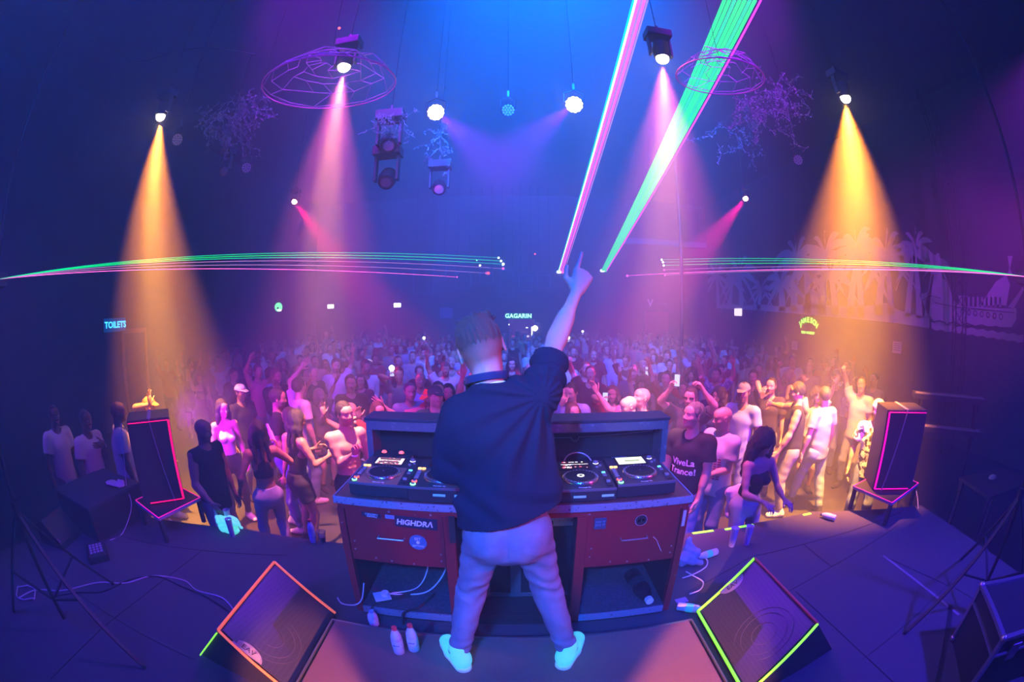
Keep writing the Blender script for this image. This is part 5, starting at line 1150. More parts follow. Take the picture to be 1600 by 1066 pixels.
for q, (a, c) in enumerate((((OL - Vector((0.05, 0, 0))), -1), ((OR + Vector((.05, 0, 0))), 1))):
    t = empty('laser_projector', a, 0, 'laser projector box at the %s edge of the stage front' % ('left', 'right')[q], 'laser'); MB().box((min(0, c * .3), -.15, -.08), (max(0, c * .3), .15, .08), bev=.01).build('casing', M_BLACK, t); MB().bar((c * .15, 0, .08), (c * .15, 0, ZC - a.z), .04).build('hanger', M_BLACKM, t)
def up_fan(base_px, tops, label, dots):
    org = on_y(*base_px, YW); t = empty('laser_fan', org, 0, label, 'laser beams')
    for (px, py, r_, m, off) in tops:
        a = on_y(base_px[0] + off, base_px[1], YW) - org; e = at_r(px, py, 7.0) - org; d = e - a; e = a + d * min(1.0, (ZC - .05 - (org + a).z) / d.z)
        b = MB(); b.tube([a, e], lambda u: .022 + (r_ - .022) * u, 8); b.build('laser_beam', m, t)
    for (dx, m) in dots: MB().sphere(on_y(base_px[0] + dx, base_px[1], YW) - org, .07, 8).build('laser_spot', m, t)
    return t
up_fan((876, 425), [(990, 0, .022, E_LC, -4), (993, 0, .022, E_LW, -3.4), (998, 0, .026, E_LM, -1), (1003, 0, .02, E_LD, 1), (1007, 0, .024, E_LM, 2.5), (1012, 0, .016, E_LD, 5)], 'magenta and teal laser fan rising to the top of the picture', [(-4, E_LW), (-1, E_LW), (2, E_LP), (5, E_LP)])
up_fan((943, 423), [(1132 + 8 * k, 0, .030, E_LG if k % 3 != 2 else E_LC, -3 + 1.0 * k) for k in range(7)] + [(1189, 0, .016, E_LM, 5)], 'broad green laser fan rising past the right wire web', [(-3, E_LW), (0, E_LW), (3, E_LG)])
M_MIRROR = None
for px, py, m, r_, lab in ((750, 415, E_LW, .05, 'white laser dot on a hanging frame'), (745, 407, E_GRN, .03, 'tiny green laser dot on the back wall left of the fan tips'), (763, 427, E_RED, .07, 'red dot light on the back wall'), (836, 397, E_RED, .04, 'faint red dot high on the back wall'), (530, 44, E_RED, .02, 'tiny red light under the ceiling')):
    tag(MB().sphere((0, 0, 0), r_, 8).build('light_dot', m, None, True, on_y(px, py, YW if py > 100 else 4.2)), lab, 'light')

# ------------------------------------------------------------------ signs and openings on the back and side walls
E_EXIT = emis('sign_white', (.9, 1, .95), 4); E_SIGNG = emis('sign_green', (.15, 1, .35), 2.5); E_SIGNB = emis('sign_cyan', (.05, .55, 1), 3.2); E_SIGNL = emis('sign_lime', (.3, 1, .12), 2.6)
def at_wall(px, py): return on_y(px, py, YB - .05)
for (px, py, lab) in ((517, 479, 'lit white exit sign box, left one of two on the back wall'), (621, 477, 'lit white exit sign box, right one of two on the back wall')):
    c = at_wall(px, py); t = empty('exit_sign', c, 0, lab, 'sign'); MB().box((-.2, -.03, -.12), (.2, .03, .12), bev=.01).build('box', M_BLACK, t); MB().box((-.18, -.04, -.10), (.18, -.03, .10)).build('panel', E_EXIT, t)
c = on_x(435, 480, -XW + .1); t = empty('round_sign', c, R(60), 'round green lit sign left of the exit signs', 'sign'); MB().cyl((0, 0, 0), (0, -.03, 0), .19, n=24).build('disc', E_SIGNG, t); MB().cyl((-.05, -.03, -.04), (-.05, -.035, -.04), .05, n=12).build('dark_mark', M_BLACK, t)
MB().box((-.06, -.04, -.17), (.13, -.03, -.1)).build('white_band', E_EXIT, t)
c = at_wall(810, 494); t = empty('door_sign', c, 0, 'green neon word sign over the lit doorway at the back', 'sign')
MB().box((-.62, -.02, -.13), (.62, .02, .13), bev=.01).build('board', emis('sign_green_dim', (.0, .35, .22), .9), t); text('lettering', 'GAGARIN', .27, emis('sign_letters', (.4, 1, .7), 4), t, (0, -.04, 0), RX, spacing=1.05, bold=.006)
# doorway behind it
M_GLOW = emis('bar_light', (.5, .3, .75), .5)
dw = empty('lit_doorway', at_wall(815, 540), 0, 'lit doorway with bar shelves in the middle of the back wall', 'doorway'); z0 = FL - dw.location.z
MB().box((-.62, -.02, z0), (.62, 0, z0 + 2.35)).build('opening', emis('doorway_glow', (.12, .05, .35), .6), dw)
for x in (-.65, .62): MB().box((x, -.05, z0), (x + .04, 0, z0 + 2.4)).build('frame', M_DARK, dw)
for x, z, w_, h_, m in ((.25, 1.95, .1, .04, E_EXIT), (.15, 1.75, .35, .03, M_GLOW), (.48, 1.75, .06, .5, E_EXIT), (.2, 1.55, .3, .08, emis('bar_white', (1, .8, .8), 1.6)), (-.4, 1.55, .2, .03, emis('bar_red', (1, .1, .2), 1.2)), (-.6, 2.1, .06, .06, E_EXIT)): MB().box((x - w_ / 2, -.05, z0 + z - h_ / 2), (x + w_ / 2, -.03, z0 + z + h_ / 2)).build('shelf_light', m, dw)
for px, py, r_, lab in ((836, 513, .13, 'round white lamp right of the lit doorway'), ):
    tag(MB().sphere((0, 0, 0), r_, 12).build('round_lamp', emis('lamp_white', (1, .95, .9), 9), None, True, on_y(px, py, YB - .12)), lab, 'lamp')
# framed wire panels hanging in front of the back wall
for px, py, w_, h_, lab in ((662, 440, .9, 1.05, 'leftmost wide'), (687, 426, .55, .65, 'bright'), (724, 437, .65, .7, 'dim red-lit'), (760, 430, .55, .65, 'red-lit'), (792, 443, .55, 1.15, 'tall'), (821, 442, .55, .68, 'square'), (850, 440, .55, .55, 'rightmost faint')):
    c = on_y(px, py, 18.2); t = empty('wire_cage', c, 0, lab + ' framed wire panel hanging before the back wall', 'frame', 'wire frames at the back wall'); b = MB(); P_ = [(-w_ / 2, 0, -h_ / 2), (w_ / 2, 0, -h_ / 2), (w_ / 2, 0, h_ / 2), (-w_ / 2, 0, h_ / 2)]
    for i in range(4): b.bar(P_[i], P_[(i + 1) % 4], .04)
    b.build('border', mat('dull_grey_frame', (.16, .15, .2), .7) if px == 662 else bpy.data.materials['dull_grey_frame'], t); b = MB()
    for i in range(1, 6): b.bar((-w_ / 2 + w_ * i / 6, 0, -h_ / 2), (-w_ / 2 + w_ * i / 6, 0, h_ / 2), .015)
    b.build('bars', M_DARK, t)
    for sx in (-1, 1): MB().cyl((sx * w_ * .4, 0, h_ / 2), (sx * w_ * .4, 0, ZC - c.z - .01), .01, n=5).build('hanging_cord', M_PIPE, t)
tag(MB().box((-.3, -.02, -.25), (.3, .02, .25)).build('wall_poster', mat('faded_poster', (.2, .16, .3), .7), None, False, at_wall(697, 489)), 'faint square poster on the back wall under the hanging frames', 'poster')
c = on_y(1016, 474, YB - .05); t = empty('wall_logo', c, 0, 'pale letter V with small script on the back wall', 'sign'); M_PALE = mat('pale_paint', (.55, .5, .6), .7)
text('letter', 'V', .5, M_PALE, t, (0, -.01, 0), RX, bold=.012); text('lettering', 'lounge', .22, mat('dim_paint', (.2, .17, .25), .7), t, (.62, -.01, .02), RX)
tag(MB().box((-.62, -.03, -1.3), (.62, .03, 1.0)).build('red_banner', mat('red_banner_cloth', (.3, .02, .08), .8), None, False, on_y(1026, 520, YB - .06)), 'dim red banner hanging below the letter V', 'banner')
tag(MB().box((-1.9, -.3, -.12), (1.9, .0, .12)).build('ceiling_duct', mat('grey_duct', (.25, .24, .3), .6), None, False, on_y(1040, 381, 17.5)), 'pale horizontal duct high at the right rear of the hall', 'duct')
# right wall
def on_rw(px, py): return on_x(px, py, XW - .02)
RZ = R(-90)
c = on_rw(1264, 510); t = empty('brand_sign', c, RZ, 'lime green arched whiskey sign on the right wall below the mural', 'sign'); b = MB()
arcp = [(.62 * cos(a), -.02, .30 * sin(a) + .02) for a in np.linspace(.25, pi - .25, 14)]; low = [(.52 * cos(a), -.02, .30 * sin(a) - .2) for a in np.linspace(pi - .35, .35, 14)]
b.poly(arcp + low); bmesh.ops.solidify(b.bm, geom=b.bm.faces[:], thickness=.02); b.build('arched_panel', mat('sign_dark', (.02, .06, .03), .5, emit=(.1, .6, .1), es=.4), t)
for i, ch in enumerate('JAMESON'): a = pi - .45 - i * (pi - .9) / 6; text('lettering', ch, .24, E_SIGNL, t, (.52 * cos(a), -.05, .27 * sin(a) - .06), (R(90), -(a - pi / 2) * .6 * -1 * -1, 0), bold=.008)
text('lettering', 'IRISH WHISKEY', .115, E_SIGNL, t, (0, -.05, -.22), RX, bold=.004)
c = on_rw(1154, 488); t = empty('lit_sign', c, RZ, 'small white lit sign at the left end of the mural', 'sign'); MB().box((-.32, -.05, -.16), (.32, 0, .16), bev=.01).build('panel', emis('sign_soft', (1, .85, .9), 2), t)
for px, py, lab in ((1242, 540, 'square paper notice under the green arched sign'), (1402, 543, 'pale paper notice on the right wall, nearer one')):
    c = on_rw(px, py); t = empty('paper_notice', c, RZ, lab, 'notice'); MB().box((-.17, -.02, -.15), (.17, 0, .15)).build('sheet', mat('notice_paper', (.45, .38, .5), .7), t); b = MB()
    for k in range(4): b.box((-.13, -.022, .09 - k * .055), (.13, -.02, .105 - k * .055))
    b.build('printed_lines', M_JOINT, t)
# left wall
c = on_x(179, 508, -XW + .03); t = empty('toilets_sign', c, R(90), 'blue lit TOILETS sign on the left wall', 'sign'); MB().box((-.42, -.03, -.17), (.42, 0, .17), bev=.01).build('panel', emis('sign_navy', (.0, .10, .5), .6), t); text('lettering', 'TOILETS', .22, E_SIGNB, t, (0, -.05, 0), RX, bold=.006)
M_FRAME = mat('door_frame_wood', (.3, .16, .1), .6)
c0, c1 = 7.2, 8.05
b = MB(); b.box((-XW, c0 - .1, FL), (-XW + .06, c0, 1.75)).box((-XW, c1, FL), (-XW + .06, c1 + .08, 1.75)).box((-XW, c0 - .1, 1.68), (-XW + .06, c1 + .08, 1.80)); tag(b.build('door_1', M_FRAME), kind='structure')
# mural: white silhouettes painted on the right wall
M_MUR = mat('mural_paint', (.42, .38, .44), .8); M_MURD = mat('mural_dark_lines', (.03, .02, .05), .8)
mur = empty('wall_mural', (XW, 11, 3), 0, 'pale mural of palm trees, cottage, sailing ship and waves on the right wall', 'mural')
def mpt(px, py): v = on_rw(px, py); return Vector((-.012, v.y - 11, v.z - 3))
def mpoly(mb, pts, up=0, th=.006):
    vs_ = [mpt(*p) if not isinstance(p, Vector) else p.copy() for p in pts]; f = mb.bm.faces.new([mb.bm.verts.new(v - Vector((up, 0, 0))) for v in vs_]); r_ = bmesh.ops.extrude_face_region(mb.bm, geom=[f]); bmesh.ops.translate(mb.bm, vec=(th, 0, 0), verts=[v for v in r_['geom'] if isinstance(v, bmesh.types.BMVert)])
def palm(base, top, w_=.16, fr=1.1, seed=0):
    """base, top as wall coordinates (y, z)"""
    rg = random.Random(seed); b = MB(); (y0, z0), (y1, z1) = base, top; L = []; Rr = []
    for i in range(9):
        u = i / 8; y = y0 + (y1 - y0) * (u ** 1.6); z = z0 + (z1 - z0) * u; ww = w_ * (1.1 - .5 * u) / 2; L.append(Vector((-.012, y - 11 - ww, z - 3))); Rr.append(Vector((-.012, y - 11 + ww, z - 3)))
    mpoly(b, L + Rr[::-1])
    for k in range(9):
        a = pi * (k / 8) * 1.25 - .39 + rg.uniform(-.12, .12); ln = fr * rg.uniform(.8, 1.1); c = [];
        for i in range(7): u = i / 6; c.append((y1 + cos(a) * ln * u, z1 + sin(a) * ln * u - .55 * ln * u * u))
        up_, dn = [], []
        for i, (y, z) in enumerate(c): u = i / 6; ww = .10 * fr * sin(pi * min(1, u * .9 + .08)) + .01; up_.append(Vector((-.012, y - 11, z - 3 + ww * .5))); dn.append(Vector((-.012, y - 11 + (rg.uniform(-.05, .05)), z - 3 - ww)))
        mpoly(b, up_ + dn[::-1], up=.001 * (k % 3 + 1))
    return b.build('palm_tree', M_MUR, mur)
for i, (px, pb, pt_, w_, fr) in enumerate(((1122, 478, 432, .35, 1.5), (1140, 478, 440, .35, 1.3), (1158, 478, 428, .4, 1.8), (1185, 482, 452, .3, 1.0), (1222, 484, 440, .45, 1.6), (1240, 484, 400, .4, 1.7), (1262, 488, 420, .4, 1.4), (1284, 489, 395, .4, 1.7), (1305, 490, 430, .35, 1.2), (1328, 492, 398, .35, 1.5), (1345, 494, 382, .3, 1.3), (1372, 490, 394, .32, 1.25), (1392, 489, 402, .25, 1.2), (1418, 492, 384, .22, .95), (1436, 494, 396, .22, .9), (1448, 494, 410, .16, .6))):
    b0 = on_rw(px, pb); t0 = on_rw(px + (12 if i % 2 else -8) * (1 if px > 1300 else .4), pt_); palm((b0.y, b0.z - .05), (t0.y, t0.z), w_, fr, i)
b = MB(); mpoly(b, [(1120, 479), (1135, 474), (1160, 478), (1190, 476), (1230, 480), (1262, 474), (1300, 478), (1340, 479), (1365, 477), (1385, 473), (1402, 484), (1420, 490), (1452, 496), (1452, 513), (1400, 505), (1320, 497), (1240, 490), (1170, 484), (1120, 482)]); b.build('island_ground', M_MUR, mur)
b = MB(); mpoly(b, [(1255, 462), (1268, 452), (1285, 462), (1285, 482), (1255, 480)]); b.build('cottage', M_MUR, mur)
b = MB(); mpoly(b, [(1436, 460), (1452, 456), (1456, 430), (1459, 398), (1468, 400), (1472, 434), (1480, 440), (1490, 470), (1500, 478), (1565, 482), (1588, 482), (1588, 500), (1580, 512), (1462, 506), (1448, 488)], ); b.build('ship_hull', M_MUR, mur)
b = MB()
for pts in ([(1497, 462), (1512, 462), (1500, 478)], [(1530, 478), (1556, 440), (1572, 430), (1578, 445), (1572, 478), (1560, 476), (1548, 478)], [(1575, 480), (1598, 448), (1600, 452), (1584, 482)], [(1574, 400), (1582, 400), (1578, 420), (1582, 430), (1574, 430), (1577, 418)]): mpoly(b, pts)
for k in range(9): mpoly(b, [(1505 + k * 7, 464), (1508 + k * 7, 464), (1508 + k * 7, 480), (1505 + k * 7, 480)])
b.build('sails', M_MUR, mur)
b = MB()
for k in range(7):
    v = on_rw(1504 + k * 10, 487 + k * 1.3) + Vector((0, 0, 0)); vv = Vector((-.02, v.y - 11, v.z - 3)); MB().tube([vv + Vector((0, .055 * cos(a), .055 * sin(a))) for a in np.linspace(0, 2 * pi, 14)[:-1]], .013, 4, True).build('porthole', M_MURD, mur)
b = MB()
for k in range(6): x = 1460 + k * 22; b.tube([mpt(x, 503 + k * 2.2) - Vector((.01, 0, 0)), mpt(x + 8, 501 + k * 2.2) - Vector((.01, 0, 0)), mpt(x + 18, 505 + k * 2.2) - Vector((.01, 0, 0))], .016, 4)
b.tube([mpt(1460, 473) - Vector((.01, 0, 0)), mpt(1495, 480) - Vector((.01, 0, 0)), mpt(1585, 489) - Vector((.01, 0, 0))], .012, 4); b.tube([mpt(1440, 470) - Vector((.01, 0, 0)), mpt(1455, 462) - Vector((.01, 0, 0)), mpt(1470, 466) - Vector((.01, 0, 0))], .012, 4)
b.build('wave_lines', M_MURD, mur)
b = MB(); top = [(1455 + i * 8, 503 + i * 1.1 + (2.5 if i % 2 else 0)) for i in range(19)]; bot = [(1455 + i * 8, 513 + i * 1.2 + (2.5 if i % 2 else 0)) for i in range(19)]; mpoly(b, top + bot[::-1]); b.build('waves', M_MUR, mur)

# ------------------------------------------------------------------ dark gear at both sides of the stage
b = empty('equipment_case', (-4.22, 2.24, 0), .02, 'large black case at the left rear of the stage with a white cloth on top', 'case')
MB().box((-.42, -.42, .0), (.42, .42, .36), bev=.01).build('body', M_BLACK, b); MB().box((-.43, -.43, .34), (.43, .43, .37), bev=.004).build('lid', mat('dark_blue_lid', (.03, .035, .06), .5), b)
pr = [cap((-.1, 0, .01), (.1, .02, .012), .07, .06, k=.03, flat=(0, 0, 1), ff=5), cap((.02, .06, .02), (.1, .07, .03), .03, .02, k=.02)]
o = bpy.data.objects.new('white_rag', to_mesh('white_rag', sdf_mesh(pr, .008, lambda X, Y, Z: .006 * np.sin(X * 70 + Y * 30) * np.sin(Y * 60)), mat('white_rag_cloth', (.7, .7, .75), .9))); COL.objects.link(o); o.location = (-4.0, 2.42, .375); tag(o, 'white rag lying on the large black case at the left', 'cloth')
o = MB().tube(arc_pts([(-3.87, 2.62, 1.0), (-3.86, 2.55, .6), (-3.86, 2.5, .38), (-3.73, 2.40, .2), (-3.72, 2.15, .01), (-3.74, 1.95, .006)]), .005, 6).build('thin_cable', M_CABLE, None, True); tag(o, 'thin white cable hanging down between left case and speaker', 'cable')
o = MB().tube(arc_pts([(4.45, 2.86, 1.0), (4.5, 2.8, .7), (4.48, 2.75, .4), (4.46, 2.5, .1), (4.4, 2.40, .006)]), .006, 6).build('thin_cable', M_CABLE, None, True); tag(o, 'thin white cable hanging behind the right strapped speaker', 'cable')
sw = empty('button_controller', (-3.62, 1.66, 0), -.5, 'small black foot controller with a grid of pale buttons on the left stage floor', 'controller'); MB().box((-.15, -.12, 0), (.15, .12, .07), bev=.008).build('casing', M_DARK, sw)
for i in range(4):
    for k in range(4): MB().box((-.10 + i * .05, -.075 + k * .042, .07), (-.068 + i * .05, -.045 + k * .042, .076)).build('button', mat('pale_button', (.4, .4, .5), .5) if i + k == 0 else bpy.data.materials['pale_button'], sw)
t = empty('stage_monitor_small', (-4.25, 1.35, 0), .3, 'small dark floor wedge left of the foot controller', 'speaker'); MB().prism([(-.2, 0), (.2, 0), (.2, .06), (-.05, .26), (-.2, .2)], .4).build('cabinet', M_BLACK, t); MB().bar((-.1, .02, .24), (.19, .02, .075), .02, .006).build('trim', mat('dull_violet', (.25, .08, .15), .6), t)
M_TRI = mat('matte_black_steel', (.025, .02, .03), .5, .3)
def tripod(c, top, feet, label, pole_r=.018):
    t = empty('tripod_stand', (*c, 0), 0, label, 'stand'); cz = .95; hub = Vector((0, 0, cz)); low = Vector((0, 0, .28))
    MB().cyl((0, 0, .12), (0, 0, top), pole_r, n=12).build('pole', M_TRI, t, True); MB().cyl((0, 0, cz - .05), (0, 0, cz + .05), .035, n=12).build('collar', M_TRI, t, True)
    for f in feet:
        f = Vector((f[0] - c[0], f[1] - c[1], .012)); MB().bar(hub, f, .03, .016).build('leg', M_TRI, t); m = hub.lerp(f, .55); MB().bar(low, m, .022, .012).build('brace', M_TRI, t); MB().sphere(f, .018, 8).build('rubber_foot', M_RUB, t)
    return t
tripod((-2.95, .72), 2.1, [(-2.17, .90), (-3.62, .35), (-3.1, 1.45)], 'black tripod stand at the left front, its legs spread over the stage')
tripod((3.3, .72), 2.1, [(2.58, 1.03), (3.9, 1.3), (3.45, .15)], 'black tripod stand at the right front of the stage')
tag(MB().tube(arc_pts([(-1.9, 1.80, .006), (-2.1, 1.90, .006), (-2.35, 1.87, .006), (-2.55, 1.92, .006), (-2.85, 1.80, .006), (-3.0, 1.55, .006), (-3.25, 1.35, .006), (-3.45, 1.0, .006), (-3.7, .75, .006), (-3.75, .5, .006)]), .006, 6).build('floor_cable', M_CABLE, None, True), 'white cable snaking over the left stage floor', 'cable')
tag(MB().tube(arc_pts([(-1.9, 1.77, .007), (-2.2, 1.84, .007), (-2.5, 1.84, .007), (-2.8, 1.82, .007), (-3.0, 1.62, .007), (-3.1, 1.3, .007), (-3.3, 1.1, .007), (-3.5, .8, .007)]), .007, 6).build('floor_cable', M_CABLEB, None, True), 'black cable running beside the white one on the left stage floor', 'cable')
rg = random.Random(5)
tag(MB().tube(arc_pts([(-3.75 + .14 * cos(a * 1.0) + .03 * sin(3 * a), .62 + .11 * sin(a) + .02 * cos(5 * a), .006 + a * .0008) for a in np.linspace(0, 13, 34)], 3), .0045, 5).build('coiled_cable', M_CABLE, None, True), 'pale cable coil lying on the stage at the far left', 'cable')
# flight case bottom right
t = empty('road_case', (2.98, .20, 0), -.62, 'open black road case with aluminium edges at the lower right', 'case'); MB().box((-.36, -.30, .0), (.36, .30, .46), bev=.004).build('body', M_BLACK, t)
b = MB()
for x in (-.36, .36):
    for y in (-.30, .30): b.box((x - .018, y - .018, 0), (x + .018, y + .018, .47))
for y in (-.30, .30): b.box((-.36, y - .02, .45), (.36, y + .02, .475)).box((-.36, y - .02, .33), (.36, y + .02, .345))
for x in (-.36, .36): b.box((x - .02, -.3, .45), (x + .02, .3, .475)).box((x - .02, -.3, .33), (x + .02, .3, .345))
b.build('edge_profile', M_ALU, t)
for x in (-.36, .36):
    for y in (-.30, .30):
        for z in (.02, .46): MB().sphere((x, y, z), .032, 10).build('corner', M_STEEL, t, True)
for x in (-.15, .15): MB().box((x - .05, -.325, .28), (x + .05, -.3, .40), bev=.004).build('latch', M_STEEL, t)
# keyboards and drums dimly seen far right, on the floor beside the stage
t = empty('keyboard_rack', (5.6, 2.9, FL), -.9, 'dim two-tier keyboard stand right of the right strapped speaker', 'keyboard stand')
for x in (-.5, .5):
    for y in (-.15, .15): MB().bar((x, y, 0), (x, -y, 1.75), .03).build('leg', M_TRI, t)
for z, y in ((1.35, -.05), (1.75, .05)): MB().box((-.65, y - .16, z), (.65, y + .16, z + .07), bev=.006).build('keyboard', M_DARK, t); MB().box((-.6, y - .14, z + .07), (.6, y + .0, z + .076)).build('keys', mat('dim_keys', (.25, .22, .3), .5), t)
t = empty('black_table', (5.5, 1.7, FL), -.3, 'dark table with odds and ends beyond the right stage edge', 'table'); MB().box((-.55, -.35, .98), (.55, .35, 1.02)).build('table_top', M_BLACK, t)
for x in (-.5, .5):
    for y in (-.3, .3): MB().bar((x, y, 0), (x, y, .98), .04).build('leg', M_TRI, t)
tag(MB().sphere((0, 0, 0), .06, 10, (1.8, 1, .5)).build('crumpled_paper', mat('crumpled_white', (.5, .5, .55), .8, bump=(60, 1)), None, True, (5.4, 1.75, .34)), 'crumpled pale paper on the dark table at the right', 'paper')
build_dj()
# ------------------------------------------------------------------ the audience
SK = dict(light=(.42, .25, .19), mid=(.33, .19, .13), tan=(.26, .14, .10), dark=(.10, .055, .04))
HC = dict(black=(.012, .010, .010), brown=(.06, .035, .02), dark=(.025, .016, .012), blond=(.35, .24, .12), grey=(.09, .085, .085), red=(.20, .05, .02))
CC = {'white': (.45, .44, .47), 'black': (.012, .012, .015), 'navy': (.02, .03, .08), 'grey': (.16, .16, .175), 'pale grey': (.20, .18, .23), 'pale blue': (.20, .26, .42), 'dark red': (.25, .02, .03), 'tan': (.24, .17, .12), 'dark green': (.03, .08, .05), 'pink': (.38, .12, .18), 'charcoal': (.045, .045, .05), 'denim': (.12, .17, .30), 'pale denim': (.24, .27, .36), 'olive': (.10, .10, .05), 'orange': (1, .10, .03)}
P_REST = dict(); UPO = ('open', None, (0, 1, .1), (-1, 0, 0)); UPOL = ('open', None, (0, 1, .1), (1, 0, 0))
POSES = {
 'standing with arms down': dict(),
 'with the right arm raised': dict(hR=(.10, .14, .47), handR=UPO),
 'with the left arm raised': dict(hL=(-.12, .12, .47), handL=UPOL),
 'with both arms raised': dict(hR=(.14, .12, .46), hL=(-.14, .12, .46), handR=UPO, handL=UPOL),
 'clapping overhead': dict(hR=(-.10, .20, .44), hL=(.10, .20, .44), handR=('flat', None, (-1, 0, 0), (0, -1, 0)), handL=('flat', None, (1, 0, 0), (0, -1, 0))),
 'raising a fist': dict(hR=(.12, .16, .42), handR=('fist', None, (-1, .3, 0), (0, 1, 0))),
 'pointing up': dict(hR=(.05, .16, .46), handR=('point', None, (0, 1, 0), (-1, 0, 0))),
 'clapping at chest height': dict(hR=(-.15, .34, -.10), hL=(.15, .34, -.10), handR=('flat', (0, .4, 1), (-1, 0, 0), (0, -1, .3)), handL=('flat', (0, .4, 1), (1, 0, 0), (0, -1, .3))),
 'holding a phone up': dict(hR=(-.08, .34, .16), handR=('hold', (-.1, .2, 1), (-.6, .8, 0), (-1, .3, .3))),
 'waving an open hand': dict(hR=(.24, .20, .28), handR=('open', (.15, .1, 1), (0, 1, .1), (-1, 0, 0))),
 'with hands clasped in front': dict(hR=(-.14, .24, -.36), hL=(.14, .24, -.36), handR=('hold', (-1, .3, 0), (0, -1, .2), (0, 0, 1)), handL=('hold', (1, .3, 0), (0, -1, .2), (0, 0, 1))),
 'holding a drink': dict(hL=(.02, .30, -.20), handL=('hold', (.2, 1, .15), (1, 0, 0), (0, 0, 1)))}
M_PHONE = mat('phone_case', (.02, .02, .025), .3); E_PH = emis('phone_screen', (.5, .55, 1), 1.6); E_TORCH = emis('phone_torch', (1, 1, .95), 14)
SHARED_PHONE = None
def phone(Mw, label, torch=False, white=False):
    t = empty('phone', (0, 0, 0), 0, label, 'phone', 'phones held up in the crowd'); t.matrix_world = Mw
    MB().box((-.037, -.005, -.075), (.037, .005, .075), bev=.003).build('casing', mat('pale_phone', (.5, .5, .55), .3) if white else M_PHONE, t)
    MB().box((-.033, .005, -.07), (.033, .006, .07)).build('screen', E_PH, t); MB().box((-.03, -.008, .04), (-.008, -.005, .068)).build('camera_bump', M_DARK, t)
    if torch: MB().sphere((.0, -.012, .055), .045, 10).build('torch', E_TORCH, t)
    return t
def world_of(o, p): return Matrix.Translation(o.location) @ Matrix.Rotation(o.rotation_euler.z, 4, 'Z') @ Matrix.Translation(Vector(p))
SHORT = {'standing with arms down': 'arms down', 'with the right arm raised': 'right arm up', 'with the left arm raised': 'left arm up', 'with both arms raised': 'both arms up', 'raising a fist': 'fist raised', 'clapping at chest height': 'clapping', 'holding a phone up': 'holding up phone', 'waving an open hand': 'waving', 'with hands clasped in front': 'hands clasped', 'holding a drink': 'holding drink'}
PEOPLE = []
def person_px(px, py, H, turn, label, pose=None, shirt='white', sk=None, outfit=None, hair='short', hc='dark', skin='mid', trou='denim', hat=None, hatc='black', tint=None, fine=True, group=None, item=None, at=None, **kw):
    """head top seen at (px, py); H body height: stands on the dance floor"""
    hh_ = H + (.015 if hair else 0); p = on_z(px, py, FL + hh_) if at is None else Vector(at); x, y = p.x, p.y
    k = dict(POSES[pose]) if pose else {}; k.update(kw); bare = k.pop('bare', False); mouth = k.pop('mouth', False); fem = k.get('fem', False)
    # place so that the head, not the feet, is on the ray
    J = skeleton(H=H, **k); base = math.atan2(-(0 - x), (1.7 - y)); rz = math.atan2(-(0 - x), 1.7 - y) + R(turn)
    hx, hy = J['head'][0], J['head'][1]; x -= hx * cos(rz) - hy * sin(rz); y -= hx * sin(rz) + hy * cos(rz)
    top = {'tee': dict(kind='tee'), 'long': dict(kind='long'), 'tank': dict(kind='tank', hem=.10 if fem else -.06, loose=.008, skirt=0), 'sleeveless': dict(kind='sleeveless'), 'band': dict(kind='band', hem=.22, loose=.004, skirt=0), 'none': None}[sk or 'tee']
    bot = {'trousers': dict(), 'shorts': dict(leg=.75, loose=.02), 'skirt': dict(leg=.5, loose=.02), 'tight': dict(loose=.004)}[outfit or 'trousers']
    q = dict(h=.013, hf=.006, hh=.0055) if fine else dict(h=.02, hf=.0105, hh=.0085)
    m = fig_meshes('p', J, shirt=top, pants=bot, hair=hair, hat=hat, tint=tint, bare=bare, mouth=mouth, seed=int(px) % 97, **q)
    c = dict(skin=SK[skin], shirt=CC[shirt], trousers=CC[trou], hair=HC[hc], shoe=CC['white'] if int(px) % 3 else CC['black'], cap=CC[hatc])
    o = place(m, c, (x, y, FL), rz, label, group); PEOPLE.append((x, y)); o['_j'] = 0; del o['_j']
    return o, J
def hand_world(o, J, n, off=.09): k, d, pn, th = J['hand' + n]; return world_of(o, J['wr' + n] + d * off * J['s'] + nrm(pn) * .02)
def print_on(o, body, size, off, m=None, z=1.2, name='printed_text', spacing=1, flat=False):
    """text that follows the chest of the shirt"""
    sh = [c for c in o.children if c.name.startswith('shirt')][0]; dg = bpy.context.evaluated_depsgraph_get(); bm_ = bmesh.new(); bm_.from_mesh(sh.data); bv = BVHTree.FromBMesh(bm_); bm_.free()
    me = text_mesh(body, size, ext=0, bold=.0015, spacing=spacing) if isinstance(body, str) else body
    bm_ = bmesh.new(); bm_.from_mesh(me); bmesh.ops.triangulate(bm_, faces=bm_.faces[:]); bmesh.ops.subdivide_edges(bm_, edges=[e for e in bm_.edges if e.calc_length() > .02], cuts=2)
    for v in bm_.verts:
        x, z_ = -v.co.x + off[0], v.co.y + z + off[1]; hit = bv.ray_cast(Vector((x, .6, z_)), Vector((0, -1, 0))); yy = hit[0].y if hit[0] else .15; v.co = Vector((x, yy + .005, z_))
    bm_.to_mesh(me); bm_.free(); me.materials.append(m or M_LETW); t = bpy.data.objects.new(name, me); COL.objects.link(t); t.parent = o; return t

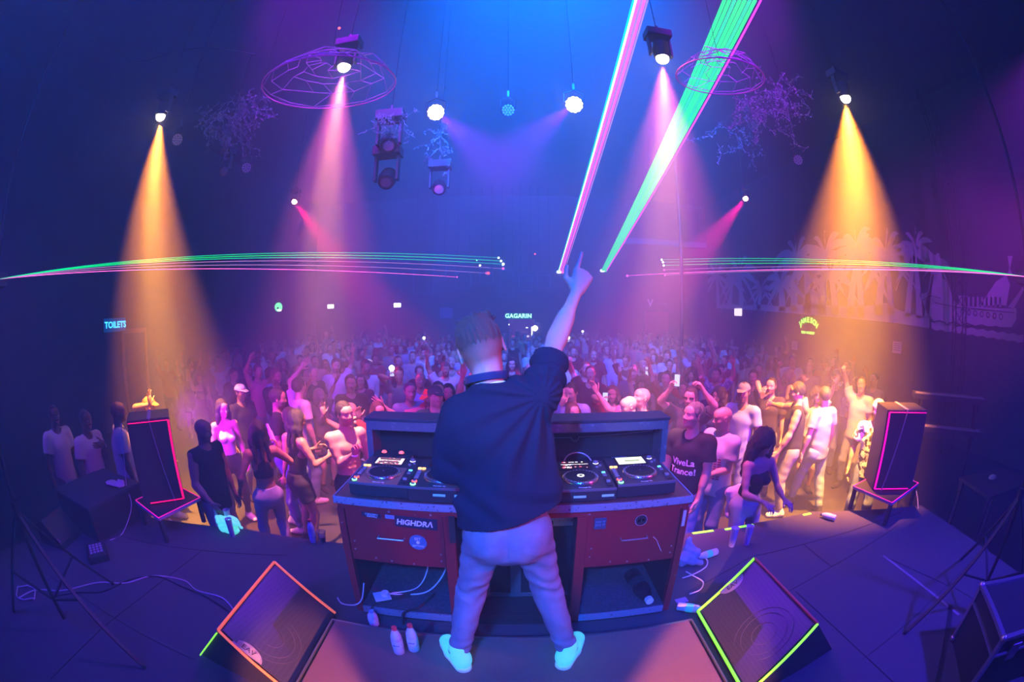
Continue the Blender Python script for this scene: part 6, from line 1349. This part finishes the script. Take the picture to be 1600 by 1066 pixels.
# --- people who can be told apart, from the right of the desk outwards
o, J = person_px(1085, 629, 1.86, -9, 'bearded man in black t-shirt lettered Vive La Trance right of the desk', shirt='black', hc='grey', skin='light', tint=dict(beard=.55), head=(-.42, .18, 0), hL=(-.02, .14, -.52), poleL=(-1, -.6, -.1), bulk=1.08)
print_on(o, 'ViveLa\nTrance!', .092, (.0, .02), z=1.24)
o, J = person_px(1131, 637, 1.77, -25, 'bald man in white t-shirt with dark barred print', shirt='white', hair=None, skin='light', head=(-.45, -.12, 0), bulk=1.1, hL=(.12, .26, -.34), handL=('relaxed',))
bmx = bmesh.new()
for r_ in range(9):
    for c_ in range(5): bmesh.ops.create_grid(bmx, x_segments=1, y_segments=1, size=.5, matrix=Matrix.Translation((-.09 + c_ * .04, -.10 + r_ * .027, 0)) @ Matrix.Diagonal((.032, .018, 1, 1)))
mx = bpy.data.meshes.new('print'); bmx.to_mesh(mx); bmx.free(); print_on(o, mx, 0, (-.05, -.06), mat('maroon_print', (.22, .02, .08), .8), z=1.2)
MB().lathe([(.03, -.008), (.034, 0), (.03, .008)], n=18).build('wristwatch', M_BLACKM, o, True, J['wrL'])
person_px(1163, 598, 1.84, -8, 'smiling man in pale blue t-shirt and cap behind the bald man in white', shirt='pale blue', hat='front', hatc='grey', skin='tan', tint=dict(beard=.6), head=(.1, .0, .05))
o, J = person_px(1197, 668, 1.68, 62, 'woman with long curly dark hair and black top looking down at her hands', fem=True, sk='tank', shirt='black', hair='curly', hc='dark', skin='light', trou='pale denim', chest=(0, .12, -.03), head=(0, -.55, 0), hR=(-.02, .36, -.26), hL=(.02, .36, -.30), handR=('relaxed', (0, 1, -.1), (0, 0, -1), (-1, 0, 0)), handL=('relaxed', (0, 1, -.1), (0, 0, -1), (1, 0, 0)))
jk = sdf_mesh([cap((-.15, 0, 0), (.15, 0, .01), .05, .05, k=.03), cap((-.12, 0, -.02), (-.14, .0, -.22), .07, .05, k=.04), cap((.1, 0, -.02), (.12, .02, -.24), .07, .05, k=.04), cap((0, -.02, -.02), (0, -.02, -.2), .08, .07, k=.04)], .011, lambda X, Y, Z: .008 * np.sin(X * 45 + np.sin(Z * 30) * 2) * np.sin(Z * 30 + Y * 40))
q = bpy.data.objects.new('tied_jacket', to_mesh('tied_jacket', jk, mat('pale_grey_cotton', (.55, .5, .62), .9))); COL.objects.link(q); q.parent = o; q.location = (.0, -.12, .96); q['label'] = 'pale jacket tied round the waist'
person_px(1247, 597, 1.86, -72, 'tall man in black sleeveless shirt seen in profile, bare arm hanging', sk='sleeveless', shirt='black', hc='black', skin='mid', trou='grey', tint=dict(beard=.4), head=(0, -.12, 0), hR=(.02, .35, .02), hL=(-.06, .2, -.5), bulk=1.05)
person_px(1290, 604, 1.80, -120, 'man in pale grey t-shirt and light trousers walking behind the man in sleeveless black', shirt='pale grey', trou='denim', skin='light', fL=(-.1, .3), fR=(.1, -.2), head=(-.3, 0, 0))
person_px(1335, 588, 1.72, -10, 'woman in white bandeau top with both arms raised near the right wall', fem=True, sk='band', shirt='white', hair='long', trou='black', pose='with both arms raised')
o, J = person_px(1374, 626, 1.78, 20, 'man in black and white patterned shirt and white bandana beside the right strapped speaker', shirt='white', skin='tan', hair=None, hat='back', hatc='white', tint=dict(beard=.8), hR=(.1, .1, -.5))
M_PAT = mat('patterned_shirt', (.75, .75, .78), .85, noise=(16, (.02, .02, .03), .50, .54))
for c_ in o.children:
    if c_.name.startswith('shirt'): c_.data.materials[0] = M_PAT
o, J = person_px(1080, 606, 1.80, -5, 'man in sunglasses and dark t-shirt, both arms up framing a phone shot', shirt='charcoal', hc='dark', skin='light', hR=(.02, .22, .36), hL=(-.02, .22, .38), handR=('hold', (-.3, .2, 1), (-1, .4, 0), (0, 0, 1)), handL=('hold', (.5, .2, .9), (1, .4, 0), (0, 0, 1)), poleR=(1, 0, -.3), poleL=(-1, 0, -.3))
hs = J['head']; MB().box((-.07, .088, .0), (-.008, .10, .03), bev=.004).box((.008, .088, .0), (.07, .10, .03), bev=.004).box((-.075, .09, .018), (.075, .098, .026)).build('sunglasses', M_PLATTER, o, loc=hs)
phone(hand_world(o, J, 'R') @ Matrix.Translation((-.05, .02, .03)), 'dark phone held up by the man in sunglasses')
o, J = person_px(1003, 607, 1.82, -30, 'shouting man with shaved head and one arm stretched up behind the upstand', shirt='pink', hair=None, skin='light', mouth=True, tint=dict(scalp=(.35, .2, .15, .4)), head=(-.3, .25, 0), hR=(.42, .16, .22), handR=('relaxed', (.5, .1, .8), (-.3, 1, 0), (-.8, 0, .5)), poleR=(0, 0, -1))
person_px(983, 620, 1.74, -60, 'bald head of a man just left of the shouting man', shirt='pale blue', hair=None, skin='light', head=(0, -.2, 0))
person_px(893, 598, 1.78, -14, 'young man in pale polo shirt looking down, right beside the raised arm of the performer', shirt='pale blue', hc='black', skin='light', head=(-.15, -.2, 0), hR=(-.12, .22, .10), handR=('fist', (-.3, .2, 1), (0, -1, 0), (-1, 0, 0)))
person_px(884, 556, 1.80, -10, 'man in pale shirt with a hand at his mouth behind the polo shirt man', shirt='white', hc='dark', skin='mid', hR=(-.10, .22, .14), handR=('hold', (-.2, .1, 1), (0, -1, 0), (-1, 0, 0)))
person_px(928, 548, 1.85, 0, 'bald man in black t-shirt standing tall behind the phone-holding woman', shirt='black', hair=None, skin='mid', bulk=1.1, head=(0, .05, 0))
o, J = person_px(957, 603, 1.68, 0, 'woman photographing with a dark phone before her face, centre right', fem=True, shirt='dark red', sk='tee', hair='long', hc='brown', pose='holding a phone up'); phone(hand_world(o, J, 'R'), 'dark phone held before the face of the woman centre right')
o, J = person_px(990, 570, 1.80, 6, 'man in dark shirt lifting a white phone overhead', shirt='navy', hair='crop', hc='grey', skin='light', hL=(-.06, .26, .20), handL=('hold', (.05, .2, 1), (.5, 1, 0), (1, 0, .2))); phone(hand_world(o, J, 'L'), 'white phone lifted by the man in a dark shirt', white=True)
person_px(1020, 545, 1.74, 0, 'person with one open hand raised, palm forward, left of the phone-framing man', pose='with the left arm raised', shirt='dark red', hair='short', hc='black')
person_px(1042, 580, 1.76, -10, 'person in maroon t-shirt reaching up between shouting man and sunglasses man', pose='with the right arm raised', shirt='dark red', hc='black', skin='light')
o, J = person_px(1120, 575, 1.76, -5, 'man with both palms raised, patterned shirt, above the lettered t-shirt man', pose='with both arms raised', shirt='grey', hc='dark', skin='light', tint=dict(beard=.5))
for c_ in o.children:
    if c_.name.startswith('shirt'): c_.data.materials[0] = mat('leafy_shirt', (.10, .12, .25), .85, noise=(14, (.35, .3, .45), .5, .56))
person_px(1178, 578, 1.80, 4, 'man with glasses and dark shirt behind the smiling cap man', shirt='charcoal', hc='black', skin='mid')
person_px(1206, 590, 1.80, -4, 'bearded man with hand to his chin, dark open shirt over white print', shirt='charcoal', hair='crop', hc='black', skin='light', tint=dict(beard=.85), hR=(-.10, .22, .08), handR=('relaxed', (-.2, .1, 1), (0, -1, 0), (-1, 0, 0)))
# --- left of the desk
o, J = person_px(537, 628, 1.80, 12, 'shirtless man with short dark hair gesturing with one hand left of the desk', sk='none', shirt='black', bare=True, hc='black', skin='light', trou='black', tint=dict(beard=.45), head=(.1, .05, .08), hR=(-.14, .27, -.12), handR=('hold', (.0, .35, 1), (0, 1, 0), (-1, 0, 0)))
MB().lathe([(.031, -.01), (.036, 0), (.031, .01)], n=18).build('wristband', M_CAPW, o, True, J['wrR'] - V(0, .0, .02))
person_px(547, 586, 1.80, 0, 'man in black V-neck shirt with hands clasped behind the shirtless man', pose='with hands clasped in front', shirt='black', hc='black', skin='light')
o, J = person_px(566, 545, 1.85, 10, 'man in tan t-shirt with one arm raised high and a bottle at his mouth', shirt='tan', hc='black', skin='mid', hR=(.30, .05, .40), handR=('open', (.1, .1, 1), (0, 1, .1), (-1, 0, 0)), hL=(-.10, .34, .06), handL=('hold', (.7, .3, .1), (0, 0, 1), (0, 1, 0)))
Mw = hand_world(o, J, 'L'); t = empty('slim_bottle', Mw.translation, 0, 'pale slim bottle held by the man in the tan t-shirt', 'bottle'); MB().cyl((0, 0, -.02), (-.17, 0, .05), .016, .012, 12).build('bottle_body', emis('glow_bottle', (.8, .7, 1), .8), t, True)
o, J = person_px(433, 607, 1.80, 70, 'bearded dark-haired man in dark shirt seen in profile, left of the white-shirt man', shirt='black', hc='black', skin='tan', tint=dict(beard=.9), head=(0, -.08, 0))
person_px(467, 590, 1.84, 105, 'man in pale t-shirt, back half turned, one arm raised towards the lights', shirt='white', hc='dark', skin='light', trou='denim', hL=(-.10, .20, .44), handL=('open', None, (1, 0, 0), (0, 1, 0)), head=(.2, .15, 0))
o, J = person_px(346, 624, 1.68, 0, 'woman with long dark hair in white sleeveless top and black trousers', fem=True, sk='tank', shirt='white', hair='long', hc='black', skin='light', trou='black', outfit='tight', head=(.2, -.05, 0), hR=(.08, .16, -.5))
o, J = person_px(400, 657, 1.66, 172, 'woman seen from behind in black bandeau top and pale jeans at the stage edge', fem=True, sk='band', shirt='black', hair='long', hc='black', skin='tan', trou='pale denim', outfit='tight', hR=(.10, .26, -.06), poleR=(1, -.4, -1), handR=('hold', (-.1, .3, 1), (-1, 0, 0), (0, 1, 0)), hL=(-.16, .1, -.45))
Mw = hand_world(o, J, 'R'); t = empty('beer_bottle', Mw.translation, 0, 'pale bottle raised by the woman in the bandeau top', 'bottle'); MB().cyl((0, .02, -.02), (-.05, .03, .10), .028, .027, 14).cyl((-.05, .03, .10), (-.08, .035, .18), .02, .012, 14).build('bottle_body', M_FROST, t, True)
person_px(436, 690, 1.62, -140, 'woman in strappy black top tucked behind the bandeau woman', fem=True, sk='tank', shirt='black', hair='long', hc='black', skin='mid', trou='denim', head=(0, -.2, 0), at=(-2.62, 4.35, 0))
person_px(462, 640, 1.68, 95, 'woman in short black dress with long black hair leaning towards her friends', fem=True, sk='tank', shirt='black', hair='long', hc='black', skin='tan', trou='black', outfit='skirt', chest=(0, .06, 0), hR=(.0, .32, -.22), hL=(0, .3, -.2), head=(0, -.2, 0))
person_px(315, 656, 1.74, 15, 'bald man in black tank top right of the left strapped speaker', hair=None, sk='sleeveless', shirt='black', skin='tan', tint=dict(beard=.7), bulk=1.15, trou='grey', head=(.3, -.1, 0), hR=(.02, .2, -.45))
person_px(82, 633, 1.80, 10, 'leftmost of three men at the far left, white patterned shirt', shirt='white', skin='dark', hair='crop', hc='black', trou='grey')
person_px(131, 640, 1.76, 20, 'middle one of three men at the far left, white t-shirt, arm across his chest', shirt='white', skin='dark', hair='crop', hc='black', trou='black', hL=(.12, .26, -.02), handL=('relaxed', (1, .1, 0), (0, -1, 0), (0, 0, 1)))
person_px(182, 628, 1.84, 75, 'rightmost of three men at the far left, white t-shirt, turned sideways', shirt='white', skin='dark', hair=None, trou='pale denim', outfit='shorts', bulk=1.12)
person_px(232, 620, 1.74, 30, 'person in orange-red cap behind the left strapped speaker', shirt='dark red', hat='front', hatc='orange', skin='mid', hR=(-.02, .2, .3), handR=('open', (0, 0, 1), (0, 1, 0), (-1, 0, 0)))
person_px(402, 548, 1.86, 12, 'tall man in white t-shirt with a smiling face print', shirt='white', hc='black', skin='dark', trou='black')
person_px(423, 574, 1.80, 70, 'man in pale blue t-shirt before the smiling-print shirt, looking right', shirt='pale blue', hc='black', skin='tan')
person_px(489, 572, 1.80, 30, 'man with glasses in black printed t-shirt, left of centre', shirt='black', hair='crop', hc='grey', skin='light')
person_px(508, 562, 1.66, 5, 'woman in open dark vest with loose hair left of the tan t-shirt man', fem=True, sk='tank', shirt='charcoal', hair='long', hc='brown')
person_px(535, 568, 1.64, 5, 'woman with wavy dark hair next to the V-neck man', fem=True, sk='tank', shirt='navy', hair='curly', hc='black')
person_px(590, 628, 1.66, 10, 'woman in red top lifting one hand at the left end of the upstand', fem=True, sk='tee', shirt='dark red', hair='long', hc='brown', skin='light', hR=(.14, .16, .22), handR=('relaxed', (.1, .1, 1), (0, 1, 0), (-1, 0, 0)))
o, J = person_px(672, 605, 1.74, -20, 'person in bright orange cap reaching one arm out beside the performer', shirt='pink', hat='front', hatc='orange', hair='short', hc='dark', skin='light', head=(-.5, -.2, 0), hR=(.46, .12, .10), handR=('open', (.75, .1, .6), (-.2, 1, 0), (-.4, 0, .9)), poleR=(0, 0, -1))
person_px(684, 596, 1.80, 0, 'man with red-lit face directly behind the orange cap', shirt='dark red', hair='crop', hc='black', skin='light')
person_px(640, 598, 1.76, 10, 'man with cropped hair in pale shirt left of the orange cap', shirt='pale blue', hair='crop', hc='grey', skin='light')
person_px(621, 585, 1.68, 40, 'woman with long dark hair looking right, above the red-top woman', fem=True, sk='tank', shirt='black', hair='long', hc='black', skin='light')
person_px(696, 566, 1.80, 0, 'man in white t-shirt with both hands up wearing his cap backwards', shirt='white', hat='back', hatc='charcoal', pose='with both arms raised', tint=dict(beard=.9))
person_px(655, 572, 1.66, 0, 'round-faced woman in dark top with hair tied back left of the backwards cap', fem=True, sk='tee', shirt='black', hair='pony', hc='black')
person_px(662, 545, 1.8, 0, 'man in pale shirt showing both palms behind the tied-hair woman', pose='clapping overhead', shirt='white', hc='black', skin='light')
person_px(722, 548, 1.8, 5, 'man in checked shirt beside the head of the performer', shirt='pale blue', pose='waving an open hand', hc='black')
person_px(375, 600, 1.74, 25, 'person wearing a white cap behind the white sleeveless top', shirt='black', hat='front', hatc='white', skin='tan')
person_px(700, 600, 1.70, -5, 'woman with long dark hair right of the red-lit man', fem=True, hair='long', hc='black', shirt='dark red', skin='light')
person_px(800, 560, 1.76, 0, 'woman with glasses smiling just right of the performer headphones', fem=True, hair='long', hc='black', shirt='black', skin='light')

# --- the rest of the crowd: a set of figures, copied with their clothing
rg = random.Random(11); LIB = []
pnames = list(POSES)
for i in range(26):
    fem = i % 3 == 0; pose = pnames[i % len(pnames)] if i % 4 else pnames[(i // 4) % 2 * 10]; k = dict(POSES[pose]); H = rg.uniform(1.60, 1.72) if fem else rg.uniform(1.72, 1.88)
    J = skeleton(H=H, fem=fem, bulk=rg.uniform(.95, 1.12), head=(rg.uniform(-.3, .3), rg.uniform(-.15, .2), rg.uniform(-.1, .1)), chest=(rg.uniform(-.04, .04), rg.uniform(-.02, .04), 0), **k)
    hair = rg.choice(['long', 'long', 'curly', 'pony', 'bob']) if fem else rg.choice(['short', 'short', 'crop', 'crop', None]); hat = None if fem or i % 7 else rg.choice(['front', 'back']); kind = rg.choice(['tank', 'tee', 'tank']) if fem else rg.choice(['tee', 'tee', 'tee', 'long', 'sleeveless'])
    top = dict(kind=kind, hem=.08 if fem and kind == 'tank' else -.08, loose=.008 if kind == 'tank' else .018)
    LIB.append((fem, pose, hair, hat, kind, H, J, fig_meshes('c', J, shirt=top, pants=dict(leg=.6) if fem and i % 2 else dict(), hair=hair, hat=hat, tint=dict(beard=0 if fem else rg.choice([0, .4, .8])), h=.019, hf=.0095, hh=.0078, seed=i)))
spots = []
ny = 17; y = 4.9
while y < 18.9:
    x = -8.4 + rg.uniform(0, .4)
    while x < 8.4:
        spots.append((x + rg.uniform(-.2, .2), y + rg.uniform(-.25, .25))); x += .86 + .012 * y
    y += .80 + .01 * y
crowd = []
for (x, y) in spots:
    wlim = 6.9 if y < 7 else 8.6
    if abs(x) > wlim or (x < -4.5 and y < 6.2) or rg.random() < .06: continue
    if any((x - a) ** 2 + (y - b) ** 2 < .40 ** 2 for a, b in PEOPLE): continue
    if abs(x - 4.66) < .5 and abs(y - 11) < .5: continue
    PEOPLE.append((x, y)); crowd.append((x, y))
shirts = ['white', 'black', 'black', 'navy', 'grey', 'pale blue', 'dark red', 'charcoal', 'dark green', 'pink', 'white', 'tan', 'black']
def pix(x, y, z):
    z -= CAMH; c, s = cos(PITCH), sin(PITCH); Zc = y * c - z * s; D = -(z * c + y * s); r = math.hypot(x, D); th = math.atan2(r, Zc); Rr = 2 * 666.7 * sin(th / 2); return 800 + Rr * x / r, 533 + Rr * D / r
def zone(px, y):
    d = 'front' if y < 8 else ('middle' if y < 13 else 'back')
    nm = ('far left' if px < 330 else 'under green sign' if px < 475 else 'below exit signs' if px < 640 else 'left of doorway' if px < 770 else 'by lit doorway' if px < 860 else 'below letter V' if px < 1030 else 'left of mural' if px < 1130 else 'under mural palms' if px < 1300 else 'by right wall')
    return d + ' rows, ' + nm
recs = []
for n, (x, y) in enumerate(crowd):
    L = LIB[rg.randrange(len(LIB))]; fem, pose, hair, hat, kind, H, J, m = L; sc_ = rg.choice(shirts); hc = rg.choice(['black', 'black', 'dark', 'brown', 'brown', 'blond' if fem else 'grey'])
    if hair is None: hc = 'black'
    c = dict(skin=SK[rg.choice(['light', 'light', 'mid', 'tan', 'mid'])], shirt=CC[sc_], trousers=CC[rg.choice(['denim', 'black', 'charcoal', 'grey'])], hair=HC[hc], shoe=CC['black'], cap=CC['charcoal'])
    rz = math.atan2(x, 1.7 - y) + R(rg.gauss(0, 16)); o = place(m, c, (x, y, FL), rz, None, 'crowd on the dance floor'); o['category'] = 'person'
    g = {'tank': 'tank top', 'tee': 't-shirt', 'long': 'long-sleeved shirt', 'sleeveless': 'sleeveless shirt'}[kind]
    lab = '%s in %s %s%s, %s' % ('woman' if fem else 'man', sc_, g, ' and cap' if hat else '', SHORT.get(pose, pose)); recs.append((o, lab, pix(x, y, FL + H)[0], y, J, pose))
from collections import defaultdict
gr = defaultdict(list)
for r_ in recs: gr[r_[1] + ', ' + zone(r_[2], r_[3])].append(r_)
for lab, rs in gr.items():
    rs.sort(key=lambda r: r[2]); nn = len(rs)
    for i, r_ in enumerate(rs): r_[0]['label'] = lab if nn == 1 else lab + (', ' + ('leftmost' if i == 0 else 'rightmost' if i == nn - 1 else 'central') if nn <= 3 else ', %s from left' % ('first', 'second', 'third', 'fourth', 'fifth', 'sixth', 'seventh')[min(i, 6)])
k = 0
for (o, lab, px, y, J, pose) in recs:
    if pose == 'holding a phone up' and y < 13:
        tq = k % 3 == 0; phone(hand_world(o, J, 'R'), ('dark phone held up by the ' + lab.split(' holding')[0] + ' in the ' + zone(px, y)) + (', torch lit' if tq else ''), tq); k += 1
for px, py, nm, sc_ in ((662, 531, 'left of the performer head', 'black'), (888, 531, 'against the raised arm of the performer', 'navy'), (910, 520, 'right of the raised arm, farthest one', 'white'), (611, 581, 'above the left of the upstand', 'grey')):
    J = skeleton(H=1.8, head=(0, 0, 0), hR=(-.02, .30, .22), handR=('hold', (-.1, .2, 1), (-.6, .8, 0), (-1, .3, .3))); hw = J['wrR'] + nrm(V(-.1, .2, 1)) * .12; p = on_z(px, py, FL + hw[2]); rz = math.atan2(p.x, 1.7 - p.y)
    bx = p.x - (hw[0] * cos(rz) - hw[1] * sin(rz)); by = p.y - (hw[0] * sin(rz) + hw[1] * cos(rz))
    m = fig_meshes('t', J, shirt=dict(), pants=dict(), hair='short', h=.018, hf=.009, hh=.007); o = place(m, dict(skin=SK['mid'], shirt=CC[sc_], trousers=CC['denim'], hair=HC['black'], shoe=CC['black']), (bx, by, FL), rz, 'man in %s t-shirt filming, torch lit, %s' % (sc_, nm), 'crowd on the dance floor')
    phone(hand_world(o, J, 'R', .12), 'phone with bright torch shining, %s' % nm, True)

# ------------------------------------------------------------------ haze filling the hall
hz = bpy.data.materials.new('stage_haze'); hz.use_nodes = True; nt = hz.node_tree; nt.nodes.remove(nt.nodes['Principled BSDF'])
vsn = nt.nodes.new('ShaderNodeVolumeScatter'); vsn.inputs['Density'].default_value = .048; vsn.inputs['Anisotropy'].default_value = .25
nt.links.new(vsn.outputs[0], nt.nodes['Material Output'].inputs['Volume'])
o = MB().box((-XW + .005, -3.45, FL + .004), (XW - .005, YB - .005, ZC - .01)).build('haze', hz); tag(o, 'stage haze filling the whole hall', 'haze', kind='stuff')
